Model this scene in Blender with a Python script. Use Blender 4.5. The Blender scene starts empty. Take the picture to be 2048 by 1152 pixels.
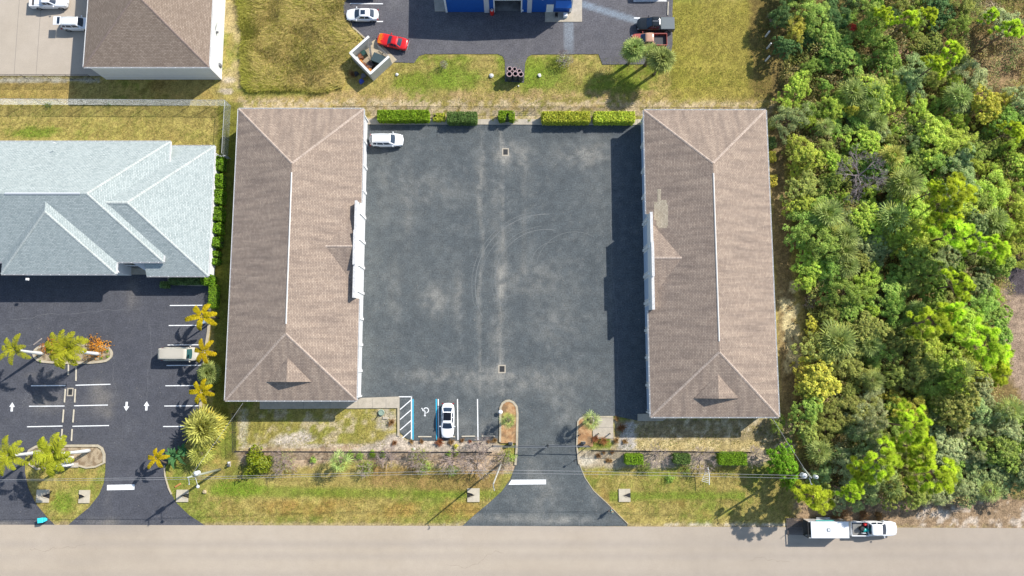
import bpy, bmesh, math, random
import numpy as np
from mathutils import Vector, Matrix
random.seed(7); rng = np.random.default_rng(7)
sc = bpy.context.scene
col = sc.collection
PI = math.pi
# ---------------------------------------------------------------- camera (drone about 100 m up, looking almost straight down)
H, F, CX, CY = 100.0, 1400.0, 1024.0, 576.0
TILT = math.radians(6.6)
CT, ST = math.cos(TILT), math.sin(TILT)
def P(px, py, z=0.0):
    u, v = px-CX, py-CY
    lam = (H-z)/(F*CT+v*ST)
    return Vector((u*lam, (F*ST-v*CT)*lam, z))
def proj(x, y, z=0.0):
    # world -> photograph pixels, numpy friendly
    dz = H-z
    d = y*ST+dz*CT
    return CX+F*x/d, CY+F*(-y*CT+dz*ST)/d
def PX(px, py, z=0.0):
    p = P(px, py, z); return (p.x, p.y)
cam = bpy.data.objects.new('camera', bpy.data.cameras.new('camera'))
col.objects.link(cam)
cam.location = (0, 0, H); cam.rotation_euler = (TILT, 0, 0)
cam.data.sensor_width = 36; cam.data.lens = 36*F/2048
cam.data.clip_end = 6000; cam.data.clip_start = 1
sc.camera = cam
# ---------------------------------------------------------------- light
SUN_EL = math.radians(39.0); SUN_AZ = math.atan2(0.59, 0.807)
sd = Vector((math.cos(SUN_EL)*math.cos(SUN_AZ), math.cos(SUN_EL)*math.sin(SUN_AZ), math.sin(SUN_EL)))
sl = bpy.data.lights.new('sun', 'SUN'); sl.energy = 5.0; sl.angle = math.radians(0.5); sl.color = (1, .955, .88)
so = bpy.data.objects.new('sun', sl); col.objects.link(so)
so.rotation_euler = sd.to_track_quat('Z', 'Y').to_euler(); so.location = (60, 50, 80)
w = bpy.data.worlds.new('World'); sc.world = w; w.use_nodes = True
wn = w.node_tree.nodes; sky = wn.new('ShaderNodeTexSky'); sky.sky_type = 'NISHITA'; sky.sun_disc = False
sky.sun_elevation = SUN_EL; sky.sun_rotation = PI/2-SUN_AZ; sky.ozone_density = 2.5; sky.air_density = 1.3
w.node_tree.links.new(sky.outputs[0], wn['Background'].inputs[0]); wn['Background'].inputs[1].default_value = 0.13
sc.view_settings.view_transform = 'Standard'; sc.view_settings.look = 'None'
sc.view_settings.exposure = 0.38; sc.view_settings.gamma = 1
try:
    sc.cycles.max_bounces = 6; sc.cycles.transparent_max_bounces = 12
except Exception: pass
# ---------------------------------------------------------------- colours and materials
GAIN = 1.45
def lin(c):
    c = c/255.0
    return c/12.92 if c <= .04045 else ((c+.055)/1.055)**2.4
def S(r, g, b, k=1.0):      # colour seen in full sun -> base colour of the surface
    return tuple(min(.85, lin(v)/GAIN*k) for v in (r, g, b))
MATS = {}
def mat(name, base=(.5, .5, .5), rough=.8, metal=0.0, noise=0.0, nscale=2.0, bump=0.0, bscale=8.0, attr=False,
        rnd=0.0, uvm=False, spec=None, coat=0.0, grain=0.0, gscale=14.0, trans=0.0):
    if name in MATS: return MATS[name]
    m = bpy.data.materials.new(name); m.use_nodes = True; MATS[name] = m
    nt = m.node_tree; N, L = nt.nodes, nt.links; b = N['Principled BSDF']
    b.inputs['Roughness'].default_value = rough; b.inputs['Metallic'].default_value = metal
    if spec is not None: b.inputs['Specular IOR Level'].default_value = spec
    if coat: b.inputs['Coat Weight'].default_value = coat; b.inputs['Coat Roughness'].default_value = .05
    b.inputs['Base Color'].default_value = (*base, 1)
    out = None
    if attr:
        a = N.new('ShaderNodeAttribute'); a.attribute_name = 'Col'
        out = a.outputs['Color']
        if base != (.5, .5, .5):
            mx = N.new('ShaderNodeMix'); mx.data_type = 'RGBA'; mx.blend_type = 'MULTIPLY'; mx.inputs[0].default_value = 1
            mx.inputs[6].default_value = (*base, 1); L.new(out, mx.inputs[7]); out = mx.outputs[2]
    co = N.new('ShaderNodeTexCoord'); cs = co.outputs['UV'] if uvm else co.outputs['Object']
    def var(out, scale, amt, detail=6):
        n = N.new('ShaderNodeTexNoise'); n.inputs['Scale'].default_value = scale; n.inputs['Detail'].default_value = detail
        n.inputs['Roughness'].default_value = .65
        L.new(cs, n.inputs['Vector'])
        r = N.new('ShaderNodeMapRange'); r.inputs[1].default_value = .3; r.inputs[2].default_value = .7
        r.inputs[3].default_value = 1-amt; r.inputs[4].default_value = 1+amt; L.new(n.outputs[0], r.inputs[0])
        vm = N.new('ShaderNodeVectorMath'); vm.operation = 'SCALE'; L.new(r.outputs[0], vm.inputs['Scale'])
        if out is None: vm.inputs[0].default_value = base
        else: L.new(out, vm.inputs[0])
        return vm.outputs[0]
    if noise: out = var(out, nscale, noise)
    if grain: out = var(out, gscale, grain, 3)
    if rnd:
        oi = N.new('ShaderNodeObjectInfo'); hs = N.new('ShaderNodeHueSaturation')
        r1 = N.new('ShaderNodeMapRange'); r1.inputs[3].default_value = .5-rnd*.12; r1.inputs[4].default_value = .5+rnd*.12
        r2 = N.new('ShaderNodeMapRange'); r2.inputs[3].default_value = 1-rnd; r2.inputs[4].default_value = 1+rnd
        L.new(oi.outputs['Random'], r1.inputs[0]); L.new(oi.outputs['Random'], r2.inputs[0])
        L.new(r1.outputs[0], hs.inputs['Hue']); L.new(r2.outputs[0], hs.inputs['Value'])
        if out is None: hs.inputs['Color'].default_value = (*base, 1)
        else: L.new(out, hs.inputs['Color'])
        out = hs.outputs[0]
    if out is not None: L.new(out, b.inputs['Base Color'])
    if bump:
        n = N.new('ShaderNodeTexNoise'); n.inputs['Scale'].default_value = bscale; n.inputs['Detail'].default_value = 5
        L.new(cs, n.inputs['Vector']); bp = N.new('ShaderNodeBump'); bp.inputs['Strength'].default_value = bump
        bp.inputs['Distance'].default_value = .1; L.new(n.outputs[0], bp.inputs['Height']); L.new(bp.outputs[0], b.inputs['Normal'])
    if trans:                        # leaves let light through
        t = N.new('ShaderNodeBsdfTranslucent')
        if out is not None: L.new(out, t.inputs[0])
        else: t.inputs[0].default_value = (*base, 1)
        ms = N.new('ShaderNodeMixShader'); ms.inputs[0].default_value = trans
        L.new(b.outputs[0], ms.inputs[1]); L.new(t.outputs[0], ms.inputs[2]); L.new(ms.outputs[0], N['Material Output'].inputs[0])
    return m
def shingle_mat(name, c1, c2, stain, pale=None):
    m = bpy.data.materials.new(name); m.use_nodes = True; N, L = m.node_tree.nodes, m.node_tree.links; b = N['Principled BSDF']
    b.inputs['Roughness'].default_value = .95; b.inputs['Specular IOR Level'].default_value = .2
    uv = N.new('ShaderNodeUVMap'); uv.uv_map = 'UVMap'
    br = N.new('ShaderNodeTexBrick'); br.inputs['Scale'].default_value = 1; br.inputs['Brick Width'].default_value = .42
    br.inputs['Row Height'].default_value = .2; br.inputs['Mortar Size'].default_value = .017; br.inputs['Bias'].default_value = 0
    br.inputs['Color1'].default_value = (*c1, 1); br.inputs['Color2'].default_value = (*c2, 1)
    br.inputs['Mortar'].default_value = (*[v*.45 for v in c2], 1); L.new(uv.outputs[0], br.inputs[0])
    mp = N.new('ShaderNodeMapping'); mp.inputs['Scale'].default_value = (1.0, .16, 1); L.new(uv.outputs[0], mp.inputs[0])
    n1 = N.new('ShaderNodeTexNoise'); n1.inputs['Scale'].default_value = 1.2; n1.inputs['Detail'].default_value = 7; n1.inputs['Roughness'].default_value = .62
    L.new(mp.outputs[0], n1.inputs[0])
    rp = N.new('ShaderNodeMapRange'); rp.inputs[1].default_value = .38; rp.inputs[2].default_value = .68; rp.inputs[4].default_value = .6
    L.new(n1.outputs[0], rp.inputs[0])
    mx = N.new('ShaderNodeMix'); mx.data_type = 'RGBA'; L.new(rp.outputs[0], mx.inputs[0]); L.new(br.outputs[0], mx.inputs[6])
    mx.inputs[7].default_value = (*stain, 1)
    n2 = N.new('ShaderNodeTexNoise'); n2.inputs['Scale'].default_value = 5; n2.inputs['Detail'].default_value = 6; n2.inputs['Roughness'].default_value = .8
    L.new(uv.outputs[0], n2.inputs[0])
    r2 = N.new('ShaderNodeMapRange'); r2.inputs[1].default_value = .3; r2.inputs[2].default_value = .7; r2.inputs[3].default_value = .74; r2.inputs[4].default_value = 1.26
    L.new(n2.outputs[0], r2.inputs[0]); vm = N.new('ShaderNodeVectorMath'); vm.operation = 'SCALE'
    L.new(mx.outputs[2], vm.inputs[0]); L.new(r2.outputs[0], vm.inputs['Scale']); L.new(vm.outputs[0], b.inputs['Base Color'])
    bp = N.new('ShaderNodeBump'); bp.inputs['Strength'].default_value = .5; bp.inputs['Distance'].default_value = .03
    L.new(br.outputs['Fac'], bp.inputs['Height']); bp.invert = True; L.new(bp.outputs[0], b.inputs['Normal'])
    MATS[name] = m; return m
# ---------------------------------------------------------------- naming
USED_LABELS = set()
def tag(o, label=None, cat=None, group=None, kind=None):
    if label: o['label'] = label
    if cat: o['category'] = cat
    if group: o['group'] = group
    if kind: o['kind'] = kind
    return o
def thing(name, label, cat, loc=(0, 0, 0), rz=0.0, group=None):
    o = bpy.data.objects.new(name, None); col.objects.link(o); o.empty_display_size = .3
    o.location = loc; o.rotation_euler = (0, 0, rz); return tag(o, label, cat, group)
def copy_tree(o, parent=None):
    c = o.copy(); col.objects.link(c); c.parent = parent
    for ch in KIDS.get(o.name, []):
        d = copy_tree(ch, c)
    return c
KIDS = {}
def link(o, parent=None):
    col.objects.link(o)
    if parent is not None:
        o.parent = parent; KIDS.setdefault(parent.name, []).append(o)
    return o
# ---------------------------------------------------------------- mesh collecting
class MB:
    def __init__(s): s.v = []; s.f = []; s.m = []
    def add(s, vs, fs, m=0):
        k = len(s.v); s.v += [tuple(v) for v in vs]; s.f += [tuple(i+k for i in f) for f in fs]; s.m += [m]*len(fs); return s
    def box(s, x0, x1, y0, y1, z0, z1, m=0, M=None, ch=0.0):
        if ch:
            a = []
            for (zz, c) in ((z0, 0), (z1-ch, 0), (z1, ch)):
                a += [(x0+c, y0+c, zz), (x1-c, y0+c, zz), (x1-c, y1-c, zz), (x0+c, y1-c, zz)]
            fs = [(0, 3, 2, 1), (8, 9, 10, 11)]+[(r*4+i, r*4+(i+1) % 4, r*4+4+(i+1) % 4, r*4+4+i) for r in (0, 1) for i in range(4)]
        else:
            a = [(x0, y0, z0), (x1, y0, z0), (x1, y1, z0), (x0, y1, z0), (x0, y0, z1), (x1, y0, z1), (x1, y1, z1), (x0, y1, z1)]
            fs = [(0, 3, 2, 1), (4, 5, 6, 7), (0, 1, 5, 4), (1, 2, 6, 5), (2, 3, 7, 6), (3, 0, 4, 7)]
        if M is not None: a = [M @ Vector(p) for p in a]
        return s.add(a, fs, m)
    def prism(s, poly, z0, z1, m=0, bottom=False):      # poly counter-clockwise world xy
        poly = ccw(poly); n = len(poly)
        a = [(p[0], p[1], z0) for p in poly]+[(p[0], p[1], z1) for p in poly]
        fs = [tuple(range(n, 2*n))]+[(i, (i+1) % n, n+(i+1) % n, n+i) for i in range(n)]
        if bottom: fs.append(tuple(reversed(range(n))))
        return s.add(a, fs, m)
    def wall(s, a, b, t, z0, z1, m=0):                  # upright slab between two plan points
        a = Vector(a[:2]); b = Vector(b[:2]); d = (b-a).normalized(); n = Vector((-d.y, d.x))*t/2
        return s.prism([a-n, b-n, b+n, a+n], z0, z1, m, True)
    def tube(s, pts, rad, n=6, m=0, cap=True):
        pts = [Vector(p) for p in pts]
        if not hasattr(rad, '__len__'): rad = [rad]*len(pts)
        k = len(s.v); up = None
        for i, p in enumerate(pts):
            d = (pts[min(i+1, len(pts)-1)]-pts[max(i-1, 0)]).normalized()
            if up is None: up = Vector((1, 0, 0)) if abs(d.x) < .8 else Vector((0, 1, 0))
            x = (up-d*up.dot(d)).normalized(); y = d.cross(x); up = x
            for j in range(n):
                a = 2*PI*j/n; s.v.append(tuple(p+(x*math.cos(a)+y*math.sin(a))*rad[i]))
        for i in range(len(pts)-1):
            for j in range(n):
                s.f.append((k+i*n+j, k+i*n+(j+1) % n, k+(i+1)*n+(j+1) % n, k+(i+1)*n+j)); s.m.append(m)
        if cap:
            s.f.append(tuple(k+j for j in reversed(range(n)))); s.m.append(m)
            e = k+(len(pts)-1)*n; s.f.append(tuple(e+j for j in range(n))); s.m.append(m)
        return s
    def lathe(s, prof, c=(0, 0, 0), n=20, m=0, axis='z'):
        k = len(s.v)
        for (r, z) in prof:
            for j in range(n):
                a = 2*PI*j/n; x, y = r*math.cos(a), r*math.sin(a)
                p = (x, y, z) if axis == 'z' else (x, z, y) if axis == 'y' else (z, x, y)
                s.v.append((c[0]+p[0], c[1]+p[1], c[2]+p[2]))
        for i in range(len(prof)-1):
            for j in range(n):
                s.f.append((k+i*n+j, k+i*n+(j+1) % n, k+(i+1)*n+(j+1) % n, k+(i+1)*n+j)); s.m.append(m)
        return s
    def build(s, name, mats, parent=None, origin=None, smooth=False, uv=False, fixn=True):
        me = bpy.data.meshes.new(name)
        o0 = Vector(origin) if origin is not None else Vector((0, 0, 0))
        me.from_pydata([(v[0]-o0.x, v[1]-o0.y, v[2]-o0.z) for v in s.v], [], s.f)
        if not isinstance(mats, (list, tuple)): mats = [mats]
        for mm in mats: me.materials.append(mm)
        me.polygons.foreach_set('material_index', s.m)
        if fixn:
            bm = bmesh.new(); bm.from_mesh(me); bmesh.ops.recalc_face_normals(bm, faces=bm.faces); bm.to_mesh(me); bm.free()
        if smooth: me.polygons.foreach_set('use_smooth', [True]*len(me.polygons))
        if uv: slope_uv(me)
        o = bpy.data.objects.new(name, me); return link(o, parent)
def slope_uv(me):
    uvl = me.uv_layers.new(name='UVMap')
    for p in me.polygons:
        n = p.normal; e = Vector((-n.y, n.x, 0))
        e = e.normalized() if e.length > 1e-3 else Vector((1, 0, 0)); v = n.cross(e)
        for li in p.loop_indices:
            q = me.vertices[me.loops[li].vertex_index].co; uvl.data[li].uv = (q.dot(e), q.dot(v))
def ccw(poly):
    a = sum(poly[i][0]*poly[(i+1) % len(poly)][1]-poly[(i+1) % len(poly)][0]*poly[i][1] for i in range(len(poly)))
    return list(poly) if a > 0 else list(reversed(poly))
def struct(mb, name, mats, parent=None, **k):
    o = mb.build(name, mats, parent, **k)
    if parent is None: o['kind'] = 'structure'
    return o
def poly_px(pts, z=0): return [PX(a, b, z) for a, b in pts]
def smooth_poly(pts, it=2, closed=True):
    for _ in range(it):
        q = []
        for i in range(len(pts)):
            a, b = pts[i], pts[(i+1) % len(pts)]
            q += [(a[0]*.75+b[0]*.25, a[1]*.75+b[1]*.25), (a[0]*.25+b[0]*.75, a[1]*.25+b[1]*.75)]
        pts = q
    return pts
# ---------------------------------------------------------------- numpy noise
_perm = rng.random((512, 512))
def vnoise(x, y, sx=1.0, sy=None, seed=0):
    sy = sy or sx; x = x/sx+seed*17.31; y = y/sy+seed*9.77
    xi = np.floor(x).astype(int); yi = np.floor(y).astype(int); fx = x-xi; fy = y-yi
    fx = fx*fx*(3-2*fx); fy = fy*fy*(3-2*fy)
    g = lambda a, b: _perm[a % 512, b % 512]
    return (g(xi, yi)*(1-fx)+g(xi+1, yi)*fx)*(1-fy)+(g(xi, yi+1)*(1-fx)+g(xi+1, yi+1)*fx)*fy
def fbm(x, y, s, seed=0, o=4, sy=None):
    sy = sy or s; t = 0; a = .5; tot = 0
    for i in range(o): t = t+a*vnoise(x, y, s/2**i, sy/2**i, seed+i*3); tot += a; a *= .58
    return t/tot
def inpoly(px, py, poly):          # signed distance in pixels, >0 inside
    ins = np.zeros(px.shape, bool); d = np.full(px.shape, 1e9)
    n = len(poly)
    for i in range(n):
        x0, y0 = poly[i]; x1, y1 = poly[(i+1) % n]
        c = ((y0 > py) != (y1 > py)) & (px < (x1-x0)*(py-y0)/((y1-y0) or 1e-9)+x0); ins ^= c
        L2 = (x1-x0)**2+(y1-y0)**2; t = np.clip(((px-x0)*(x1-x0)+(py-y0)*(y1-y0))/L2, 0, 1)
        d = np.minimum(d, (px-x0-t*(x1-x0))**2+(py-y0-t*(y1-y0))**2)
    d = np.sqrt(d); return np.where(ins, d, -d)
def sstep(a, b, x):
    t = np.clip((x-a)/(b-a), 0, 1); return t*t*(3-2*t)
def set_col(me, C):
    a = me.color_attributes.new('Col', 'FLOAT_COLOR', 'POINT')
    buf = np.ones((len(C), 4), np.float32); buf[:, :3] = C; a.data.foreach_set('color', buf.ravel())
# ================================================================ GROUND
WOOD = [(1548,-60),(1552,60),(1560,130),(1545,200),(1562,260),(1572,330),(1580,430),(1592,520),(1603,600),(1612,690),(1592,760),(1585,850),(1605,900),(1600,960),
        (1640,1010),(1700,1012),(1760,1005),(1850,1012),(1930,1000),(2060,985),(2300,980),(2300,-60)]
FIELD = [(478,-80),(480,60),(484,170),(500,184),(560,180),(640,184),(686,178),(700,150),(712,118),(728,70),(700,52),(688,20),(686,-80)]
def paint(C, m, rgb): m = np.clip(m, 0, 1)[..., None]; return C*(1-m)+np.array(S(*rgb))*m
def ground():
    xs = np.concatenate([[-2500, -900, -350, -170, -110], np.arange(-88, 90.01, .3), [115, 170, 350, 900, 2500]])
    ys = np.concatenate([[-2500, -900, -350, -130, -70], np.arange(-46, 66.01, .3), [85, 130, 350, 900, 2500]])
    X, Y = np.meshgrid(xs, ys); nx, ny = len(xs), len(ys)
    px, py = proj(np.clip(X, -95, 95), np.clip(Y, -48, 68))
    n1 = fbm(X, Y, 9, 1); n2 = fbm(X, Y, 2.2, 2); n3 = fbm(X, Y, .9, 3, 3); n4 = vnoise(X, Y, .42, seed=5); big = fbm(X, Y, 16, 6)
    n5 = fbm(X, Y, 4, 11, 4)
    C = np.zeros(X.shape+(3,))+np.array(S(178, 160, 92))
    g = sstep(.42, .62, .55*n1+.3*n2+.15*n4)
    C = paint(C, g, (138, 146, 62)); C = paint(C, sstep(.56, .8, n2*.7+n3*.3)*.8, (190, 160, 92))
    C = paint(C, sstep(.6, .8, n5*.8+n4*.2)*.7, (150, 122, 66))
    def region(poly, soft=8, nz=16): return sstep(-soft, soft, inpoly(px, py, poly)+(n2-.5)*nz+(n4-.5)*nz*.5)
    def blob(cx, cy, rx, ry, nz=.8): return sstep(1.15, .5, np.sqrt(((px-cx)/rx)**2+((py-cy)/ry)**2)+(n2-.5)*nz+(n4-.5)*.5)
    SAND = (206, 190, 164); TAN = (192, 164, 112)
    # lawn north of the long buildings, greener belt then a trodden strip
    C = paint(C, region([(790,115),(1500,110),(1500,180),(1180,186),(790,186)])*sstep(.35, .6, n1*.4+n2*.6)*.9, (132, 146, 52))
    C = paint(C, region([(470,186),(1580,180),(1580,222),(470,222)], 8, 20)*sstep(.3, .65, n2*.6+n4*.4), TAN)
    C = paint(C, region([(480,200),(1560,203),(1560,250),(480,250)], 5, 16)*sstep(.35, .6, n3*.5+n4*.5), (205, 184, 146))
    C = paint(C, region([(1340,0),(1540,0),(1540,200),(1340,200)], 10)*.8, (160, 148, 66))
    C = paint(C, blob(905, 45+110, 60, 22)*.8, (130, 152, 52)); C = paint(C, blob(1080, 152, 60, 26)*.8, (130, 152, 52))
    # tall grass field
    f = region(FIELD, 4, 8); st = vnoise(X+Y*.8, Y*.35, .8, .35, 8)
    C = paint(C, f, (198, 176, 98)); C = paint(C, f*sstep(.45, .7, st*.5+n2*.5), (176, 158, 78)); C = paint(C, f*sstep(.5, .7, n5), (146, 150, 62))
    C = paint(C, region([(478,-80),(510,-80),(516,150),(500,180),(640,178),(640,190),(484,190)], 6, 14)*.8, (140, 148, 56))
    # strip between the white-walled hall and the field
    C = paint(C, region([(440,-60),(476,-60),(482,200),(440,200)], 4, 10)*sstep(.4, .6, n2)*.8, (205, 182, 132))
    C = paint(C, blob(458, 160, 14, 8), SAND); C = paint(C, blob(450, 182, 18, 6), SAND)
    C = paint(C, region([(-60,158),(150,158),(150,205),(-60,205)], 4)*.6, (180, 150, 88)); C = paint(C, region([(-60,155),(200,155),(200,165),(-60,165)], 3, 8), (190, 182, 160))
    C = paint(C, region([(-60,205),(430,205),(430,290),(-60,290)], 6)*sstep(.3, .7, n2)*.7, (178, 164, 92)); C = paint(C, blob(70, 265, 60, 14)*.9, (126, 146, 50))
    # darker olive ground in the alley beside the left long building
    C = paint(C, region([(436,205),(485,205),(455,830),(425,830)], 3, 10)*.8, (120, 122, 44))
    # fenced yard by the left long building
    yard = [(474,818),(795,815),(780,880),(730,893),(474,897)]
    C = paint(C, region(yard, 4)*.5, (164, 156, 76)); C = paint(C, region(yard, 2, 4)*sstep(.5, .64, n3*.6+n2*.4)*.8, (202, 184, 150))
    C = paint(C, blob(590, 876, 42, 12), (216, 202, 182)); C = paint(C, blob(565, 884, 30, 9), (216, 202, 182)); C = paint(C, blob(605, 868, 12, 12)*.9, (216, 202, 182))
    C = paint(C, blob(487, 860, 10, 45)*.7, (206, 196, 170)); C = paint(C, blob(640, 892, 160, 6), (205, 190, 165))
    C = paint(C, blob(770, 838, 22, 26)*.8, (214, 200, 178))
    strip = [(470,902),(830,884),(1000,884),(1034,940),(980,946),(760,928),(700,918),(590,935),(478,925)]
    C = paint(C, region(strip, 6), (204, 178, 148)); C = paint(C, region(strip, 4)*sstep(.52, .66, n3*.5+n4*.5)*.6, (150, 122, 92))
    C = paint(C, region([(780,870),(1000,884),(1000,903),(700,903)], 5), (206, 190, 170))
    C = paint(C, region([(740,930),(1000,945),(990,985),(740,975)], 10, 24)*.7, (160, 128, 82))
    C = paint(C, region([(420,980),(990,990),(960,1000),(430,1003)], 8, 20)*.0, (120, 150, 40))
    C = paint(C, sstep(14, 2, np.abs(py-986-(px-700)*.012)+(n1-.5)*14)*(px > 420)*(px < 1010)*(.4+.6*n2), (126, 146, 48))
    C = paint(C, sstep(22, 6, np.abs(py-1018)+(n1-.5)*24)*(px > 440)*(px < 960)*.75*sstep(.3, .7, n2), (178, 142, 76))
    C = paint(C, sstep(12, 3, np.abs(py-992)+(n1-.5)*18)*(px > 1220)*(px < 1490)*.8, (130, 150, 52)); C = paint(C, blob(475, 975, 60, 20)*.9, (128, 152, 46))
    C = paint(C, blob(125, 1005, 28, 26)*.9, (128, 150, 50)); C = paint(C, blob(150, 955, 45, 18)*.6, (182, 158, 88))
    # right-hand yard
    C = paint(C, region([(1226,838),(1590,838),(1590,905),(1226,905)], 5), (176, 158, 118)); C = paint(C, region([(1226,838),(1590,838),(1590,905),(1226,905)], 3)*sstep(.5, .62, n3*.6+n4*.4), (214, 198, 164))
    C = paint(C, region([(1240,878),(1500,880),(1560,900),(1240,903)], 4, 9)*.7, (214, 192, 130))
    C = paint(C, region([(1155,900),(1540,904),(1560,925),(1300,936),(1200,934),(1158,932)], 5, 14), (200, 182, 152))
    C = paint(C, blob(1170, 922, 24, 12), (214, 202, 178)); C = paint(C, region([(1240,845),(1268,845),(1272,903),(1240,900)], 4), (205, 196, 184))
    # sandy road edge
    ed = 1049+(px/2048)*8
    C = paint(C, sstep(10, 1, ed-py+(n3-.5)*18)*(px > 880)*(px < 1000)*sstep(.5, .6, n3), (225, 212, 200))
    C = paint(C, sstep(13, 3, ed-py+(n3-.5)*22)*(px > 1330)*(px < 1600)*sstep(.42, .55, n3), (228, 218, 208))
    C = paint(C, sstep(9, 1, np.abs(ed-py)+(n3-.5)*10)*.8, (190, 168, 128))
    # wood floor
    wd = sstep(-6, 10, inpoly(px, py, WOOD)+(n2-.5)*24)
    C = paint(C, wd*.9, (140, 118, 80)); C = paint(C, wd*sstep(.45, .62, n2)*.7, (104, 112, 56))
    C = paint(C, region([(1536,225),(1566,225),(1590,600),(1605,760),(1580,835),(1560,835)], 5, 14)*.9, (150, 128, 92)); C = paint(C, region([(1560,560),(1598,560),(1604,740),(1566,760)], 4, 12)*sstep(.4, .55, n3), (218, 200, 150))
    C = paint(C, region([(1500,-60),(1550,-60),(1560,200),(1500,200)], 8, 20)*.7, (120, 98, 62))
    C = paint(C, region([(1590,1000),(2300,985),(2300,1062),(1590,1052)], 7, 24), (172, 146, 116)); C = paint(C, region([(1850,1010),(2300,1000),(2300,1062),(1820,1052)], 6, 30)*sstep(.45, .6, n3)*.85, (214, 198, 180))
    C = paint(C, region([(2012,545),(2080,520),(2300,520),(2300,820),(2040,800),(2000,700),(1995,620)], 8, 26), (178, 154, 132)); C = paint(C, region([(2008,520),(2300,505),(2300,570),(2012,590)], 5, 12), (96, 88, 92))
    C = paint(C, region([(1950,70),(2070,40),(2100,230),(1960,220),(1930,160)], 12, 30)*.8, (176, 148, 112)); C = paint(C, blob(1975, 15, 30, 14), (205, 182, 160)); C = paint(C, blob(1810, 110, 30, 14, 1.2), (196, 160, 132))
    C = C*(.68+.64*vnoise(X, Y, .31, seed=21))[..., None]*(.84+.32*n3)[..., None]
    far = (np.abs(X) > 92) | (Y > 67) | (Y < -47); C[far] = np.array(S(150, 146, 80))*(.9+.2*n1[far])[:, None]
    me = bpy.data.meshes.new('ground')
    relief = (n2-.5)*.10+(n4-.5)*.05; relief = np.where(np.abs(X) > 100, 0, relief)
    Z = np.minimum(-.03, relief-.06)
    V = np.stack([X, Y, Z], -1).reshape(-1, 3)
    idx = np.arange(nx*ny).reshape(ny, nx); fq = np.stack([idx[:-1, :-1], idx[:-1, 1:], idx[1:, 1:], idx[1:, :-1]], -1).reshape(-1, 4)
    fast_mesh(me, V, fq); set_col(me, C.reshape(-1, 3))
    me.materials.append(mat('ground_soil', attr=True, rough=.97, spec=.15, grain=.42, gscale=5.5, bump=1.0, bscale=6))
    me.polygons.foreach_set('use_smooth', [True]*len(me.polygons))
    o = bpy.data.objects.new('ground', me); link(o); o['kind'] = 'structure'
def fast_mesh(me, V, Fq):
    V = np.asarray(V, np.float32); Fq = np.asarray(Fq, np.int32); n, k = Fq.shape
    me.vertices.add(len(V)); me.vertices.foreach_set('co', V.ravel())
    me.loops.add(n*k); me.loops.foreach_set('vertex_index', Fq.ravel())
    me.polygons.add(n); me.polygons.foreach_set('loop_start', np.arange(0, n*k, k)); me.update(calc_edges=True)
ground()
# ---------------------------------------------------------------- paved sheets, cut into a grid so that their wear can be painted
def sheet(name, polys, z, fn, m, step=.36, parent=None, holes=()):
    bm = bmesh.new()
    for poly in polys:
        bm.faces.new([bm.verts.new((x, y, z)) for x, y in ccw(poly)])
    xs = [v.co.x for v in bm.verts]; ys = [v.co.y for v in bm.verts]
    bm.normal_update(); bmesh.ops.triangulate(bm, faces=bm.faces[:])
    if step:
        x = max(min(xs), -84)+step
        while x < min(max(xs), 84):
            bmesh.ops.bisect_plane(bm, geom=bm.verts[:]+bm.edges[:]+bm.faces[:], plane_co=(x, 0, 0), plane_no=(1, 0, 0)); x += step
        y = max(min(ys), -44)+step
        while y < min(max(ys), 62):
            bmesh.ops.bisect_plane(bm, geom=bm.verts[:]+bm.edges[:]+bm.faces[:], plane_co=(0, y, 0), plane_no=(0, 1, 0)); y += step
    me = bpy.data.meshes.new(name); bm.to_mesh(me); bm.free()
    co = np.zeros(len(me.vertices)*3, np.float32); me.vertices.foreach_get('co', co); co = co.reshape(-1, 3)
    px, py = proj(co[:, 0], co[:, 1], z); set_col(me, fn(co[:, 0].astype(float), co[:, 1].astype(float), px, py)); me.materials.append(m)
    o = bpy.data.objects.new(name, me); link(o, parent)
    if parent is None: o['kind'] = 'structure'
    return o
M_ASPH = mat('asphalt', attr=True, rough=.9, spec=.3, grain=.34, gscale=5, noise=.15, nscale=.9, bump=.35, bscale=30)
M_ROAD = mat('old_road', attr=True, rough=.92, spec=.25, grain=.10, gscale=9, noise=.04, nscale=.7, bump=.3, bscale=30)
M_CONC = mat('concrete', S(204, 192, 172), rough=.9, noise=.14, nscale=1.5, grain=.1, gscale=9, bump=.3, bscale=20)
M_KERB = mat('kerb_concrete', S(206, 192, 166), rough=.9, noise=.16, nscale=2, grain=.12, gscale=9)
M_WPAINT = mat('white_paint', (.78, .78, .77), rough=.6, noise=.14, nscale=2, grain=.16, gscale=7)
M_BPAINT = mat('blue_paint', (.01, .42, .62), rough=.6, noise=.1, nscale=3)
def gs(px, py, cx, cy, rx, ry): return np.exp(-(((px-cx)/rx)**2+((py-cy)/ry)**2))
def asph(X, Y, base, light, dark, seed=0, amt=.55, sc_=5.0):
    n1 = fbm(X, Y, sc_, 30+seed); n2 = fbm(X, Y, 1.1, 31+seed, 4)
    C = np.zeros((len(X), 3))+np.array(S(*base))
    C = paint(C, sstep(.45, .75, n1*.6+n2*.4)*amt, light); return paint(C, sstep(.5, .8, 1-(n1*.5+n2*.5))*amt, dark), n1, n2
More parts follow.
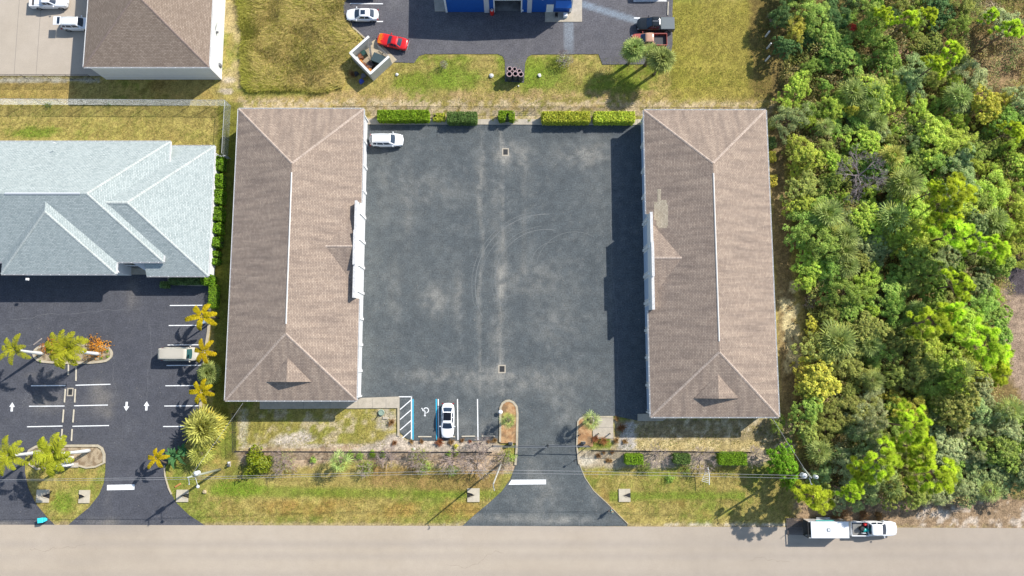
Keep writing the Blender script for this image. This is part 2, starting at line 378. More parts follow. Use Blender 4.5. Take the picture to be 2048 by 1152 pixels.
def f_main(X, Y, px, py):
    C, n1, n2 = asph(X, Y, (98, 104, 106), (116, 120, 119), (90, 96, 99), 0, .5, 3.2)
    n9 = fbm(X, Y, .8, 37, 3); C = paint(C, sstep(.55, .75, n9)*sstep(.35, .6, fbm(X, Y, 7, 38))*.22, (146, 147, 144))
    pk = (.25+.75*sstep(.38, .6, n1*.2+n2*.4+.4*fbm(X, Y, .7, 39, 3))); D = (172, 168, 158)
    for (cx, cy, rx, ry, a) in [(1002,555,10,60,.95),(1045,315,10,22,.7),(1011,305,20,22,1.2),(1004,740,16,14,.8),(960,360,12,60,.35),(870,600,26,30,.6),(917,600,10,60,.45),
            (865,380,60,26,.3),(1165,310,50,22,.6),(1188,300,24,60,.3),(1060,560,60,34,.35),(1040,760,120,26,.55),(880,750,90,14,.45),(790,590,14,70,.25),(815,420,12,80,.25),(770,350,12,90,.2),
            (1000,680,20,50,.4),(1110,650,50,40,.3),(950,850,60,26,.25),(1090,985,26,60,.35),(1060,930,10,40,.25),(1000,1035,60,8,.6),(1130,1040,70,7,.7),(1190,980,10,50,.25),
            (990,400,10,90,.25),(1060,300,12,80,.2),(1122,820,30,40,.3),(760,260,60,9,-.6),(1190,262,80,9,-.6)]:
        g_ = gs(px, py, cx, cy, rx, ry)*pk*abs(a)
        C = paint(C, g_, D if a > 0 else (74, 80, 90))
    C = paint(C, sstep(5, 0, np.abs(px-1048-(py-250)*.0))*(py > 300)*(py < 560)*.28*pk, D)
    for q in (962, 1003): C = paint(C, sstep(6, 0, np.abs(px-q+(fbm(X, Y, 8, 44)-.5)*20))*(py > 260)*(py < 790)*.4*pk, D)
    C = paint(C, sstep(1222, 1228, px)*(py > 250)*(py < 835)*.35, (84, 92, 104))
    C = C*(.9+.2*vnoise(X, Y, .5, seed=77))[:, None]; return C
def f_left(X, Y, px, py):
    C, n1, n2 = asph(X, Y, (92, 93, 100), (108, 108, 112), (82, 83, 91), 5, .4)
    pk = (.3+.7*sstep(.35, .6, n1*.5+n2*.5))
    for (cx, cy, rx, ry, a) in [(205,800,24,26,.6),(215,825,10,12,.5),(100,803,30,18,.7),(195,775,12,12,.4),(60,750,20,6,.25),(105,755,12,9,.3),(345,1046,120,6,.2),(215,1044,40,7,.9),(215,1000,8,40,.25),(-10,1047,60,4,.9),(265,590,12,30,.4)]:
        C = paint(C, gs(px, py, cx, cy, rx, ry)*pk*a, (150, 143, 134))
    return C
def f_top(X, Y, px, py):
    C, n1, n2 = asph(X, Y, (110, 108, 112), (130, 128, 128), (96, 96, 102), 9, .5)
    bl = sstep(9, 4, np.abs(py-(8+((px-1164)/124)**1.0*38)-0))*(px > 1160)*(px < 1285)
    C = paint(C, bl*.65, (158, 172, 184)); C = paint(C, sstep(11, 8, np.abs(px-1137))*(py > 42)*(py < 110)*sstep(150, 60, py)*.6, (158, 168, 178))
    C = paint(C, gs(px, py, 770, 60, 60, 30)*.3, (84, 84, 94)); return C
def f_road(X, Y, px, py):
    n1 = fbm(X, Y, 7, 50); n2 = fbm(X, Y, 1.5, 51)
    C = np.zeros((len(X), 3))+np.array(S(202, 186, 166)); C = paint(C, sstep(.4, .8, n1)*.5, (210, 195, 177)); C = paint(C, sstep(.5, .8, 1-n1)*.4, (190, 175, 157))
    C = paint(C, sstep(800, 2048, px)*.35, (184, 172, 162))
    C = paint(C, gs(px, py, 215, 1056, 90, 8)*(.4+.6*n2), (170, 160, 150)); C = paint(C, gs(px, py, 1090, 1056, 160, 6)*.3*n2*2, (176, 166, 158))
    for k, (cy, a) in enumerate(((1085, .45), (1115, .4), (1150, .4))): C = paint(C, sstep(9, 2, np.abs(py-cy-(fbm(X, Y, 20, 60+k)-.5)*20))*a, (182, 170, 158))
    return C
isl1 = smooth_poly([(66,700),(66,715),(84,728),(206,728),(226,716),(226,700),(208,687),(86,687)], 2)
isl2 = [(50,915),(56,900),(70,892),(90,890),(196,890),(206,896),(211,908),(211,940),(208,965),(198,990),(178,1015),(150,1038),(134,1048),(112,1049),(94,1034),(72,1008),(56,975),(50,945)]
main_poly = [(730,249),(1290,250),(1300,560),(1306,838),(1280,842),(1245,835),(1226,832),(1165,833),(1154,842),(1152,890),(1156,925),(1168,955),(1186,982),(1212,1006),(1256,1052),(925,1052),
             (944,1034),(978,1006),(1004,982),(1021,958),(1032,928),(1036,890),(1037,826),(1031,808),(1018,801),(1006,803),(999,815),(997,882),(825,881),(812,876),(799,864),(799,793),(715,796),(724,500)]
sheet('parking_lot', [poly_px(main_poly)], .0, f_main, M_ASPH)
left_poly = [(-400,520),(425,520),(419,600),(412,690),(406,790),(398,850),(372,885),(348,905),(333,925),(329,945),(336,975),(352,1005),(378,1030),(412,1052),(134,1052),(150,1038),(178,1015),(198,990),(208,965),(211,940),(211,908),
             (206,896),(196,890),(90,890),(70,892),(56,900),(50,915),(50,945),(56,975),(72,1008),(94,1034),(112,1052),(-400,1047)]
sheet('side_parking_lot', [poly_px(left_poly)], .0, f_left, M_ASPH)
top_poly = [(697,-90),(697,-5),(686,8),(689,42),(716,66),(780,124),(828,126),(838,112),(850,108),(996,108),(1006,113),(1010,124),(1010,163),(1048,165),(1050,128),(1055,114),(1064,109),(1197,108),(1205,129),(1335,128),(1345,90),(1345,20),(1350,-90)]
sheet('rear_parking_lot', [poly_px(top_poly)], .0, f_top, M_ASPH)
sheet('road', [poly_px([(-900,1047),(1024,1052),(3000,1060),(3000,1420),(-900,1420)])], .004, f_road, M_ROAD, .8)
sheet('concrete_yard', [poly_px([(-400,-400),(260,-400),(240,152),(-400,151)])], .01, lambda X, Y, px, py: paint(paint(np.zeros((len(X), 3))+np.array(S(204, 190, 172)), sstep(.4, .8, fbm(X, Y, 6, 70))*.5, (212, 198, 182)),
      (sstep(.8, .2, np.abs(px-30))+sstep(.8, .2, np.abs(px-78)))*0+sstep(.6, .8, fbm(X, Y, 9, 72))*.3, (188, 174, 156)), M_ROAD, .6)
j = MB()
for q in (36, 80, -10): a = P(q+4, -20, .02); b = P(q-8, 150, .02); j.wall(a, b, .05, .012, .016)
struct(j, 'paving_joint', mat('joint', (.2, .18, .16)))
# raised concrete: walks, aprons, islands with kerbs
lotL = bpy.data.objects['side_parking_lot']; lotM = bpy.data.objects['parking_lot']; lotT = bpy.data.objects['rear_parking_lot']
def slab(name, pts, z=.1, m=None, z0=-.1): return struct(MB().prism(poly_px(pts), z0, z), name, m or M_CONC)
slab('pavement', [(520,800),(716,796),(799,793),(799,816),(520,818)], .11)
slab('concrete_strip', [(726,238),(1294,239),(1294,250),(726,249)], .10)
slab('concrete_pad', [(1184,833),(1226,832),(1227,877),(1186,877)], .07)
slab('walk_slab', [(1275,828),(1330,826),(1332,838),(1325,842),(1275,842)], .12)
slab('loading_pad', [(1090,20),(1164,-40),(1164,44),(1090,44)], .08)
slab('corner_pad', [(862,-60),(870,23),(894,23),(894,-60)], .06)
slab('entrance_walk', [(225,500),(300,500),(296,549),(232,549)], .12)
slab('garden_kerb', smooth_poly([(335,560),(340,570),(420,573),(424,560),(424,540),(336,540)], 1), .12)
jo = MB()
for x in (607, 660, 716, 745, 772): a = P(x, 798, .11); b = P(x, 817, .11); jo.wall(a, b, .04, .11, .114)
for x in (780, 850, 930, 960, 1000, 1050, 1080, 1185, 1275): a = P(x, 239, .1); b = P(x, 249, .1); jo.wall(a, b, .04, .1, .104)
a = P(1186, 855, .07); b = P(1226, 855, .07); jo.wall(a, b, .05, .07, .074)
struct(jo, 'paving_joint', MATS['joint'])
M_STONE = mat('river_stone', attr=True, rough=.9, grain=.35, gscale=12, bump=.8, bscale=14)
def kerb(name, pts, wpx=5, z=.14, closed=True, m=M_KERB):
    p = [Vector(PX(*q)) for q in pts]; n = len(p); mb = MB(); inn = []
    for i in range(n):
        a = p[i-1] if closed or i else p[i]; b = p[(i+1) % n] if closed or i < n-1 else p[i]
        d = (b-a).normalized(); inn.append(p[i]+Vector((-d.y, d.x))*wpx/14.)
    for i in range(n if closed else n-1):
        k = (i+1) % n; q = [p[i], p[k], inn[k], inn[i]]
        v = [(c.x, c.y, -.05) for c in q]+[(c.x, c.y, z) for c in q]
        mb.add(v, [(4, 5, 6, 7), (0, 1, 5, 4), (2, 3, 7, 6)])
    return struct(mb, name, m), inn
def f_mix(a, b, s=.35):
    return lambda X, Y, px, py: paint(paint(np.zeros((len(X), 3))+np.array(S(*a)), sstep(.4, .6, vnoise(X, Y, s, seed=80)), b), sstep(.6, .75, fbm(X, Y, 1.2, 84)), tuple(int(v*.72) for v in a))
k1 = [(998,884),(999,815),(1003,806),(1011,800),(1019,799),(1028,803),(1035,812),(1037,826),(1036,890),(1033,930)]
kerb('kerb', list(reversed([(x, y) for x, y in k1])), 4.2, .15, False)
sheet('stone_bed', [poly_px([(1000,886),(1002,816),(1006,808),(1013,803),(1020,802),(1027,806),(1032,814),(1033,826),(1032,886)])], .1, f_mix((214, 172, 124), (190, 142, 96)), M_STONE, .25)
k2 = [(1226,832),(1168,832),(1159,836),(1154,843),(1152,890),(1156,928)]
kerb('kerb', k2, 3, .15, False)
sheet('stone_bed', [poly_px([(1184,835),(1168,835),(1160,839),(1156,845),(1155,893),(1186,893),(1186,877),(1184,877)])], .1, f_mix((214, 172, 124), (190, 142, 96)), M_STONE, .25)
kerb('kerb', list(reversed(isl1)) if sum((isl1[i][0]-isl1[i-1][0])*(isl1[i][1]+isl1[i-1][1]) for i in range(len(isl1))) < 0 else isl1, 4.5, .15)
sheet('planting_bed', [poly_px(isl1)], .09, f_mix((196, 178, 146), (150, 130, 102)), M_STONE, .25)
bed2 = [(60,906),(66,898),(76,895),(194,895),(202,900),(206,910),(206,922),(190,933),(172,936),(150,930),(120,918),(84,934),(66,926)]
sheet('planting_bed', [poly_px(bed2)], .09, f_mix((200, 178, 146), (158, 134, 104)), M_STONE, .25)
kerb('kerb', list(reversed([(52,910),(58,899),(72,891),(90,889),(196,889),(206,895),(211,908),(211,926)])), 4.5, .15, False)
kerb('kerb', list(reversed([(58,924),(74,936),(92,934)])), 3.5, .12, False)
kerb('kerb', list(reversed([(211,926),(192,935),(172,937),(152,931),(140,925)])), 3.5, .12, False)
# thin edge of the side lot under the yellow palms, and of the rear lot
for pts, wd in (([(424,590),(420,660),(414,700),(410,745),(404,810),(402,842)], 5), ([(704,52),(716,62),(731,76)], 3), ([(799,816),(799,872)], 4), ([(330,930),(331,950),(338,975),(344,988)], 2)):
    kerb('kerb', pts, -wd, .13, False)
kerb('kerb', [(1152,892),(1157,925),(1169,955),(1187,982),(1213,1006),(1256,1049)], 1.2, .05, False, M_CONC)
# ---------------------------------------------------------------- markings
def line(a, b, wd=.11, m=None, par=lotM, z=.004, name='painted_line'):
    mb = MB(); p, q = Vector(PX(*a)), Vector(PX(*b)); d = (q-p).normalized(); n = Vector((-d.y, d.x))*wd/2
    mb.add([(*(p-n), z), (*(q-n), z), (*(q+n), z), (*(p+n), z)], [(0, 1, 2, 3)])
    return struct(mb, name, m or M_WPAINT, par)
line((797,793.5), (823.5,793.5), .13); line((823,792), (823,880), .15)
for y in (800, 820, 841, 861): line((822,y), (800,y+19) if y < 850 else (805,y+15), .13)
line((826,798), (826,880), .16, M_BPAINT, z=.008); line((872.5,798), (873.5,880), .16, M_BPAINT); line((876.5,798), (877.5,882), .14)
for x in (915, 955): line((x,798), (x+1,880), .14)
for y in (611, 651, 690, 731, 771.5, 812, 853):
    dx = (731-y)*.055; line((333+dx,y), (402+dx*.4,y-.5), .13, par=lotL)
for (a, b) in (((62,771.5),(131,771)),((58,812.5),(129,812)),((54,853.5),(125,852)),((151,770.5),(221,768.5)),((148,811.5),(216,810)),((145,852.5),(218,851))): line(a, b, .13, par=lotL)
line((214,975.2), (269,974), .72, par=lotL, name='stop_bar')
mb = MB(); q = [PX(1023,959.5), PX(1092,959), PX(1092,968.5), PX(1017,969.5)]; mb.add([(*p, .004) for p in q], [(0, 1, 2, 3)]); struct(mb, 'stop_bar', M_WPAINT, lotM)
for (a, b) in (((700,7),(766,7.5)),((752,43),(766,43))): line(a, b, .16, par=lotT)
for (a, b) in (((1267,2),(1333,1.5)),((1268,36),(1280,36))): line(a, b, .18, par=lotT)
def arrow(px, py, up):
    c = P(px, py); s = 1 if up else -1; mb = MB(); pts = [(-.16,-.62),(.16,-.62),(.16,.02),(.4,.02),(0,.66),(-.4,.02),(-.16,.02)]
    mb.add([(c.x+x, c.y+s*y, .004) for x, y in pts], [(0, 1, 2, 6), (3, 4, 5), (5, 6, 2, 3)] if False else [(0, 1, 2, 6), (5, 6, 2, 3), (5, 3, 4)])
    struct(mb, 'direction_arrow', M_WPAINT, lotL)
arrow(24, 814, True); arrow(253, 812.5, False); arrow(293, 812, True)
# wheelchair symbol (turned on its side as painted)
mb = MB(); c = P(850, 822); s = .075
def dsk(x, y, r, r2=0.0, a0=0, a1=360, n=26):
    k = []
    for i in range(n+1):
        a = math.radians(a0+(a1-a0)*i/n); k.append(((c.x+x+r*math.cos(a), c.y+y+r*math.sin(a), .004), (c.x+x+r2*math.cos(a), c.y+y+r2*math.sin(a), .004)))
    for i in range(n): mb.add([k[i][0], k[i+1][0], k[i+1][1], k[i][1]], [(0, 1, 2, 3)])
dsk(.15, .1, .40, .29, -70, 165); dsk(0, -.62, .13)
def seg(a, b, wd):
    p, q = Vector(a), Vector(b); d = (q-p).normalized(); n = Vector((-d.y, d.x))*wd/2
    mb.add([(c.x+v.x, c.y+v.y, .004) for v in (p-n, q-n, q+n, p+n)], [(0, 1, 2, 3)])
seg((0,-.55), (0,.0), .13); seg((0,-.28), (.22,-.28), .09); seg((0,0), (-.28,.05), .12); seg((-.28,.0), (-.42,.42), .12); seg((-.36,.40), (-.56,.36), .1)
struct(mb, 'wheelchair_symbol', M_WPAINT, lotM)
# tyre-scuff arcs on the court
mb = MB()
def arc(cx, cy, r, a0, a1, wd=.05):
    c = P(cx, cy); n = 40; k = len(mb.v)
    for i in range(n+1):
        a = math.radians(a0+(a1-a0)*i/n); mb.v += [(c.x+(r-wd)*math.cos(a), c.y+(r-wd)*math.sin(a), .0035), (c.x+(r+wd)*math.cos(a), c.y+(r+wd)*math.sin(a), .0035)]
        if i: mb.f.append((k+2*i-2, k+2*i-1, k+2*i+1, k+2*i)); mb.m.append(0)
arc(1093, 560, 7.4, 80, 210, .045); arc(1093, 560, 7.9, 95, 200, .025); arc(1095, 570, 10.4, 88, 206, .05); arc(1095, 570, 10.9, 100, 195, .03); arc(1095, 572, 9.7, 120, 190, .025); arc(1110, 530, 3.4, 90, 180, .03); arc(1150, 540, 5.6, 60, 170, .03)
struct(mb, 'tyre_scuff', mat('scuff', S(128, 131, 130), rough=.9, noise=.3, nscale=2), lotM)
# hairline cracks
ck = random.Random(4)
def crack(a, b, par, wd=.03):
    mb = MB(); n = 26; p, q = Vector(PX(*a)), Vector(PX(*b)); d = (q-p); nn = Vector((-d.y, d.x)).normalized(); off = 0; pts = []
    for i in range(n+1): off += ck.gauss(0, .13); pts.append(p+d*(i/n)+nn*off)
    for i in range(n):
        w1 = wd*ck.uniform(.3, 1); t = (pts[i+1]-pts[i]).normalized(); s = Vector((-t.y, t.x))*w1
        mb.add([(*(pts[i]-s), .003), (*(pts[i+1]-s), .003), (*(pts[i+1]+s), .003), (*(pts[i]+s), .003)], [(0, 1, 2, 3)])
    struct(mb, 'crack', mat('crack_grey', S(134, 134, 136), rough=.95) if par else mat('crack_dark', S(160, 146, 130), rough=.95), par) if par else struct(MB().add([(v[0], v[1], .008) for v in mb.v], mb.f), 'crack', mat('crack_dark', S(160, 146, 130), rough=.95))
crack((50,792),(36,815),lotL); crack((56,758),(48,792),lotL); crack((0,639),(280,641),lotL,.02); crack((294,640),(291,800),lotL,.02); crack((222,700),(221,800),lotL,.02); crack((0,687),(90,690),lotL,.02); crack((1180,50),(1213,0),lotT,.03); crack((1218,270),(1222,800),lotM,.02)
for a, b in (((60,1100),(170,1082)),((900,1130),(1010,1118)),((1500,1122),(1580,1132))): crack(a, b, None, .02)
# wheel stops
WS = mat('stop_concrete', S(214, 204, 184), noise=.15, nscale=3, rough=.9)
def wstop(a, b, label, group):
    p, q = P(*a), P(*b); L_ = (q-p).length; mb = MB(); mb.box(-L_/2, L_/2, -.09, .09, 0, .13, ch=.04)
    t = mb.build('wheel_stop', WS); t.location = (p+q)/2; t.rotation_euler.z = math.atan2(q.y-p.y, q.x-p.x); tag(t, label, 'wheel stop', group)
for k, (a, b, l) in enumerate((((836,873.5),(863,873.5),'concrete wheel stop at the foot of the wheelchair bay'),((884,874),(910,873.5),'concrete wheel stop under the nose of the white sedan'),
        ((923,873),(950,872.5),'concrete wheel stop in the empty bay right of the white sedan'),((963,872.5),(990,872),'concrete wheel stop beside the left entrance planting island'))): wstop(a, b, l, 'wheel stops in the main lot')
for a, b, l in (((137,729),(137,750),'weathered wheel stop just below the long oval island'),((152.5,735),(152,762),'wheel stop in the right column nearest the oval island'),((151,778),(149.5,805),'wheel stop just right of the storm drain in the side lot'),
        ((131,778),(129,805),'wheel stop just left of the storm drain in the side lot'),((127.5,819),(125.5,845),'wheel stop left column, second below the storm drain level'),((148,819),(146,845),'wheel stop right column, between second and third right-hand stall lines'),
        ((124.5,858),(123,880),'lower left wheel stop just above the heart-shaped island'),((144.5,858),(143,882),'lower right wheel stop just above the heart-shaped island')): wstop(a, b, l, 'wheel stops down the middle of the side lot')
wstop((1336,4), (1335,31), 'pale concrete wheel stop at the grass edge above the black pickup', 'wheel stops in the rear lot')
# drains
def drain(px, py, w_, h_, label, pad=1.0):
    c = P(px, py); t = thing('storm_drain', label, 'drain', (c.x, c.y, 0))
    mb = MB(); e = .16
    for (x0, x1, y0, y1) in ((-w_-e, w_+e, h_, h_+e), (-w_-e, w_+e, -h_-e, -h_), (-w_-e, -w_, -h_, h_), (w_, w_+e, -h_, h_)): mb.box(x0, x1, y0, y1, -.1, .012)
    mb.build('concrete_frame', M_CONC, t)
    MB().box(-w_, w_, -h_, h_, -.2, -.0+.002).build('pit', mat('pit_dark', (.012, .012, .014)), t)
    g = MB(); n = 9
    for i in range(n): x = -w_+(i+.5)*2*w_/n; g.box(x-.022, x+.022, -h_, h_, .003, .01)
    g.box(-w_, w_, -.03, .03, .0101, .013); g.build('grate', mat('cast_iron', (.06, .06, .06), rough=.6, metal=.5), t)
drain(1011, 304, .34, .42, 'square storm drain in the upper middle of the main lot')
drain(1004, 738, .36, .42, 'square storm drain in the lower middle of the main lot')
drain(140.5, 784, .28, .42, 'storm drain between wheel stops in the side lot')
# ================================================================ BUILDINGS
M_WHITE = mat('white_stucco', (.72, .72, .71), rough=.85, noise=.04, nscale=1.5)
M_TRIM = mat('white_trim', (.74, .74, .74), rough=.45)
M_GUT = mat('gutter_inside', (.30, .30, .30), rough=.6)
M_DARK = mat('dark_opening', (.015, .015, .018), rough=.7)
M_GLASS = mat('glass', (.02, .035, .06), rough=.06, spec=.6)
M_RIDGE = mat('ridge_vent_white', (.62, .58, .54), rough=.6)
M_BROWN = shingle_mat('brown_shingles', S(203, 182, 163), S(181, 160, 143), S(124, 110, 103))
M_BROWN2 = shingle_mat('taupe_shingles', S(182, 163, 146), S(158, 139, 123), S(144, 127, 113))
M_PALE = shingle_mat('pale_shingles', S(208, 217, 215), S(178, 190, 189), S(192, 202, 200))
def hipcap(mb, a, b, wd=.16, up=.035):      # shingle cap along a hip or ridge
    d = (b-a).normalized(); s = d.cross(Vector((0, 0, 1))).normalized()*wd
    dn = Vector((0, 0, -wd*.35)); u = Vector((0, 0, up))
    n = max(2, int((b-a).length/.35))
    for i in range(n):
        p = a+(b-a)*(i/n); q = a+(b-a)*((i+.92)/n); u2 = u+Vector((0, 0, .012*(i % 2)))
        mb.add([p-s+dn+u2, p+u2, p+s+dn+u2, q-s+dn+u2, q+u2, q+s+dn+u2], [(0, 1, 4, 3), (1, 2, 5, 4)])
def gutter(mb, a, b, out, z, mi=1, sp=1.25):   # box gutter with straps
    a = Vector(a[:2]); b = Vector(b[:2]); o = Vector(out[:2]).normalized(); d = (b-a).normalized()
    def bx(s, e, x0, x1, z0, z1, m): mb.prism([a+d*s+o*x0, a+d*e+o*x0, a+d*e+o*x1, a+d*s+o*x1], z0, z1, m, True)
    L_ = (b-a).length
    bx(0, L_, 0, .022, z-.15, z-.01, 0); bx(0, L_, .112, .135, z-.15, z-.01, 0); bx(0, L_, .022, .112, z-.15, z-.13, mi)
    s = .5
    while s < L_: bx(s, s+.06, .022, .112, z-.035, z-.012, 0); s += sp
def hip_roof(name, x0, x1, y0, y1, ze, pitch, parent, m, along='y', gut=True, ridge=None, cap_m=None, notch=None):
    """closed hip roof; x0..x1, y0..y1 are the eaves"""
    org = parent.location; W_, D_ = x1-x0, y1-y0; h = min(W_, D_)/2; zr = ze+h*pitch
    if along == 'y': r0, r1 = Vector(((x0+x1)/2, y0+h, zr)), Vector(((x0+x1)/2, y1-h, zr))
    else: r0, r1 = Vector((x0+h, (y0+y1)/2, zr)), Vector((x1-h, (y0+y1)/2, zr))
    c = [Vector((x0, y0, ze)), Vector((x1, y0, ze)), Vector((x1, y1, ze)), Vector((x0, y1, ze))]
    b = [v-Vector((0, 0, .16)) for v in c]
    mb = MB()
    nv = nb_ = []
    if notch:                 # the eave is interrupted where the parapet stands
        s_, ya, yb, dp = notch; xe = x1 if s_ > 0 else x0; xi = xe-s_*dp
        nv = [Vector((xe, ya, ze)), Vector((xi, ya, ze+dp*pitch)), Vector((xi, yb, ze+dp*pitch)), Vector((xe, yb, ze))]
        mb.add(c+[r0, r1]+nv, [(0, 1, 4), (2, 3, 5), (1, 6, 7, 8, 9, 2, 5, 4) if s_ > 0 else (1, 2, 5, 4), (3, 0, 4, 5) if s_ > 0 else (3, 9, 8, 7, 6, 0, 4, 5)])
    elif along == 'y': mb.add(c+[r0, r1], [(0, 1, 4), (1, 2, 5, 4), (2, 3, 5), (3, 0, 4, 5)])
    else: mb.add(c+[r0, r1], [(0, 1, 5, 4), (1, 2, 5), (2, 3, 4, 5), (3, 0, 4)])
    roof = mb.build('roof', m, parent, org, uv=True)
    f = MB()
    if notch:
        nl = [Vector((v.x, v.y, ze-.16)) for v in nv]; A = c+nv+b+nl
        if s_ > 0: f.add(A, [(0, 1, 9, 8), (1, 4, 12, 9), (7, 2, 10, 15), (2, 3, 11, 10), (3, 0, 8, 11), (4, 5, 13, 12), (7, 6, 14, 15), (11, 10, 15, 14, 13, 12, 9, 8)])
        else: f.add(A, [(0, 1, 9, 8), (1, 2, 10, 9), (2, 3, 11, 10), (0, 4, 12, 8), (7, 3, 11, 15), (4, 5, 13, 12), (7, 6, 14, 15), (8, 9, 10, 11, 15, 14, 13, 12)])
    else: f.add(c+b, [(0, 1, 5, 4), (1, 2, 6, 5), (2, 3, 7, 6), (3, 0, 4, 7), (7, 6, 5, 4)])
    f.build('fascia', M_TRIM, roof, org)
    cs = [(c[0], r0), (c[1], r0), (c[2], r1), (c[3], r1)] if along == 'y' else [(c[0], r0), (c[1], r1), (c[2], r1), (c[3], r0)]
    for a, e in cs:
        cp = MB(); hipcap(cp, a, e); cp.build('hip_cap', cap_m or mat('hip_cap_shingle', S(204, 184, 168), noise=.25, nscale=2, rough=.95), roof, org, fixn=False)
    if ridge:
        rv = MB(); d = (r1-r0); p = r0+d*ridge[0]; q = r0+d*ridge[1]; s = d.normalized().cross(Vector((0, 0, 1)))*.10
        dn = Vector((0, 0, .01)); u = Vector((0, 0, .07))
        rv.add([p-s+dn, p+u, p+s+dn, q-s+dn, q+u, q+s+dn], [(0, 1, 4, 3), (1, 2, 5, 4), (0, 2, 1), (3, 4, 5)]); rv.build('ridge_vent', M_RIDGE, roof, org)
    if gut:
        g = MB(); gutter(g, c[0], c[1], (0, -1), ze); gutter(g, c[2], c[3], (0, 1), ze)
        for sg, p, q in ((1, c[1], c[2]), (-1, c[0], c[3])):
            if notch and notch[0] == sg: gutter(g, p, nv[0], (sg, 0), ze); gutter(g, nv[3], q, (sg, 0), ze)
            else: gutter(g, p, q, (sg, 0), ze)
        g.build('gutter', [M_TRIM, M_GUT], parent, org)
    return roof, r0, r1, zr
def rect_from_px(l, r, t, b, z):     # eave rectangle from photo edges (l, r taken at mid height)
    my = (t+b)/2
    return P(l, my, z).x, P(r, my, z).x, P((l+r)/2, b, z).y, P((l+r)/2, t, z).y
def slope_hit(px, py, p0, n):        # where the sight line of a measured point meets a roof plane
    a = Vector((0, 0, H)); d = P(px, py, 0)-a; t = (p0-a).dot(n)/d.dot(n); return a+d*t
def small_vent(parent, p, n, kind='box'):
    mb = MB()
    if kind == 'box': mb.box(-.2, .2, -.16, .16, -.05, .16, ch=.04); m = M_TRIM
    else: mb.tube([(0, 0, -.1), (0, 0, .35)], .06, 8); m = M_TRIM
    mb.v = [(v[0]+p.x, v[1]+p.y, v[2]+p.z) for v in mb.v]; mb.build('roof_vent', m, parent, parent.location)
def long_building(l, r, t, b, label, face):
    ZE = 4.1; x0, x1, y0, y1 = rect_from_px(l, r, t, b, ZE)
    t_ = thing('long_building', label, 'building', ((x0+x1)/2, (y0+y1)/2, 0)); org = t_.location
    PIT = .36; oh = .32
    wl = MB(); wx0, wx1, wy0, wy1 = x0+oh, x1-oh, y0+oh, y1-oh
    wl.prism([(wx0, wy0), (wx1, wy0), (wx1, wy1), (wx0, wy1)], -.05, ZE-.16); wl.build('wall', M_WHITE, t_, org)
    fx = wx1 if face > 0 else wx0; s = face; ym = P(900, 506, 0).y if face > 0 else P(900, 528, 0).y
    roof, r0, r1, zr = hip_roof('roof', x0, x1, y0, y1, ZE, PIT, t_, M_BROWN, 'y', True, (.055, .945), None, (s, ym-7.02, ym+6.42, oh+.28))
    # court side: doors in bays, pilasters and a stepped parapet in the middle
    nb = 11; bay = (wy1-wy0)/nb
    for k in range(nb):
        yc = wy0+(k+.5)*bay
        fr = MB(); xa, xb = sorted((fx+s*.005, fx+s*.05))
        for (p, q, z0, z1) in ((yc-1.55, yc-1.43, .0, 3.15), (yc+1.43, yc+1.55, 0, 3.15), (yc-1.43, yc+1.43, 3.03, 3.15)): fr.box(xa, xb, p, q, z0, z1)
        d = fr.build('garage_door', M_TRIM, t_, org)
        xa, xb = sorted((fx+s*.004, fx+s*.02)); pn = MB()
        for q in range(5): pn.box(xa, xb, yc-1.425, yc+1.425, .02+q*.6, .6+q*.6)
        pn.build('door_panel', mat('door_lit', (.55, .60, .66) if face < 0 else (.70, .71, .72), rough=.5) if face > 0 else mat('door_shaded', (.42, .52, .66), rough=.5), d, org)  # doors facing away from the sun have shade painted in, darker and bluer
    # short canopies / buttress fins casting the small wedges on the white wall
    for k in range(nb+1):
        y = wy0+k*bay; xa, xb = sorted((fx, fx+s*.16)); MB().box(xa, xb, max(wy0, y-.18)+.003, min(wy1, y+.18)-.003, 0, 3.9).build('pilaster', M_WHITE, t_, org)
    pp = MB(); th = .3
    segs = [(-7.0, -2.5, 5.35), (-2.5, 2.2, 5.75), (2.2, 6.4, 5.35)]
    for (a, e, z) in segs:
        xa, xb = sorted((fx-s*.28, fx+s*.0)); pp.box(xa, xb, ym+a, ym+e, ZE-.158, z)
    pp.build('parapet', M_WHITE, t_, org)
    cp = MB()
    for (a, e, z) in segs: xa, xb = sorted((fx-s*.33, fx+s*.04)); cp.box(xa, xb, ym+a-.05, ym+e+.05, z, z+.07)
    cp.build('parapet_coping', mat('coping', (.55, .54, .53), rough=.7, noise=.25, nscale=4), t_, org)
    # cross gable behind the parapet
    hx = fx-s*.3; zt = 5.35; run = (zt-ZE+.0)/PIT; L_ = 6.0
    g = MB(); zg = ZE+.25+L_*PIT*.62; ridge_x = fx-s*((zg-ZE)/PIT)
    A = Vector((hx, ym-L_, ZE+.02)); B = Vector((hx, ym+L_, ZE+.02)); Rf = Vector((hx, ym, zg)); Rb = Vector((ridge_x+s*.3, ym, zg)); 
    g.add([A, B, Rf, Rb], [(0, 2, 3), (1, 3, 2), (0, 1, 2)]); cg = g.build('cross_gable', M_BROWN, roof, org, uv=True)
    cc = MB(); hipcap(cc, Rb, Rf); cc.build('ridge_cap', MATS['hip_cap_shingle'], cg, org, fixn=False)
    # small gablet on the street hip
    n = Vector((0, -PIT, 1)).normalized(); c0 = Vector((x0, y0, ZE)); cx = (x0+x1)/2
    yf = y0+2.75; hw = 3.0; zb = ZE+(yf-y0)*PIT; zt = zb+hw*.36; yb = y0+(zt-ZE)/PIT
    g = MB(); a, e = Vector((cx-hw, yf, zb)), Vector((cx+hw, yf, zb)); rf, rb = Vector((cx, yf, zt)), Vector((cx, yb, zt))
    ov = Vector((0, -.22, 0))
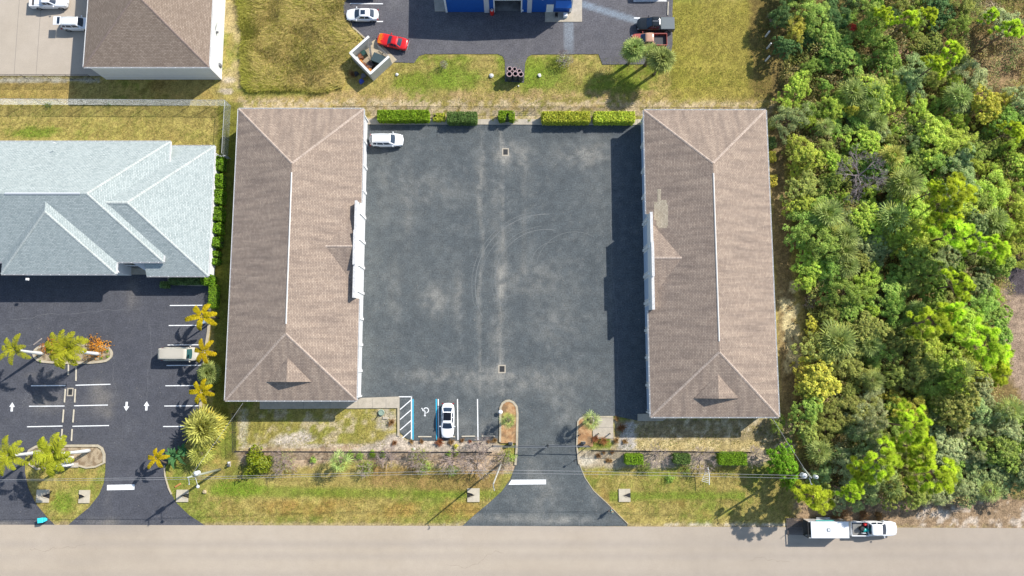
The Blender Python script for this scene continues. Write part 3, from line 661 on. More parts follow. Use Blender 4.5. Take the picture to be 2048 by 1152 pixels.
    g.add([a+ov, e+ov, rf+ov, rb], [(0, 2, 3), (2, 1, 3)]); gg = g.build('gablet', M_BROWN, roof, org, uv=True)
    MB().add([a, e, rf], [(0, 1, 2)]).build('gablet_face', M_WHITE, gg, org)
    v = MB()
    for dz in (0, -.07): v.add([a+ov+Vector((0, 0, dz)), rf+ov+Vector((0, 0, dz)), e+ov+Vector((0, 0, dz))], [])
    v.add([a+ov, rf+ov, rf+ov+Vector((0, 0, -.13)), a+ov+Vector((0, 0, -.13))], [(0, 1, 2, 3)]); v.add([e+ov, rf+ov, rf+ov+Vector((0, 0, -.13)), e+ov+Vector((0, 0, -.13))], [(0, 1, 2, 3)])
    v.build('gablet_trim', M_TRIM, gg, org, fixn=False)
    return t_, roof, (x0, x1, y0, y1, r0, r1, zr)
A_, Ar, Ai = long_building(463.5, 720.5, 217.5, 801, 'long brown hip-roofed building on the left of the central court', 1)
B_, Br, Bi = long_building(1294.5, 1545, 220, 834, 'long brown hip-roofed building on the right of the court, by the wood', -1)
small_vent(Ar, P(479, 797, 4.25), None); small_vent(Ar, P(476, 727, 4.9), None, 'pipe'); small_vent(Ar, P(537, 520, 6.6), None, 'pipe')
# weathered pale patch of shingles on the right roof
mb = MB(); x0, x1, y0, y1 = Bi[:4]; zz = lambda x: 4.1+(x-x0)*.36+.012
for (a, b, c, d) in ((1308,1320,404,440),(1313,1336,410,452),(1316,1334,400,456),(1315,1322,378,410)):
    q = [slope_hit(*p, Vector((x0, 0, 4.1)), Vector((-.36, 0, 1)).normalized()) for p in ((a,d),(b,d),(b,c),(a,c))]; mb.add([(v.x, v.y, zz(v.x)+.002*len(mb.f)) for v in q], [(0, 1, 2, 3)])
mb.build('shingle_patch', shingle_mat('bleached_shingles', S(236, 220, 192), S(206, 188, 162), S(214, 196, 170)), Br, B_.location, uv=True)
# downpipes at the corners of the long buildings
for (bd, inf, s) in ((A_, Ai, 1), (B_, Bi, -1)):
    x = inf[1]-.2 if s > 0 else inf[0]+.2
    for y in (inf[2]+.5, inf[3]-.5): MB().tube([(x+s*.02, y, 0), (x+s*.02, y, 3.9)], .06, 8).build('downpipe', M_TRIM, bd, bd.location)
# ---------------------------------------------------------------- white-walled hall, top left
ZC = 5.0; x0, x1 = P(167,134,ZC).x, P(418,134,ZC).x; y0 = P(290,134,ZC).y; y1 = y0+34
hall = thing('white_walled_hall', 'taupe hip-roofed hall with tall white walls at the top left corner', 'building', ((x0+x1)/2, (y0+y1)/2, 0)); o_ = hall.location
wl = MB(); oh = .3; wl.prism([(x0+oh, y0+oh), (x1-oh, y0+oh), (x1-oh, y1-oh), (x0+oh, y1-oh)], -.05, ZC-.16); hw_ = wl.build('wall', mat('hall_wall', (.60, .61, .60), rough=.8, noise=.05, nscale=2), hall, o_)
hip_roof('roof', x0, x1, y0, y1, ZC, .42, hall, M_BROWN2, 'y', True, None, mat('hip_cap_taupe', S(160, 140, 128), noise=.2, nscale=2, rough=.95))
MB().box(x0+oh, x1-oh, y0+oh-.03, y0+oh, 1.18, 1.26).build('wall_band', M_TRIM, hall, o_)
MB().box(x1-oh-.1, x1-oh+.03, y0+oh-.032, y0+oh+.5, 0, 4.8).build('corner_board', M_TRIM, hall, o_)
# wall lamp and its bracket on the long white side
lamp = MB().box(x1-oh, x1-oh+.35, y0+6.2, y0+6.5, 2.6, 2.75, ch=.03); lamp.tube([(x1-oh, y0+6.4, 3.0), (x1-oh+.3, y0+7.6, 3.1)], .03, 6); lamp.build('wall_lamp', mat('lamp_grey', (.1, .1, .11)), hall, o_)
mm = MB(); mm.box(x1-oh, x1-oh+.22, y0+1.9, y0+2.3, .5, 1.3); mm.build('meter_box', mat('meter_grey', (.16, .16, .17), rough=.6), hall, o_)
for k in range(5):
    yy = y0+3.5+k*3.1; w_ = MB(); w_.box(x1-oh+.002, x1-oh+.03, yy, yy+.9, .3, .8); w_.build('wall_louver', M_TRIM, hall, o_)
# ---------------------------------------------------------------- pale-roofed clinic, left
ZM, ZW, pit = 4.6, 3.2, .5
mx1 = P(334, 400, ZM).x; my0, my1 = P(280, 524, ZM).y, P(200, 283, ZM).y; mx0 = P(-330, 400, ZM).x
cl = thing('pale_roofed_building', 'pale blue-grey shingled building with stepped hip roofs at the left edge', 'building', (mx1-22, (my0+my1)/2, 0)); o_ = cl.location
CAPP = mat('hip_cap_pale', S(214, 220, 214), noise=.18, nscale=2, rough=.95)
ra, q0, q1, zr = hip_roof('roof', mx0, mx1, my0, my1, ZM, pit, cl, M_PALE, 'x', True, None, CAPP)
rv = MB(); p = q1+Vector((-10.9, 0, 0)); q = q1+Vector((-.9, 0, 0)); rv.add([p+Vector((0,-.14,.01)), p+Vector((0,0,.08)), p+Vector((0,.14,.01)), q+Vector((0,-.14,.01)), q+Vector((0,0,.08)), q+Vector((0,.14,.01))], [(0,1,4,3),(1,2,5,4),(0,2,1),(3,4,5)])
rv.build('ridge_vent', mat('ridge_vent_grey', (.5, .52, .54), rough=.5), ra, o_)
wx1 = P(423, 420, ZW).x; wy0, wy1 = P(355, 552, ZW).y, P(385, 292, ZW).y; wx0 = wx1-20.5
xn = P(293,553,ZW).x; hh = (wy1-wy0)/2; ymid = (wy0+wy1)/2; zr_ = ZW+hh*pit; xw = P(200,404,zr_).x; yi = my0+.35; zi = ZW+(yi-wy0)*pit
V_ = [Vector(v) for v in ((xn,wy0,ZW),(wx1,wy0,ZW),(wx1,wy1,ZW),(xw,wy1,ZW),(wx1-hh,ymid,zr_),(xw,ymid,zr_),(xw,yi,zi),(xn,yi,zi))]
rw = MB().add(V_, [(0,1,4,5,6,7),(1,2,4),(2,3,5,4)]).build('roof', M_PALE, cl, o_, uv=True)
dn_ = Vector((0,0,-.16)); MB().add([V_[7],V_[0],V_[1],V_[2],V_[3]]+[v+dn_ for v in (V_[7],V_[0],V_[1],V_[2],V_[3])], [(0,1,6,5),(1,2,7,6),(2,3,8,7),(3,4,9,8)]).build('fascia', M_TRIM, rw, o_)
for a_, b_ in ((V_[1],V_[4]),(V_[2],V_[4]),(V_[5],V_[4])): cp_ = MB(); hipcap(cp_, a_, b_); cp_.build('hip_cap', CAPP, rw, o_, fixn=False)
sx0, sx1 = P(2, 548, ZM).x, P(232, 548, ZM).x; sy0 = P(120, 548, ZM).y
hip_roof('roof', sx0, sx1, sy0, sy0+(sx1-sx0)+1.6, ZM, .48, cl, M_PALE, 'y', False, None, CAPP)
g = MB(); gutter(g, (wx1, wy0), (wx1, wy1), (1, 0), ZW); gutter(g, (P(293,553,ZW).x, wy0), (wx1, wy0), (0, -1), ZW); gutter(g, (sx0, sy0), (sx1, sy0), (0, -1), ZM); gutter(g, (mx1-3, wy1), (wx1, wy1), (0, 1), ZW); gutter(g, (sx1, sy0), (sx1, my0), (1, 0), ZM)
g.build('gutter', [M_TRIM, M_GUT], cl, o_)
wl = MB(); wl.prism([(mx0+.5, my0+.5), (mx1-.5, my0+.5), (mx1-.5, my1-.5), (mx0+.5, my1-.5)], -.05, ZM-.16)
wl.prism([(P(296,553,ZW).x, wy0+.5), (wx1-.5, wy0+.5), (wx1-.5, wy1-.5), (mx1-6, wy1-.5), (mx1-6, my0+.6)], -.05, ZW-.17); wl.prism([(sx0+.4, sy0+.4), (sx1-.4, sy0+.4), (sx1-.4, my0+1), (sx0+.4, my0+1)], -.05, ZM-.17)
wl.build('wall', M_WHITE, cl, o_)
# entrance glazing in the recess
fr = MB(); xa = sx1+.1; ya = my0+.5
fr.box(xa, xa+2.0, ya-.75, ya-.66, .1, 2.6); fe = fr.build('entrance_door', M_TRIM, cl, o_)
gl = MB(); gl.box(xa+.12, xa+.5, ya-.78, ya-.752, .3, 2.4); gl.box(xa+.62, xa+1.1, ya-.78, ya-.752, .3, 2.4); gl.box(xa+1.22, xa+1.8, ya-.78, ya-.752, .3, 2.4); gl.build('pane', M_GLASS, fe, o_)
n = Vector((0, pit, 1)).normalized(); p0 = Vector((0, my1, ZM))
for (a, b, k) in ((137,297,'box'),(150,297,'box'),(94,290.5,'pipe'),(105,290.5,'pipe'),(158,291,'pipe'),(117,319,'pipe')): small_vent(ra, slope_hit(a, b, p0, n), None, k)
n = Vector((0, pit, 1)).normalized()
for (a, b) in ((362,301),(378,301)): small_vent(ra, slope_hit(a, b, Vector((0, wy1, ZW)), n), None, 'pipe')
small_vent(ra, slope_hit(221, 505, Vector((0, my0, ZM)), Vector((0, -pit, 1)).normalized())+Vector((0, 0, .1)), None, 'pipe')
# ---------------------------------------------------------------- blue metal workshop, top
M_BLUE = mat('blue_metal', (.012, .10, .42), rough=.45, noise=.06, nscale=2); M_BLUE2 = mat('blue_awning', (.02, .14, .52), rough=.4)
bx0, bx1, by0 = P(893,23.5).x, P(1141,24).x, P(1000,24).y; bm_ = (bx0+bx1)/2; org = (bm_, by0+9, 0)
ws = thing('blue_workshop', 'bright blue metal workshop with an open roller door at the top edge', 'building', org); o_ = ws.location
gx0, gx1 = P(990,23).x, P(1041.5,23).x; e0, e1 = 5.5, 6.15
wl = MB(); y1 = by0+18
def gable_wall(xa, xb, z0, thick=.2):
    za = e0+(e1-e0)*(1-abs(xa-bm_)/(bx1-bm_)); zb = e0+(e1-e0)*(1-abs(xb-bm_)/(bx1-bm_))
    wl.add([(xa,by0,z0),(xb,by0,z0),(xb,by0,zb),(xa,by0,za),(xa,by0+thick,z0),(xb,by0+thick,z0),(xb,by0+thick,zb),(xa,by0+thick,za)], [(0,1,2,3),(7,6,5,4),(0,4,5,1),(0,3,7,4),(1,5,6,2)])
gable_wall(bx0, gx0, 0); gable_wall(gx1, bx1, 0); gable_wall(gx0, bm_, 3.4); gable_wall(bm_, gx1, 3.4)
wl.box(bx0, bx0+.15, by0+.2, y1, 0, e0); wl.box(bx1-.15, bx1, by0+.2, y1, 0, e0); wl.box(bx0, bx1, y1, y1+.2, 0, e0)
wl.build('wall', M_BLUE, ws, o_)
rb = MB(); n = 100
for i in range(n): 
    x = bx0+.2+(bx1-bx0-.4)*i/n
    if not (gx0-.3 < x < gx1+.2): rb.box(x, x+.05, by0-.025, by0, .02, 5.4)
    elif rb.v: rb.build('wall_rib', M_BLUE, ws, o_); rb = MB()
rb.build('wall_rib', M_BLUE, ws, o_)
rf = MB(); rf.add([(bx0-.2,by0-.15,e0),(bm_,by0-.15,e1),(bm_,y1+.3,e1),(bx0-.2,y1+.3,e0)], [(0,1,2,3)]); rf.add([(bm_,by0-.15,e1),(bx1+.2,by0-.15,e0),(bx1+.2,y1+.3,e0),(bm_,y1+.3,e1)], [(0,1,2,3)])
rf.build('roof', mat('white_metal_roof', (.6, .62, .64), rough=.4), ws, o_)
d = MB(); d.box(gx0-.18, gx0, by0-.05, by0+.1, 0, 3.55); d.box(gx1, gx1+.18, by0-.05, by0+.1, 0, 3.55); d.box(gx0, gx1, by0-.05, by0+.1, 3.4, 3.6); dr = d.build('roller_door_frame', M_TRIM, ws, o_)
MB().box(gx0, gx1, by0+.21, by0+14, -.02, .012).build('workshop_floor', mat('shop_floor', (.22, .21, .2), noise=.4, nscale=.8), dr, o_)
for (a, b) in ((969,979),(1054,1063)): xa, xb = P(a,24).x, P(b,24).x; MB().box(xa, xb, by0-.12, by0-.03, 0, 5.6).build('pilaster', mat('grey_pilaster', (.5, .5, .55), rough=.5), ws, o_)
MB().box(bx0-.08, bx0+.18, by0-.1, by0-.03, 0, 5.4).build('corner_trim', M_TRIM, ws, o_); MB().box(bx1-.18, bx1+.1, by0-.1, by0-.03, 0, 5.4).build('corner_trim', M_TRIM, ws, o_)
xa, xb = P(1092,24).x, P(1106,24).x; MB().box(xa, xb, by0-.08, by0-.03, .1, 2.3).build('door', M_TRIM, ws, o_)
xa, xb = P(1109,24).x, P(1140,24).x
aw = MB(); aw.add([(xa,by0-.04,3.3),(xb,by0-.04,3.3),(xb,by0-.75,2.6),(xa,by0-.75,2.6),(xa,by0-.04,3.2),(xb,by0-.04,3.2),(xb,by0-.75,2.5),(xa,by0-.75,2.5)], [(0,3,2,1),(4,5,6,7),(2,3,7,6),(0,4,7,3),(1,2,6,5)])
for i in range(12): x = xa+(xb-xa)*i/11; aw.box(x-.02, x+.02, by0-.74, by0-.05, 0, 0) if False else None
a_ = aw.build('awning', M_BLUE2, ws, o_)
for (xx) in (xa+.15, xb-.15): MB().tube([(xx, by0-.05, 2.2), (xx, by0-.7, 2.55)], .025, 6).build('awning_bracket', M_TRIM, a_, o_)
for (a, b, z) in ((1083,4,4.0),(1045,24,.8)): x = P(a,24).x; MB().lathe([(0,.14),(.1,.1),(.14,0),(.14,-.08),(0,-.08)], (x, by0-.16, z), 12).build('wall_light', M_TRIM, ws, o_)
# ---------------------------------------------------------------- walled bin enclosure
he = 2.3
c1, c2, c3, c4 = [P(*q, he) for q in ((738,73),(701,106),(741,147),(778,113))]
en = thing('bin_enclosure', 'pale block wall bin enclosure, three-sided and open towards the red car', 'enclosure', ((c2+c4)/2).to_tuple()[:2]+(0,)); o_ = en.location
M_BLK = mat('painted_block', S(196, 196, 190), rough=.9, noise=.12, nscale=1.5, grain=.08, gscale=8); wl = MB()
wl.wall(c1, c2, .24, -.05, he); d = (c3-c2).normalized()*.12; wl.wall(c2-d, c3+d, .24, -.05, he-.002); wl.wall(c3, c4, .24, -.05, he); wl.build('wall', M_BLK, en, o_)
cp = MB(); cp.wall(c1, c2, .34, he, he+.07, 0); cp.wall(c2-d, c3+d, .34, he, he+.073, 0); cp.wall(c3, c4, .34, he, he+.07, 0); cp.build('coping', mat('coping_white', (.68, .68, .66), rough=.8), en, o_)
fl = MB(); q = [P(738,85), P(712,108), P(745,146), P(790,118)]; fl.prism([(v.x, v.y) for v in (P(752,78), P(703,112), P(745,158), P(794,120))], -.05, .06); fl.build('floor_slab', mat('stained_slab', S(205, 188, 158), noise=.3, nscale=1), en, o_)
def gate_leaf(a, b, nm='gate', par=en):
    mb = MB(); mb.wall(a, b, .05, .2, .26); mb.wall(a, b, .05, 1.7, 1.76); 
    for k in range(12): p = Vector(a)+(Vector(b)-Vector(a))*(k/11); mb.box(p.x-.02, p.x+.02, p.y-.02, p.y+.02, .15, 1.8)
    mb.build(nm, mat('gate_metal', (.35, .36, .38), rough=.4, metal=.6), par, par.location)
gate_leaf(P(738,78,1), P(742,112,1)); gate_leaf(P(779,116,1), P(757,95,1))
# ================================================================ VEGETATION
LK = dict(gold=1.25, royal=1.25, hedge=1.7, hedgey=1.65, croton=1.3, hedged=1.6, brown=1.4, rust=1.5, pine=2.1, palm=1.7, palmy=1.6, silver=1.6); LA = dict(gold=0, royal=0, hedge=.005, hedgey=.005, croton=0, pine=.0)
def leafmat(name, c, rnd=.12, tr=.4): return mat(name, tuple(min(.85, v*LK.get(name[5:], 2.1)*q+LA.get(name[5:], .02)) for v, q in zip(c, (1.06, 1.14, 1.2) if name[5:] in ('yellowish','palmy','pine') else (1.02, 1.16, 1.2) if name[5:] in ('olive', 'greyish') else (1.42, 1.22, 1.22) if name[5:] in ('olive','green','bright','bluegreen','dark','greyish','palm') else (1, 1, 1))), rough=.75, spec=.25, attr=True, rnd=rnd, trans=tr)
LM = {k: leafmat('leaf_'+k, v, .05 if k in ('gold', 'royal') else .12) for k, v in dict(
    olive=S(140,140,66), green=S(112,142,60), bright=S(134,160,60), bluegreen=S(112,136,84), dark=S(72,104,54), yellowish=S(168,162,62), greyish=S(148,148,100), pine=S(174,182,64),
    palm=S(128,150,84), palmy=S(176,172,84), royal=S(176,184,48), gold=S(196,178,24), hedge=S(120,156,34), hedgey=S(172,182,62), hedged=S(92,124,52), croton=S(216,158,58),
    brown=S(150,112,66), banana=S(60,110,60), silver=S(190,196,176), rust=S(160,104,60), red=S(190,90,60)).items()}
M_BARK = mat('bark', S(128,108,92), noise=.3, nscale=3, rough=.95); M_PBARK = mat('palm_bark', S(122,106,88), noise=.3, nscale=4, rough=.95)
M_TWIG = mat('twig', S(196,176,166), noise=.25, nscale=3, rough=.95, rnd=.1); M_PINEBARK = mat('pine_bark', S(140,112,96), noise=.3, nscale=3, rough=.95)
M_WTRUNK = mat('white_palm_trunk', (.62, .63, .62), noise=.12, nscale=2, rough=.8)
def leaf_mesh(name, C, Nn, L_, W_, m, r=None, var=.3, tint=None):
    """diamond leaves: centres C, normals Nn, half lengths"""
    r = r or rng; n = len(C); Nn = Nn/np.linalg.norm(Nn, axis=1, keepdims=True)
    t = r.normal(size=(n, 3)); a = np.cross(Nn, t); a /= np.linalg.norm(a, axis=1, keepdims=True)+1e-9; b = np.cross(Nn, a)
    L_ = np.broadcast_to(np.asarray(L_), (n,))[:, None]; W_ = np.broadcast_to(np.asarray(W_), (n,))[:, None]
    V = np.stack([C-a*L_, C-b*W_, C+a*L_, C+b*W_], 1).reshape(-1, 3); Fq = np.arange(4*n).reshape(n, 4)
    me = bpy.data.meshes.new(name); fast_mesh(me, V, Fq)
    k = (1-var+2*var*r.random((n, 1))); yel = 1+.25*(r.random((n, 1))-.3)
    c = np.concatenate([k*yel, k, k*(1-.2*(yel-1))], 1)
    if tint is not None: c = c*tint
    set_col(me, np.repeat(c, 4, 0)); me.materials.append(m); return me
def obj_of(name, me, parent=None):
    o = bpy.data.objects.new(name, me); return link(o, parent)
def setmat(o, m):
    o.material_slots[0].link = 'OBJECT'; o.material_slots[0].material = m
def crown_pts(R, hgt, nc, per, r, lump=.3, sp=.17, z0=.6):
    ang = r.random(nc)*2*PI; ph = r.random(3)*6
    out = 1+lump*(.5*np.sin(2*ang+ph[0])+.35*np.sin(3*ang+ph[1])+.3*np.sin(5*ang+ph[2]))
    u = r.random(nc)**.6*1.08; rad = R*u*out*.92
    z = hgt*(z0+(1-z0)*np.sqrt(np.clip(1-(u*.95)**2, 0, 1))*(.72+.4*r.random(nc)))
    cc = np.stack([rad*np.cos(ang), rad*np.sin(ang), z], 1)
    s = R*sp*(.6+.8*r.random(nc))
    P_ = np.repeat(cc, per, 0); d = r.normal(size=(nc*per, 3)); d /= np.linalg.norm(d, axis=1, keepdims=True)
    q = P_+d*np.repeat(s, per)[:, None]*(r.random((nc*per, 1))**.45)*np.array([1, 1, .7])
    nn = d*.7+np.array([0, 0, .9])+r.normal(size=d.shape)*.45
    shade = np.repeat(.7+.6*r.random(nc), per)[:, None]
    return cc, q, nn, shade
def limbs(mb, cc, base, r, k=9, rad=.16, rs=None):
    idx = r.choice(len(cc), min(k, len(cc)), replace=False); fork = Vector(base)
    for i in idx:
        c = Vector(cc[i]); mid = fork.lerp(c, .5)+Vector(r.normal(size=3))*.15
        mb.tube([fork, mid, c], [rad*.5, rad*.3, rad*.08], 5)
BROAD = []
def mk_broad(R=3.0, hgt=5.0, nc=95, per=52, lump=.3, leaf=.15, sp=.17, seed=1):
    r = np.random.default_rng(seed); cc, q, nn, sh = crown_pts(R, hgt, nc, per, r, lump, sp)
    me = leaf_mesh('crown', q, nn, leaf*(.7+.6*r.random(len(q))), leaf*.55, LM['green'], r, .32, sh)
    mb = MB(); mb.tube([(0,0,-.1),(.1,.05,hgt*.25),(.05,0,hgt*.5)], [.2,.15,.1], 7); limbs(mb, cc, (.05,0,hgt*.45), r, 12)
    t = mb.build('trunk', M_BARK, fixn=False); tm = t.data; bpy.data.objects.remove(t); return tm, me
PR_B = [mk_broad(3, 5, 170, 52, .6, .125, .12, 1), mk_broad(3, 5.2, 130, 66, .7, .11, .15, 2), mk_broad(3, 4.8, 210, 44, .5, .135, .11, 3), mk_broad(3, 5, 100, 80, .8, .105, .17, 4), mk_broad(3, 5.2, 240, 38, .6, .15, .10, 5)]
def mk_pine(seed, h=12.0, R=2.6, npf=58):
    r = np.random.default_rng(seed); mb = MB(); V = []; cols = []
    top = h*.96; mb.tube([(0,0,-.1),(.1,.05,h*.5),(.0,.1,top)], [.2,.14,.05], 7)
    C = []
    for i in range(npf):
        a = r.random()*2*PI; rr = R*(r.random()**.55)*(1+.35*math.sin(2*a+seed)); z = top-(rr/R)**1.6*1.7-r.random()*1.0
        C.append((rr*math.cos(a), rr*math.sin(a), z))
    for i, c in enumerate(C):
        if i % 2 == 0:
            zb = c[2]-.5-.35*math.hypot(c[0], c[1]); mb.tube([(0.03,.06,max(zb, h*.55)), (c[0]*.55, c[1]*.55, (c[2]+zb)/2-.1), c], [.06,.04,.015], 4)
    per = 170; Cn = np.repeat(np.array(C), per, 0); d = r.normal(size=Cn.shape); d[:, 2] = np.abs(d[:, 2])*.8+.05*r.normal(size=len(d)); d /= np.linalg.norm(d, axis=1, keepdims=True)
    s = np.repeat(.42+.22*r.random(len(C)), per)[:, None]*(.75+.35*r.random((len(Cn), 1))); t = np.cross(d, r.normal(size=d.shape)); t /= np.linalg.norm(t, axis=1, keepdims=True)
    w_ = .045; base = Cn+d*s*.15; tip = Cn+d*s
    Vv = np.stack([base-t*w_, tip-t*w_*.3, tip+t*w_*.3, base+t*w_], 1).reshape(-1, 3)
    me = bpy.data.meshes.new('crown'); fast_mesh(me, Vv, np.arange(len(Vv)).reshape(-1, 4))
    k = np.repeat(.75+.5*r.random(len(C)), per)[:, None]*(.8+.4*r.random((len(Cn), 1))); set_col(me, np.repeat(np.concatenate([k, k, k*.9], 1), 4, 0)); me.materials.append(LM['pine'])
    o = mb.build('trunk', M_PINEBARK, fixn=False); tm = o.data; bpy.data.objects.remove(o); return tm, me
PR_P = [mk_pine(11), mk_pine(12, 12, 3.0, 66), mk_pine(13, 12, 2.2, 46)]
def strips(name, S_, m, cols=None):
    """S_: list of (points, halfwidths, sideways vectors) ribbons"""
    V = []; Fq = []; cc = []
    for pts, ws, sd, c in S_:
        k = len(V)
        for p, w_, s in zip(pts, ws, sd): V += [p-s*w_, p+s*w_]; cc += [c, c]
        for i in range(len(pts)-1): Fq.append((k+2*i, k+2*i+1, k+2*i+3, k+2*i+2))
    me = bpy.data.meshes.new(name); fast_mesh(me, np.array(V), np.array(Fq)); set_col(me, np.array(cc)); me.materials.append(m); return me
def mk_fan(seed, h, R=2.1, nl=34, seg=15, trunk=.2, m='palm', droop=.5):
    """cabbage palm: round head of fan leaves"""
    r = np.random.default_rng(seed); S_ = []; 
    for i in range(nl):
        az = i*2.399+r.random()*.3; el = math.radians(78-i/nl*105+r.normal()*6)
        pl = R*(.5+.1*r.random()); d = np.array([math.cos(az)*math.cos(el), math.sin(az)*math.cos(el), math.sin(el)])
        c0 = np.array([0, 0, h]); side = np.array([-math.sin(az), math.cos(az), 0]); up = np.cross(d, side); up = -up if up[2] < 0 else up
        hub = c0+d*pl; k = .8+.4*r.random(); cy = 1+.35*(r.random()-.3) if i > nl*.6 else 1
        S_.append(([c0, c0+d*pl*.5, hub], [.03, .02, .02], [side]*3, (k*.9, k*.9, k*.6)))
        fl = R*.58*(.85+.3*r.random())
        for j in range(seg):
            a = (j/(seg-1)-.5)*math.radians(235); dd = d*math.cos(a)+side*math.sin(a); q1 = hub+dd*fl*.55+up*fl*.05*math.cos(a); q2 = hub+dd*fl*(1.0-.12*abs(a))+np.array([0, 0, -1])*fl*.25*droop-0*up
            s = np.cross(dd, up+.5*r.normal(size=3)*.5); s /= np.linalg.norm(s); kk = k*(.5+1.0*r.random())
            S_.append(([hub, q1, q2], [.015, .062, .02], [s]*3, (kk*cy, kk, kk*(.95 if cy <= 1 else .7))))
    me = strips('crown', S_, LM[m]); mb = MB()
    mb.tube([(0,0,-.1),(0,0,h*.5),(.0,0,h*.97)], [trunk*1.15, trunk, trunk], 9); mb.lathe([(trunk, h*.85), (trunk*1.7, h*.93), (trunk*1.2, h*1.0), (0, h*1.02)], n=9)
    o = mb.build('trunk', M_PBARK, fixn=False); tm = o.data; bpy.data.objects.remove(o); return tm, me
def mk_feather(seed, h, R=2.6, nf=9, m='royal', nleaf=46, ll=.6, trunk=.2, tm_=None, arch=1.0, shaft=True, lw=.035, upr=55):
    r = np.random.default_rng(seed); S_ = []; c0 = np.array([0, 0, h])
    for i in range(nf):
        az = 2*PI*i/nf+r.normal()*.12; el = math.radians(upr+r.normal()*9-(i % 3)*9); Lf = R*(1.02+.15*r.random()); k = .85+.3*r.random(); pts = []
        n = 14; p = c0.copy(); e = el
        for j in range(n+1):
            pts.append(p.copy()); d = np.array([math.cos(az)*math.cos(e), math.sin(az)*math.cos(e), math.sin(e)]); p = p+d*Lf*1.12/n; e -= math.radians(8.0*arch)*(.5+j/n)
        side = np.array([-math.sin(az), math.cos(az), 0.])
        S_.append((pts, [.045*(1-j/(n+1))+.01 for j in range(n+1)], [side]*(n+1), (k*1.1, k, k*.6)))
        for j in range(nleaf):
            f = .12+.88*j/nleaf; x = f*n; a = int(min(x, n-1)); b = x-a; q = pts[a]*(1-b)+pts[a+1]*b; t = pts[a+1]-pts[a]; t = t/np.linalg.norm(t)
            l = ll*math.sin(PI*min(1, .18+f*.80))**.6*(.85+.3*r.random())
            for s in (-1, 1):
                u = side*s*.85+t*.5+np.array([0, 0, .30*(r.random()-.25)]); u /= np.linalg.norm(u); w_ = np.cross(u, np.array([0, 0, 1])+.6*r.normal(size=3)); w_ /= np.linalg.norm(w_); kk = k*(.72+.5*r.random())
                S_.append(([q, q+u*l*.6+np.array([0, 0, -.02]), q+u*l+np.array([0, 0, -.18*l])], [lw*.6, lw, lw*.2], [w_]*3, (kk*(1+.12*(r.random())), kk, kk)))
    me = strips('crown', S_, LM[m]); mb = MB(); mb.tube([(0,0,-.1),(0,0,h*.12),(0,0,h*.5),(0,0,h*.8)], [trunk*1.25,trunk*1.15,trunk,trunk*.8], 10)
    if shaft: mb.tube([(0,0,h*.8),(0,0,h)], [trunk*.62, trunk*.35], 9, 1)
    o = mb.build('trunk', [tm_ or M_WTRUNK, mat('crownshaft', S(150,170,60), rough=.5)], fixn=False); tm = o.data; bpy.data.objects.remove(o); return tm, me
def mk_bare(seed, R=2.0, h=3.4, n0=8, dep=4, rad=.06, m=M_TWIG, spread=.9):
    r = np.random.default_rng(seed); mb = MB()
    def grow(p, d, l, rd, k):
        q = p+d*l; mid = p+d*l*.5+Vector(r.normal(size=3))*l*.08; mb.tube([p, mid, q], [rd, rd*.8, rd*.6], 3 if k < dep-1 else 4, 0, False)
        if k == 0: return
        for _ in range(3 if k > 1 else 4):
            nd = (d+Vector(r.normal(size=3))*.48+Vector((0, 0, .06))).normalized(); grow(q, nd, l*(.62+.2*r.random()), rd*.66, k-1)
    for i in range(n0):
        a = 2*PI*i/n0+r.random()*.6; d = Vector((math.cos(a)*spread, math.sin(a)*spread, .8+.5*r.random())).normalized(); grow(Vector((0, 0, 0)), d, R*.52, rad, dep)
    o = mb.build('branches', m, fixn=False); me = o.data; bpy.data.objects.remove(o); return me
def mk_tuft(seed, R=.5, n=140, m='brown', h=.7, lw=.02):
    r = np.random.default_rng(seed); S_ = []
    for i in range(n):
        a = r.random()*2*PI; e = math.radians(25+60*r.random()); d = np.array([math.cos(a)*math.cos(e), math.sin(a)*math.cos(e), math.sin(e)]); l = R*(.7+.5*r.random())*1.15; b = np.array([r.normal()*.06, r.normal()*.06, 0])
        s = np.array([-math.sin(a), math.cos(a), 0]); q = b+d*l*.6; t = b+d*l+np.array([0, 0, -.3*l]); k = .7+.6*r.random(); S_.append(([b, q, t], [lw, lw, lw*.3], [s]*3, (k, k, k)))
    return strips('blades', S_, LM[m])
# ---- placing --------------------------------------------------------------
def plant(kind, px, py, rpx, label, cat, protos, h_top, mats=None, group=None, sz=None, names=('trunk', 'crown'), rz=None, z0=0.0, R0=3.0, base=None):
    """px, py, rpx: crown seen in the photograph; h_top: real height of the crown's middle"""
    c = P(px, py, h_top) if base is None else P(*base)
    s = rpx/14.0/R0*(H-h_top)/H
    t = thing(kind, label, cat, (c.x, c.y, z0), random.random()*6.28 if rz is None else rz, group); 
    t.scale = (s, s, sz if sz else s)
    for nm, me, m in zip(names, protos, mats or (None, None)):
        o = obj_of(nm, me, t)
        if m is not None: setmat(o, m)
    return t
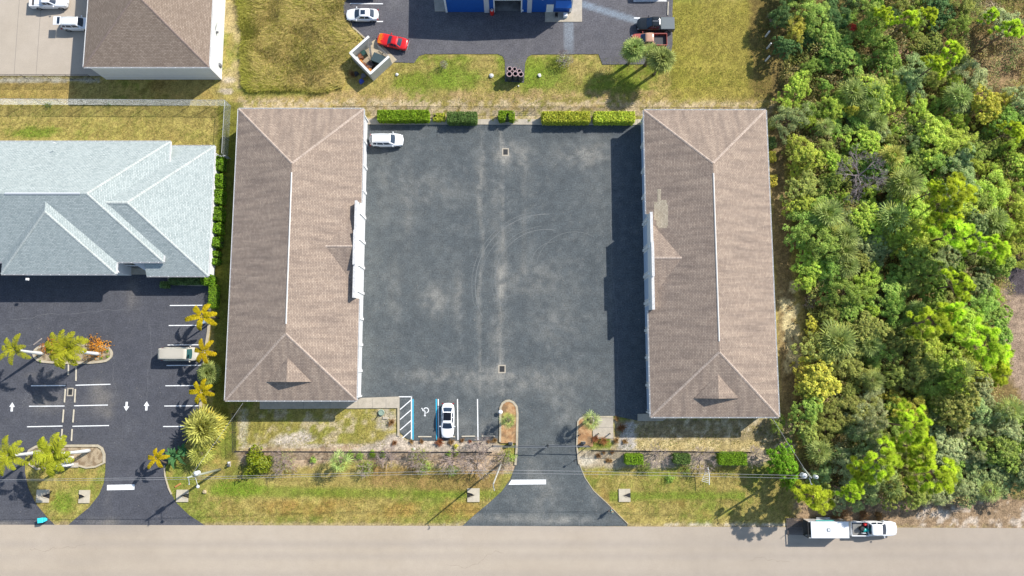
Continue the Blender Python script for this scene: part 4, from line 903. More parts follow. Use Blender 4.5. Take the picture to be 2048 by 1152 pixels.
# ---- hedges: leaves over a clipped box --------------------------------------
def hedge(l, r_, t, b, h, label, m, kind='hedge', cat='hedge', group=None, dens=230, leaf=.1, m2=None, rag=.12, gap=0.0, wob=.0):
    x0, x1 = P(l, (t+b)/2, h*.8).x, P(r_, (t+b)/2, h*.8).x; y0, y1 = P((l+r_)/2, b, h*.5).y, P((l+r_)/2, t, h).y
    cx, cy = (x0+x1)/2, (y0+y1)/2; W_, D_ = (x1-x0)/2, (y1-y0)/2; th = thing(kind, label, cat, (cx, cy, 0), 0, group)
    A = 4*W_*D_; n1 = int(A*dens*1.4); n2 = int(4*(W_+D_)*h*dens); g = rng
    def edge(x, y, k): return x*(1+.0), y
    rr = min(W_, D_)*.45
    x = (g.random(n1)*2-1)*W_; y = (g.random(n1)*2-1)*D_; top = np.stack([x, y, h+g.normal(size=n1)*rag-.25*np.clip(np.maximum(np.abs(x)/W_, np.abs(y)/D_)-.85, 0, 1)*h*2], 1)
    tn = np.array([0, 0, 1.])+g.normal(size=(n1, 3))*.55
    q = g.random(n2)*4*(W_+D_); z = g.random(n2)*h; a = []; nn = []
    for qq, zz in zip(q, z):
        if qq < 2*W_: p = (qq-W_, D_, 0, 1)
        elif qq < 4*W_: p = (qq-3*W_, -D_, 0, -1)
        elif qq < 4*W_+2*D_: p = (W_, qq-4*W_-D_, 1, 0)
        else: p = (-W_, qq-4*W_-3*D_, -1, 0)
        a.append((p[0], p[1], zz)); nn.append((p[2], p[3], .4))
    sd_ = np.array(a)+g.normal(size=(n2, 3))*rag*np.array([1, 1, .5]); sn = np.array(nn)+g.normal(size=(n2, 3))*.5
    Cc = np.concatenate([top, sd_]); cx_ = np.sign(Cc[:, :2]); over = np.clip(np.abs(Cc[:, 0])-(W_-rr), 0, None)**2+np.clip(np.abs(Cc[:, 1])-(D_-rr), 0, None)**2
    keep = over < (rr*1.02)**2*(1.1+.5*g.random(len(Cc))); 
    if gap: keep &= fbm(Cc[:, 0]+cx, Cc[:, 1]+cy, .8, 90) > gap
    Cc = Cc[keep]; Nn = np.concatenate([tn, sn])[keep]
    if wob: Cc[:, :2] *= (1-wob*.3+wob*2*(fbm(Cc[:, 0]+cx, Cc[:, 1]+cy, 1.1, 92, 2)-.5))[:, None]; Cc[:, 2] *= 1-wob+2*wob*fbm(Cc[:, 0]+cx, Cc[:, 1]+cy, .7, 93, 2)
    pt = .75+.5*fbm(Cc[:, 0]+cx, Cc[:, 1]+cy, .7, 91, 2)[:, None]
    obj_of('foliage', leaf_mesh('foliage', Cc, Nn, leaf*(.7+.6*g.random(len(Cc))), leaf*.6, m, None, .5, pt), th)
    mb = MB(); mb.box(-W_*.86, W_*.86, -D_*.75, D_*.75, -.02, h*.8, ch=.15); mb.build('stems', mat('hedge_stems', (.035, .05, .015), noise=.3), th); return th
hedge(755,858,220,244,1.35,'long bright green clipped hedge at the left of the court\'s top edge', LM['hedge'], leaf=.12)
hedge(866,890,226,243,.8,'small sparse yellow-green shrub between the first two top hedges', LM['hedgey'], 'shrub', 'shrub', gap=.4)
hedge(894,954,223,248,1.5,'dull dark green clipped hedge, second along the court\'s top edge', LM['hedged'], leaf=.08)
hedge(997,1029,221,243,1.5,'small round clipped bush with a bare brown middle above the upper storm drain', LM['hedge'], 'shrub', 'shrub', gap=.3)
hedge(1084,1180,223,247,1.5,'yellow-flecked clipped hedge right of the metal frame on the top strip', LM['hedgey'], leaf=.12)
hedge(1188,1269,223,247,1.5,'yellow-flecked clipped hedge nearest the right building', LM['hedgey'], leaf=.12)
hedge(418,436,569,616,1.1,'low box-clipped green hedge at the side lot\'s upper right corner', LM['hedge'], leaf=.06)
hs = [(431,448,313,345),(431,448,346,378),(430,447,379,411),(429,446,412,444),(427,444,445,470),(425,443,471,496)]
for i, (a, b, c, d) in enumerate(hs):
    hedge(a, b, c, d, 1.3, ('first bright green bush of the row beside the pale roof, by the gate', 'second bright bush down the row beside the pale roof', 'third bright bush down the row beside the pale roof', 'fourth bright bush down the row beside the pale roof',
        'fifth bright bush down the row beside the pale roof', 'sixth bright bush down the row, beside a brown patch')[i], mat('leaf_lime', S(124,168,20), rough=.7, attr=True, rnd=.06, trans=.35), 'bush', 'bush', 'row of bright bushes along the pale building', leaf=.15, rag=.14, wob=.3)
LIME = MATS['leaf_lime']
hedge(425,441,502,514,.9,'small bright bush second from the bottom of the row by the pale roof', LIME, 'bush', 'bush', 'row of bright bushes along the pale building', leaf=.14, rag=.12, wob=.3)
hedge(424,440,516,530,.9,'last small bright bush at the bottom of the row by the pale roof', LIME, 'bush', 'bush', 'row of bright bushes along the pale building', leaf=.14, rag=.12, wob=.3)
hedge(405,428,549,572,1.4,'bright rounded bush at the pale roof\'s lower right corner', LIME, 'bush', 'bush', leaf=.14, rag=.14, wob=.3)
hedge(340,404,552,569,1.1,'dark leafy shrubs in the shaded bed under the pale eave', LM['dark'], 'shrub', 'shrub', leaf=.14, rag=.16, gap=.25)
hedge(321,336,563,576,1.0,'round dark green shrub at the left end of the shaded bed', LM['dark'], 'shrub', 'shrub', leaf=.1)
for (x, y, l) in ((1540,246,'olive round shrub by the top right corner of the right brown roof'),(1540,284,'dark shrub second down beside the right brown roof'),(1541,312,'golden round shrub third down beside the right brown roof'),(1542,360,'golden round shrub fourth down beside the right brown roof')):
    hedge(x-2, x+11, y-11, y+12, 1.1, l, LM['yellowish'] if 'gold' in l else LM['olive'] if 'olive' in l else LM['dark'], 'shrub', 'shrub', 'shrubs along the right building', leaf=.08, wob=.4)
# clipped shrubs on the street strip, right
hedge(1250,1286,909,928,1.5,'clipped green bush on the street strip nearest the gate', LM['hedge'], 'shrub', 'shrub', 'clipped bushes on the street strip', leaf=.08)
hedge(1347,1380,908,926,1.5,'clipped darker bush on the street strip between two bare shrubs', LM['hedged'], 'shrub', 'shrub', 'clipped bushes on the street strip', leaf=.08)
hedge(1437,1493,906,929,1.5,'widest clipped bush on the street strip, left of the last bare shrub', LM['hedge'], 'shrub', 'shrub', 'clipped bushes on the street strip', leaf=.08)
# ---- palms -------------------------------------------------------------------
PR_F = [*[mk_fan(21, 4.0, 2.1, 26, 11), mk_fan(22, 4.0, 2.1, 38, 12), mk_fan(23, 4.0, 2.1, 16, 11, droop=.9)], mk_fan(24, 4.0, 1.75, 72, 13, droop=.7)]
def fanpalm(px, py, r, h, label, m='palm', group=None, k=0, kind='cabbage_palm'):
    s = r/14/1.85*(H-h)/H; c = P(px, py, h); t = thing(kind, label, 'palm', (c.x, c.y, 0), random.random()*6.28, group)
    me = PR_F[k]; tr = MB(); hh = max(.15, h-1.2*s+.5*s*0)
    tr.tube([(0,0,-.1),(0,0,hh*.5),(0,0,hh)], [.25,.21,.2], 9); tr.lathe([(.2, hh*.82), (.36, hh*.95), (.2, hh+.1), (0, hh+.15)], n=9); tr.build('trunk', M_PBARK, t, fixn=False)
    o = obj_of('crown', me[1], t); setmat(o, LM[m]); o.scale = (s, s, s); o.location = (0, 0, hh-4.0*s); return t
fanpalm(1270,93,28,5.6,'cabbage palm over the rusty pickup, left of a pair at the rear lot', k=3)
fanpalm(1326,112,31,6.0,'large cabbage palm at the corner of the rear lot, right of a pair', k=3)
fanpalm(1304,100,20,5.0,'smaller cabbage palm crowded between the pair at the rear lot', k=0)
fanpalm(398,857,42,3.6,'big yellow-green cabbage palm at the side lot\'s lower right corner', 'palmy', k=3)
fanpalm(395,909,22,2.2,'small cabbage palm just below the big one at the side lot', 'palmy', k=0)
fanpalm(412,746,24,2.4,'bushy green fan palm between two golden palms', 'palm', k=3)
fanpalm(676,926,21,3.4,'fan palm on the street strip casting a long shadow, left of the driveway', 'palm', k=2)
fanpalm(1016,841,15,3.0,'slender fan palm on the left entrance planting island', 'palm', k=2)
fanpalm(1183,843,18,3.8,'slender palm on the right entrance planting bed', 'palm', k=2)
def feather(px, py, r, h, label, base, protos, kind='royal_palm', group=None, rz=None, R0=2.75):
    c = P(px, py, h); b = P(*base); t = thing(kind, label, 'palm', (b.x, b.y, 0), 0, group)
    s = r/14/R0*(H-h)/H; dx, dy = c.x-b.x, c.y-b.y; w1, w2 = (.21, .13) if 'royal' in kind else (.13, .09)
    mb = MB(); pts = [(0,0,-.1),(dx*.06,dy*.06,h*.12),(dx*.25,dy*.25,h*.4),(dx*.62,dy*.62,h*.75),(dx*.8,dy*.8,h*.86)]; mb.tube(pts, [w1*1.3,w1*1.2,w1,w1*.85,w2], 10, 0); mb.tube([pts[-1],(dx,dy,h)], [w2*1.05,w2*.5], 9, 1)
    mb.build('trunk', [M_WTRUNK if 'royal' in kind else M_PBARK, mat('crownshaft', S(160,175,60), rough=.5)], t, smooth=True, fixn=False)
    o = obj_of('crown', protos, t); o.location = (dx, dy, h); o.scale = (s, s, s); o.rotation_euler.z = random.random()*6.28 if rz is None else rz; return t
def fr(seed, **k): return mk_feather(seed, 0, **k)[1]
RY = [fr(31, nf=9, ll=.66, nleaf=50, lw=.038), fr(32, nf=13, ll=.7, nleaf=50, lw=.038), fr(33, nf=7, ll=.64, nleaf=50, lw=.038)]
GD = [fr(41, nf=6, m='gold', R=2.4, ll=.56, nleaf=76, lw=.05, upr=42), fr(42, nf=6, m='gold', R=2.4, ll=.56, nleaf=76, lw=.05, upr=42), fr(43, nf=7, m='gold', R=2.4, ll=.56, nleaf=76, lw=.05, upr=42)]
feather(31,699,32,6.2,'royal palm leaning off the left end of the oval island', (86,707), RY[2], rz=1.2)
feather(134,698,40,6.6,'large royal palm over the middle of the oval island', (199,708), RY[1])
feather(20,911,38,6.8,'royal palm at the left edge above the heart-shaped island', (79,904), RY[0])
feather(110,907,42,7.0,'large full royal palm on the heart-shaped island', (179,901), RY[1])
feather(405,632,34,4.6,'golden palm topmost of the row at the side lot\'s right edge', (436,636), GD[0], 'golden_palm', 'golden palms down the side lot', .3)
feather(408,703,28,4.4,'golden palm over the front of the beige van', (430,703), GD[1], 'golden_palm', 'golden palms down the side lot', .9)
feather(404,783,29,4.4,'golden palm lowest of the row, above the big cabbage palm', (427,783), GD[2], 'golden_palm', 'golden palms down the side lot', .5)
feather(314,916,25,3.6,'small lone golden palm on the side lot by the lower driveway', (338,926), GD[0], 'golden_palm', None, 1.0)
# banana-like plant
def broadleafplant(px, py, r, label, m='banana', n=14, kind='banana_plant', cat='plant'):
    c = P(px, py, 1.5); t = thing(kind, label, cat, (c.x, c.y, 0)); S_ = []; rr = np.random.default_rng(int(px))
    for i in range(n):
        a = i*2.4; e = math.radians(70-45*rr.random()); L_ = r/14*(.8+.5*rr.random()); d = np.array([math.cos(a)*math.cos(e), math.sin(a)*math.cos(e), math.sin(e)]); s = np.array([-math.sin(a), math.cos(a), 0]); p0 = np.array([rr.normal()*.15, rr.normal()*.15, .6])
        k = .7+.7*rr.random(); pts = [p0, p0+d*L_*.35, p0+d*L_*.7+np.array([0,0,-.08]), p0+d*L_*1.1+np.array([0,0,-.5*L_])]; S_.append((pts, [.03,.2,.2,.03], [s]*4, (k, k, k)))
    obj_of('leaves', strips('leaves', S_, LM[m]), t); MB().tube([(0,0,-.05),(0,0,1.0)], [.12,.08], 7).build('stem', M_PBARK, t, fixn=False); return t
broadleafplant(347,913,26,'dark green broad-leaved plant between the golden and cabbage palms', n=20)
broadleafplant(362,903,14,'small dark shrubby plant beside the broad-leaved one', n=12)
# crotons and small plants on the islands
def bushlet(px, py, r, label, m, h=.9, leaf=.11, n=240, kind='shrub', cat='shrub', group=None):
    c = P(px, py, h*.6); t = thing(kind, label, cat, (c.x, c.y, 0), 0, group); R = r/14
    d = rng.normal(size=(n, 3)); d[:, 2] = np.abs(d[:, 2]); d /= np.linalg.norm(d, axis=1, keepdims=True); ang = np.arctan2(d[:, 1], d[:, 0]); rad = (1+.25*np.sin(3*ang+px)+.15*np.sin(5*ang))[:, None]*(.45+.6*rng.random((n, 1))); q = d*rad*np.array([R, R, h])+np.array([0, 0, .05])
    o = obj_of('foliage', leaf_mesh('foliage', q, d+rng.normal(size=d.shape)*.5+np.array([0,0,.5]), leaf*(.6+.8*rng.random(n)), leaf*.5, LM[m] if isinstance(m, str) else m, None, .35), t)
    mb = MB(); 
    for i in range(5): mb.tube([(0,0,-.02), tuple(q[i]*.8)], [.02,.008], 4)
    mb.build('stems', M_BARK, t, fixn=False); return t
bushlet(98,694,20,'orange croton bush at the left half of the oval island', 'croton', .9, .13, 420)
bushlet(190,695,26,'larger orange croton bush at the right half of the oval island', 'croton', .9, .13, 620)
bushlet(60+20,915,12,'dark low shrub under the leaning trunk on the heart-shaped island', 'dark', .7); bushlet(105,930,16,'dark shrub in the shade of the palm on the heart-shaped island', 'dark', .7)
for x, y, l in ((214,703,'tiny green plant near the oval island\'s right tip, upper'),(202,716,'tiny green plant beside the white trunk\'s foot'),(215,713,'tiny green plant near the oval island\'s right tip, lower'),(80,722,'tiny yellow plant at the oval island\'s lower left')): bushlet(x, y, 3.5, l, 'hedge', .3, .06, 60, 'plant', 'plant')
# street strip planting, left to right
bushlet(511,926,27,'round glossy yellow-green bush by the lower fence corner', mat('leaf_glossy', S(150,166,24), rough=.5, attr=True, trans=.3), 2.2, .17, 1900, 'bush', 'bush')
BR = [mk_bare(51), mk_bare(52, 2.0, 3.4, 8), mk_bare(53, 2.0, 3.4, 9, 3)]
def bare(px, py, r, label, k=0, group=None, hz=1.0, leaf=None, h=1.6, kind='bare_shrub'):
    c = P(px, py, h); t = thing(kind, label, 'shrub', (c.x, c.y, 0), random.random()*6, group); s = r/14/2.3; t.scale = (s, s, s*hz)
    obj_of('branches', BR[k], t)
    if leaf:
        n = 260; d = rng.normal(size=(n, 3)); d[:, 2] = np.abs(d[:, 2])*.9+.3; d /= np.linalg.norm(d, axis=1, keepdims=True); q = d*(1.2+1.2*rng.random((n, 1)))
        obj_of('foliage', leaf_mesh('foliage', q, d+rng.normal(size=d.shape), .12, .07, LM[leaf]), t)
    return t
G1 = 'leafless shrubs on the street strip'
bare(563,925,27,'half-dead tangled shrub right of the glossy round bush', 0, G1, leaf='palm')
bare(775,915,24,'bare twiggy shrub on the left street strip below the utility cover', 1, G1); bare(838,918,26,'bare twiggy shrub below the wheelchair bay', 0, G1, leaf='olive')
bare(905,925,28,'bare twiggy shrub below the white sedan\'s bay', 1, G1); bare(957,890,24,'grey leafless shrub at the foot of the right-hand bay, above the fence line', 0, G1); bare(955,930,30,'wide bare shrub left of the middle utility pole', 0, G1); bare(1010,917,20,'leafy-edged bare shrub at the foot of the middle pole', 2, G1, leaf='olive')
bare(1318,912,28,'first pinkish bare shrub right of the gate, between clipped bushes', 0, G1); bare(1408,920,28,'second pinkish bare shrub, just above the white comb-shaped rack', 1, G1); bare(1518,915,26,'last pinkish bare shrub, beside the yellow-green tree', 0, G1)
bare(725,940,20,'thin leafy shrub below the fence, left of the middle', 2, G1, leaf='green'); bare(845,940,16,'small leafy shrub by the wires, middle of the left strip', 2, G1, leaf='green')
for i, (x, y, r, l) in enumerate(((625,920,7,'small round green shrub alone on the sand left of the fan palm'),(700,909,8,'small green shrub right of the fan palm\'s head'),(719,912,9,'pale green shrub, second right of the fan palm'),(744,909,8,'bright green shrub, third right of the fan palm'),
        (764,909,7,'green shrub, fourth right of the fan palm'),(826,907,8,'green shrub below the striped bay\'s wheel line'),(847,906,5,'tiny green shrub below the wheelchair bay'),(897,908,6,'small green shrub below the white sedan'),(912,907,6,'small green shrub right below the white sedan'),
        (911,893,5,'yellow-leaved plant touching the fence below the sedan'),(735,934,16,'loose green shrub on grass below the fence'),(850,932,15,'loose dark green shrub on grass near the wires'),(905,942,12,'loose green shrub just under the wires'),(1020,915,14,'green shrub by the kerb and the middle pole'))):
    bushlet(x, y, r, l, 'hedge' if 'bright' in l else 'yellowish' if 'yellow' in l else 'green', .4+r*.04, .09, 60+r*22, 'shrub', 'shrub', 'small shrubs on the left street strip')
for x, y, r, l in ((1288,935,16,'loose green shrub on grass below the first pinkish shrub'),(1370,935,18,'loose green shrub on grass below the second clipped bush'),(1455,943,20,'loose olive shrub under the wires near the right pole'),(1340,958,9,'low green weed clump on the right verge')): bushlet(x, y, r, l, 'olive' if 'olive' in l else 'green', .5, .09, 260, 'shrub', 'shrub', 'loose shrubs on the right verge')
TF = [mk_tuft(61), mk_tuft(62, m='rust')]
def tuft(px, py, r, label, k=0, group='fountain grass clumps', m=None):
    c = P(px, py, .2); t = tag(obj_of('grass_clump', TF[k]), label, 'grass', group); t.location = (c.x, c.y, 0); s = r/14/.55; t.scale = (s, s, s); t.rotation_euler.z = random.random()*6
for x, y, r, l in ((783,845,9,'olive grass clump beside the striped bay kerb'),(789,886,7,'brown grass clump below the striped bay corner'),(823,883,6,'brown grass clump at the blue line\'s foot'),(843,883,6,'brown grass clump under the wheelchair bay stop'),(879,884,11,'largest russet grass clump, left of the sedan\'s nose'),(902,884,8,'brown grass clump under the sedan\'s nose'),
        (924,881,6,'brown grass clump under the empty bay\'s left line'),(940,883,5,'small russet clump under the empty bay'),(977,883,5,'small brown clump left of the entrance island'),(989,881,7,'brown clump touching the entrance island'),(1191,878,10,'russet clump at the walk\'s lower left corner'),(1207,882,11,'wide russet clump below the concrete pad'),(1232,881,8,'brown clump just right of the concrete pad'),
        (1250,883,7,'dark brown clump second right of the pad'),(1234,838,7,'olive clump in building shade by the pad\'s upper corner'),(1243,855,11,'largest dark clump in the building shade'),(1197,911,7,'left clump of three below the gate fence'),(1208,905,5,'middle clump of three below the gate fence'),(1224,904,6,'right clump of three below the gate fence'),(1215,921,6,'lone dark clump on sand below the other three'),
        (1222,922,5,'dark clump right against the lone one on the sand')): tuft(x, y, r, l, 1 if 'russet' in l else 0)
for x, y, r, l in ((1690,1030,14,'dry straw-coloured bush behind the gap between trailer and truck'),(1730,1030,11,'dry straw bush behind the white pickup bed'),(1640+35,1035,9,'small straw bush behind the trailer nose'),(1760,1032,8,'small straw bush behind the white pickup cab')): bushlet(x, y, r, l, 'brown', .8, .06, 700, 'dry_bush', 'bush', 'dry bushes behind the roadside truck')
t = bare(1131,108,19,'silvery nearly leafless small tree at the rear lot\'s lower edge', 1, None, 1.3, 'silver', 2.6, 'small_tree'); t['category'] = 'tree'
t = bare(886,121,10,'tiny silvery sapling on the lawn left of the drums', 2, None, 1.6, 'silver', 1.8, 'sapling'); t['category'] = 'tree'
tuft(705,148,10,'dead grassy plant in the shade of the bin enclosure', 0, 'weeds on the lawn')
for x, y, r, l in ((1033,240,4,'small dark plant in front of the metal frame, left'),(1059,240,4,'small dark plant in front of the metal frame, right'),(985,238,4,'sprawling weed left of the small round bush')): bushlet(x, y, r, l, 'olive', .5, .06, 60, 'plant', 'plant')
bushlet(94,208,9,'dark weed bush growing through the chain fence', 'dark', .9, .07, 200, 'bush', 'bush'); bushlet(217,207,5,'small dark weed at the foot of the chain fence', 'dark', .6, .07, 80, 'bush', 'bush')
# ================================================================ THE WOOD
LAND = [((1735,340),'the leafless grey tree'),((1791,309),'the yellow-headed palm'),((1750,1056),'the roadside white pickup'),((1650,1056),'the white trailer'),((1556,835),'the lower right corner of the right brown roof'),((1533,220),'the top right corner of the right brown roof'),
        ((2030,670),'the bare clearing at the right edge'),((1547,95),'the three white posts'),((1862,925),'the biggest roadside pine'),((1628,957),'the right utility pole'),((2035,560),'the dark pool patch at the right edge'),((1980,150),'the scrubby opening at the top right')]
DIRS = ['right of', 'up and right of', 'above', 'up and left of', 'left of', 'down and left of', 'below', 'down and right of']
def wood_label(px, py, look):
    ds = sorted(LAND, key=lambda q: math.hypot(q[0][0]-px, q[0][1]-py)); out = None
    for far in range(4):
        for (c, nm) in ds[:3+far]:
            dx, dy = px-c[0], c[1]-py; d = math.hypot(dx, dy)
            a = DIRS[int(round(math.degrees(math.atan2(dy, dx))/45)) % 8]; w_ = 'just ' if d < 55 else '' if d < 130 else 'well ' if d < 240 else 'far '
            l = f'{look} {w_}{a} {nm}'
            if l not in USED_LABELS and len(l.split()) <= 16: USED_LABELS.add(l); return l
    l = f'{look} near {ds[0][1]}'; USED_LABELS.add(l); return l
def pine(px, py, r, h, k=0, look='yellow-green pine', m=None, tilt=None):
    t = plant('pine_tree', px, py, r, wood_label(px, py, look), 'tree', PR_P[k], h, (None, LM[m] if m else None), 'pines in the wood', sz=h/11.5, R0=(2.9, 3.3, 2.5)[k])
for a in ((1828,28,26,9,0,'pale green pine'),(1868,20,20,9,2,'slim green pine'),(1915,98,30,9.5,1,'bright rounded pine'),(1882,122,26,9,0,'bright lower pine'),(2035,50,28,9,2,'loose pale pine'),(1780,20,20,8.5,2,'small green pine'),(2040,255,24,9,0,'green pine'),
        (1928,388,48,11,1,'broad yellow-green pine'),(1880,440,30,9,2,'green pine'),(1925,462,46,10,0,'bright pine'),(2003,492,36,11,1,'bright pine'),(1935,565,32,9.5,0,'yellow-green pine'),(1880,640,44,9.5,1,'bright clumpy pine'),(1920,625,30,10,0,'bright pine'),
        (1990,690,52,11,1,'broad yellow-green pine'),(2010,740,30,10,0,'yellow-green pine'),(1842,855,44,11,1,'tall bright pine'),(1858,900,40,10.5,0,'tall bright pine'),(1885,955,46,11,1,'broad bright pine'),(1775,925,44,11,1,'broad bright pine'),(1712,988,26,9,2,'small bright pine'),
        (1640,997,36,8,0,'low bright pine'),(1618,985,20,6,2,'small loose pine'),(1730,950,26,8,2,'duller green pine'),(1885,375,20,9.5,2,'small pine'),(1995,20,18,8,2,'small pale pine')): pine(*a)
def wfan(px, py, r, h=5.0, look='cabbage palm', m='palm', k=None): fanpalm(px, py, r, h, wood_label(px, py, look), m, 'palms in the wood', (k if k is not None else random.randrange(3)))
for a in ((1712,178,26),(1752,186,28),(1742,212,22),(1925,188,27),(1790,309,24,5.8,'yellow-headed palm','palmy',1),(1818,362,33,5.5),(1662,425,31,5.5),(1796,432,32,5.5),(1697,470,26,5),(1692,498,30,5),(1700,530,24,4.5),(1683,682,36,5.5,'broad cabbage palm'),(1995,440,28,5),
        (1760,240,20,4),(1745,690,22,4.5),(1930,740,24,5),(2030,822,26,5),(1645,905,24,4.5),(1790,975,22,4.5),(1752,760,20,4.5),(1840,620,20,4.5),(2010,900,24,5),(1600,420,18,3.5),(1960,505,22,4),(1990,985,20,4),(1655,250,18,4)): wfan(*a)
dead = mk_bare(71, 2.4, 4.0, 5, 5, .10, mat('dead_wood', S(150,138,138), noise=.25, nscale=2, rough=.95), 1.2)
c = P(1735,340,6.5); t = thing('dead_tree', 'leafless grey dead tree in the middle of the wood by the yellow-headed palm', 'tree', (c.x, c.y, 0)); t.rotation_euler.z = .5
MB().tube([(0,0,-.1),(.3,.2,2.5),(0,0,4.2)], [.22,.17,.13], 8).build('trunk', MATS['dead_wood'], t, fixn=False); o = obj_of('branches', dead, t); o.location = (0,0,4.1); o.scale = (1.15,1.15,.8)
for x, y, r, k, l in ((1560,15,12,0,'grey leafless bush at the wood\'s top left edge'),(1640,600,14,1,'grey bare bush at the left edge of the wood, mid height'),(1775,600,20,1,'grey bare tree in the dark gap of the middle wood'),(1690,385,18,2,'pale dead brush below the leafless grey tree'),(1720,745,14,2,'pale bare twigs among olive trees below the broad palm'),(2020,170,18,0,'grey bare brush in the top right opening')):
    t = bare(x, y, r, l, k, 'bare brush in the wood', h=4.0, hz=1.3)
# broad-leaved trees: a loose jittered field of crowns with colours read off the photograph
def wood_class(px, py):
    u = random.random()
    if py > 740 and px < 1760: return random.choice(['yellowish', 'olive', 'olive', 'green']) if py < 850 and px < 1720 else random.choice(['olive', 'bluegreen', 'greyish', 'bluegreen'])
    if py > 640 and px < 1850: return random.choice(['olive', 'yellowish', 'green', 'olive'])
    if py > 760: return random.choice(['greyish', 'bluegreen', 'olive', 'greyish', 'green'])
    if px > 1920 and py < 240: return random.choice(['greyish', 'olive', 'greyish', 'yellowish'])
    if 220 < py < 460 and px > 1780: return random.choice(['bright', 'green', 'bright', 'bluegreen'])
    if py < 110: return random.choice(['green', 'dark', 'green', 'bluegreen', 'olive'])
    if px < 1680 and py > 250: return random.choice(['bright', 'green', 'olive', 'bright'])
    return random.choice(['green', 'bright', 'bluegreen', 'green', 'olive'])
LOOK = dict(olive='olive broad-leaved tree', green='mid-green broad-leaved tree', bright='bright green leafy tree', bluegreen='blue-green leafy tree', dark='dark green tree', yellowish='yellow-olive leafy tree', greyish='grey-green leafy tree')
WP = np.array([[0, 0]]); cnt = 0
yy = -40
while yy < 1000:
    xx = 1560+random.random()*20
    while xx < 2110:
        px, py = xx+random.uniform(-12, 12), yy+random.uniform(-12, 12); xx += 43
        dd = float(inpoly(np.array([px]), np.array([py]), WOOD)[0])
        clearing = (px > 2008 and 520 < py < 800) or (px > 1960 and 60 < py < 170) or (px > 1940 and py < 40) or (1785 < px < 1835 and 90 < py < 125)
        if dd < 12 or clearing: continue
        r = min(random.choice([17, 21, 25, 30, 36, 42]), dd*.9+8); cl_ = wood_class(px, py); h = random.uniform(3.2, 5.6)*(.55+.45*r/38)
        k = random.randrange(5); t = plant('broadleaf_tree', px, py, r, wood_label(px, py, ('small ' if r < 25 else 'large ' if r > 35 else '')+LOOK[cl_]), 'tree', PR_B[k], h*.7, (None, LM[cl_]), 'broad-leaved trees of the wood', sz=h/5*random.uniform(.8,1.1))
        cnt += 1
    yy += 41
# hand-set crowns: edge trees and marked ones
for px, py, r, cl_, h, l in ((1567,927,34,'hedge',4.0,'bright yellow-green rounded tree at the wood\'s lower left corner, by the wires'),(1555,850,16,'green',2.2,'small green tree at the lower right corner of the right brown roof'),(1572,962,13,'hedge',2.5,'low yellow-green bush under the wires by the corner tree'),
        (1702,225,14,'yellowish',4.5,'bright yellow conical tree left of the upper fan palms'),(1700,62,10,'red',4.0,'small tree with red leaves in the upper wood'),(1590,60,26,'yellowish',4.0,'yellow-green tree beside the three white posts'),(1560,30,22,'dark',4.0,'dark blue-green tree at the wood\'s top left corner'),
        (1635,755,44,'yellowish',4.6,'large yellow-olive rounded tree at the wood edge right of the lower brown roof'),(1610,310,36,'bright',4.2,'bright leafy tree at the wood edge beside the right roof\'s upper part')):
    plant('broadleaf_tree', px, py, r, l, 'tree', PR_B[random.randrange(5)], h*.7, (None, LM[cl_]), None, sz=h/5)
# understorey: nobody could count it
def scatter(name, label, n, fn_keep, xr, yr, hz, lf, palette, cat='undergrowth', up=.8):
    X = rng.uniform(*xr, n*3); Y = rng.uniform(*yr, n*3); px, py = proj(X, Y); k = fn_keep(px, py, X, Y); X, Y = X[k][:n], Y[k][:n]; px, py = px[k][:n], py[k][:n]
    hh = hz(X, Y, px, py); C = np.stack([X, Y, hh*(.55+.45*rng.random(len(X)))], 1); Nn = rng.normal(size=C.shape)*.7+np.array([0, 0, up])
    pal = np.array([S(*c) for c in palette]); ci = np.clip((fbm(X, Y, 5, 95)*1.5-.25+rng.normal(size=len(X))*.08)*len(pal), 0, len(pal)-1).astype(int)
    m = mat('undergrowth_leaf', rough=.85, spec=.2, attr=True, trans=.25)
    o = obj_of(name, leaf_mesh(name, C, Nn, lf*(.6+.8*rng.random(len(X))), lf*.5, m, None, .3, pal[ci])); tag(o, label, cat, kind='stuff'); return o
scatter('undergrowth', 'tangled low undergrowth filling the floor of the wood', 190000, lambda px, py, X, Y: (inpoly(px, py, WOOD)+(fbm(X, Y, 2, 96)-.5)*30 > 4) & ~((px > 2000) & (py > 530) & (py < 800)) & (fbm(X, Y, 3, 97) > .34), (34, 84), (-38, 58),
    lambda X, Y, px, py: .5+3.0*sstep(.25, .75, fbm(X, Y, 2.4, 98)), .12, [(150,170,90),(180,190,100),(206,196,116),(214,196,140),(164,180,112),(140,160,86)])
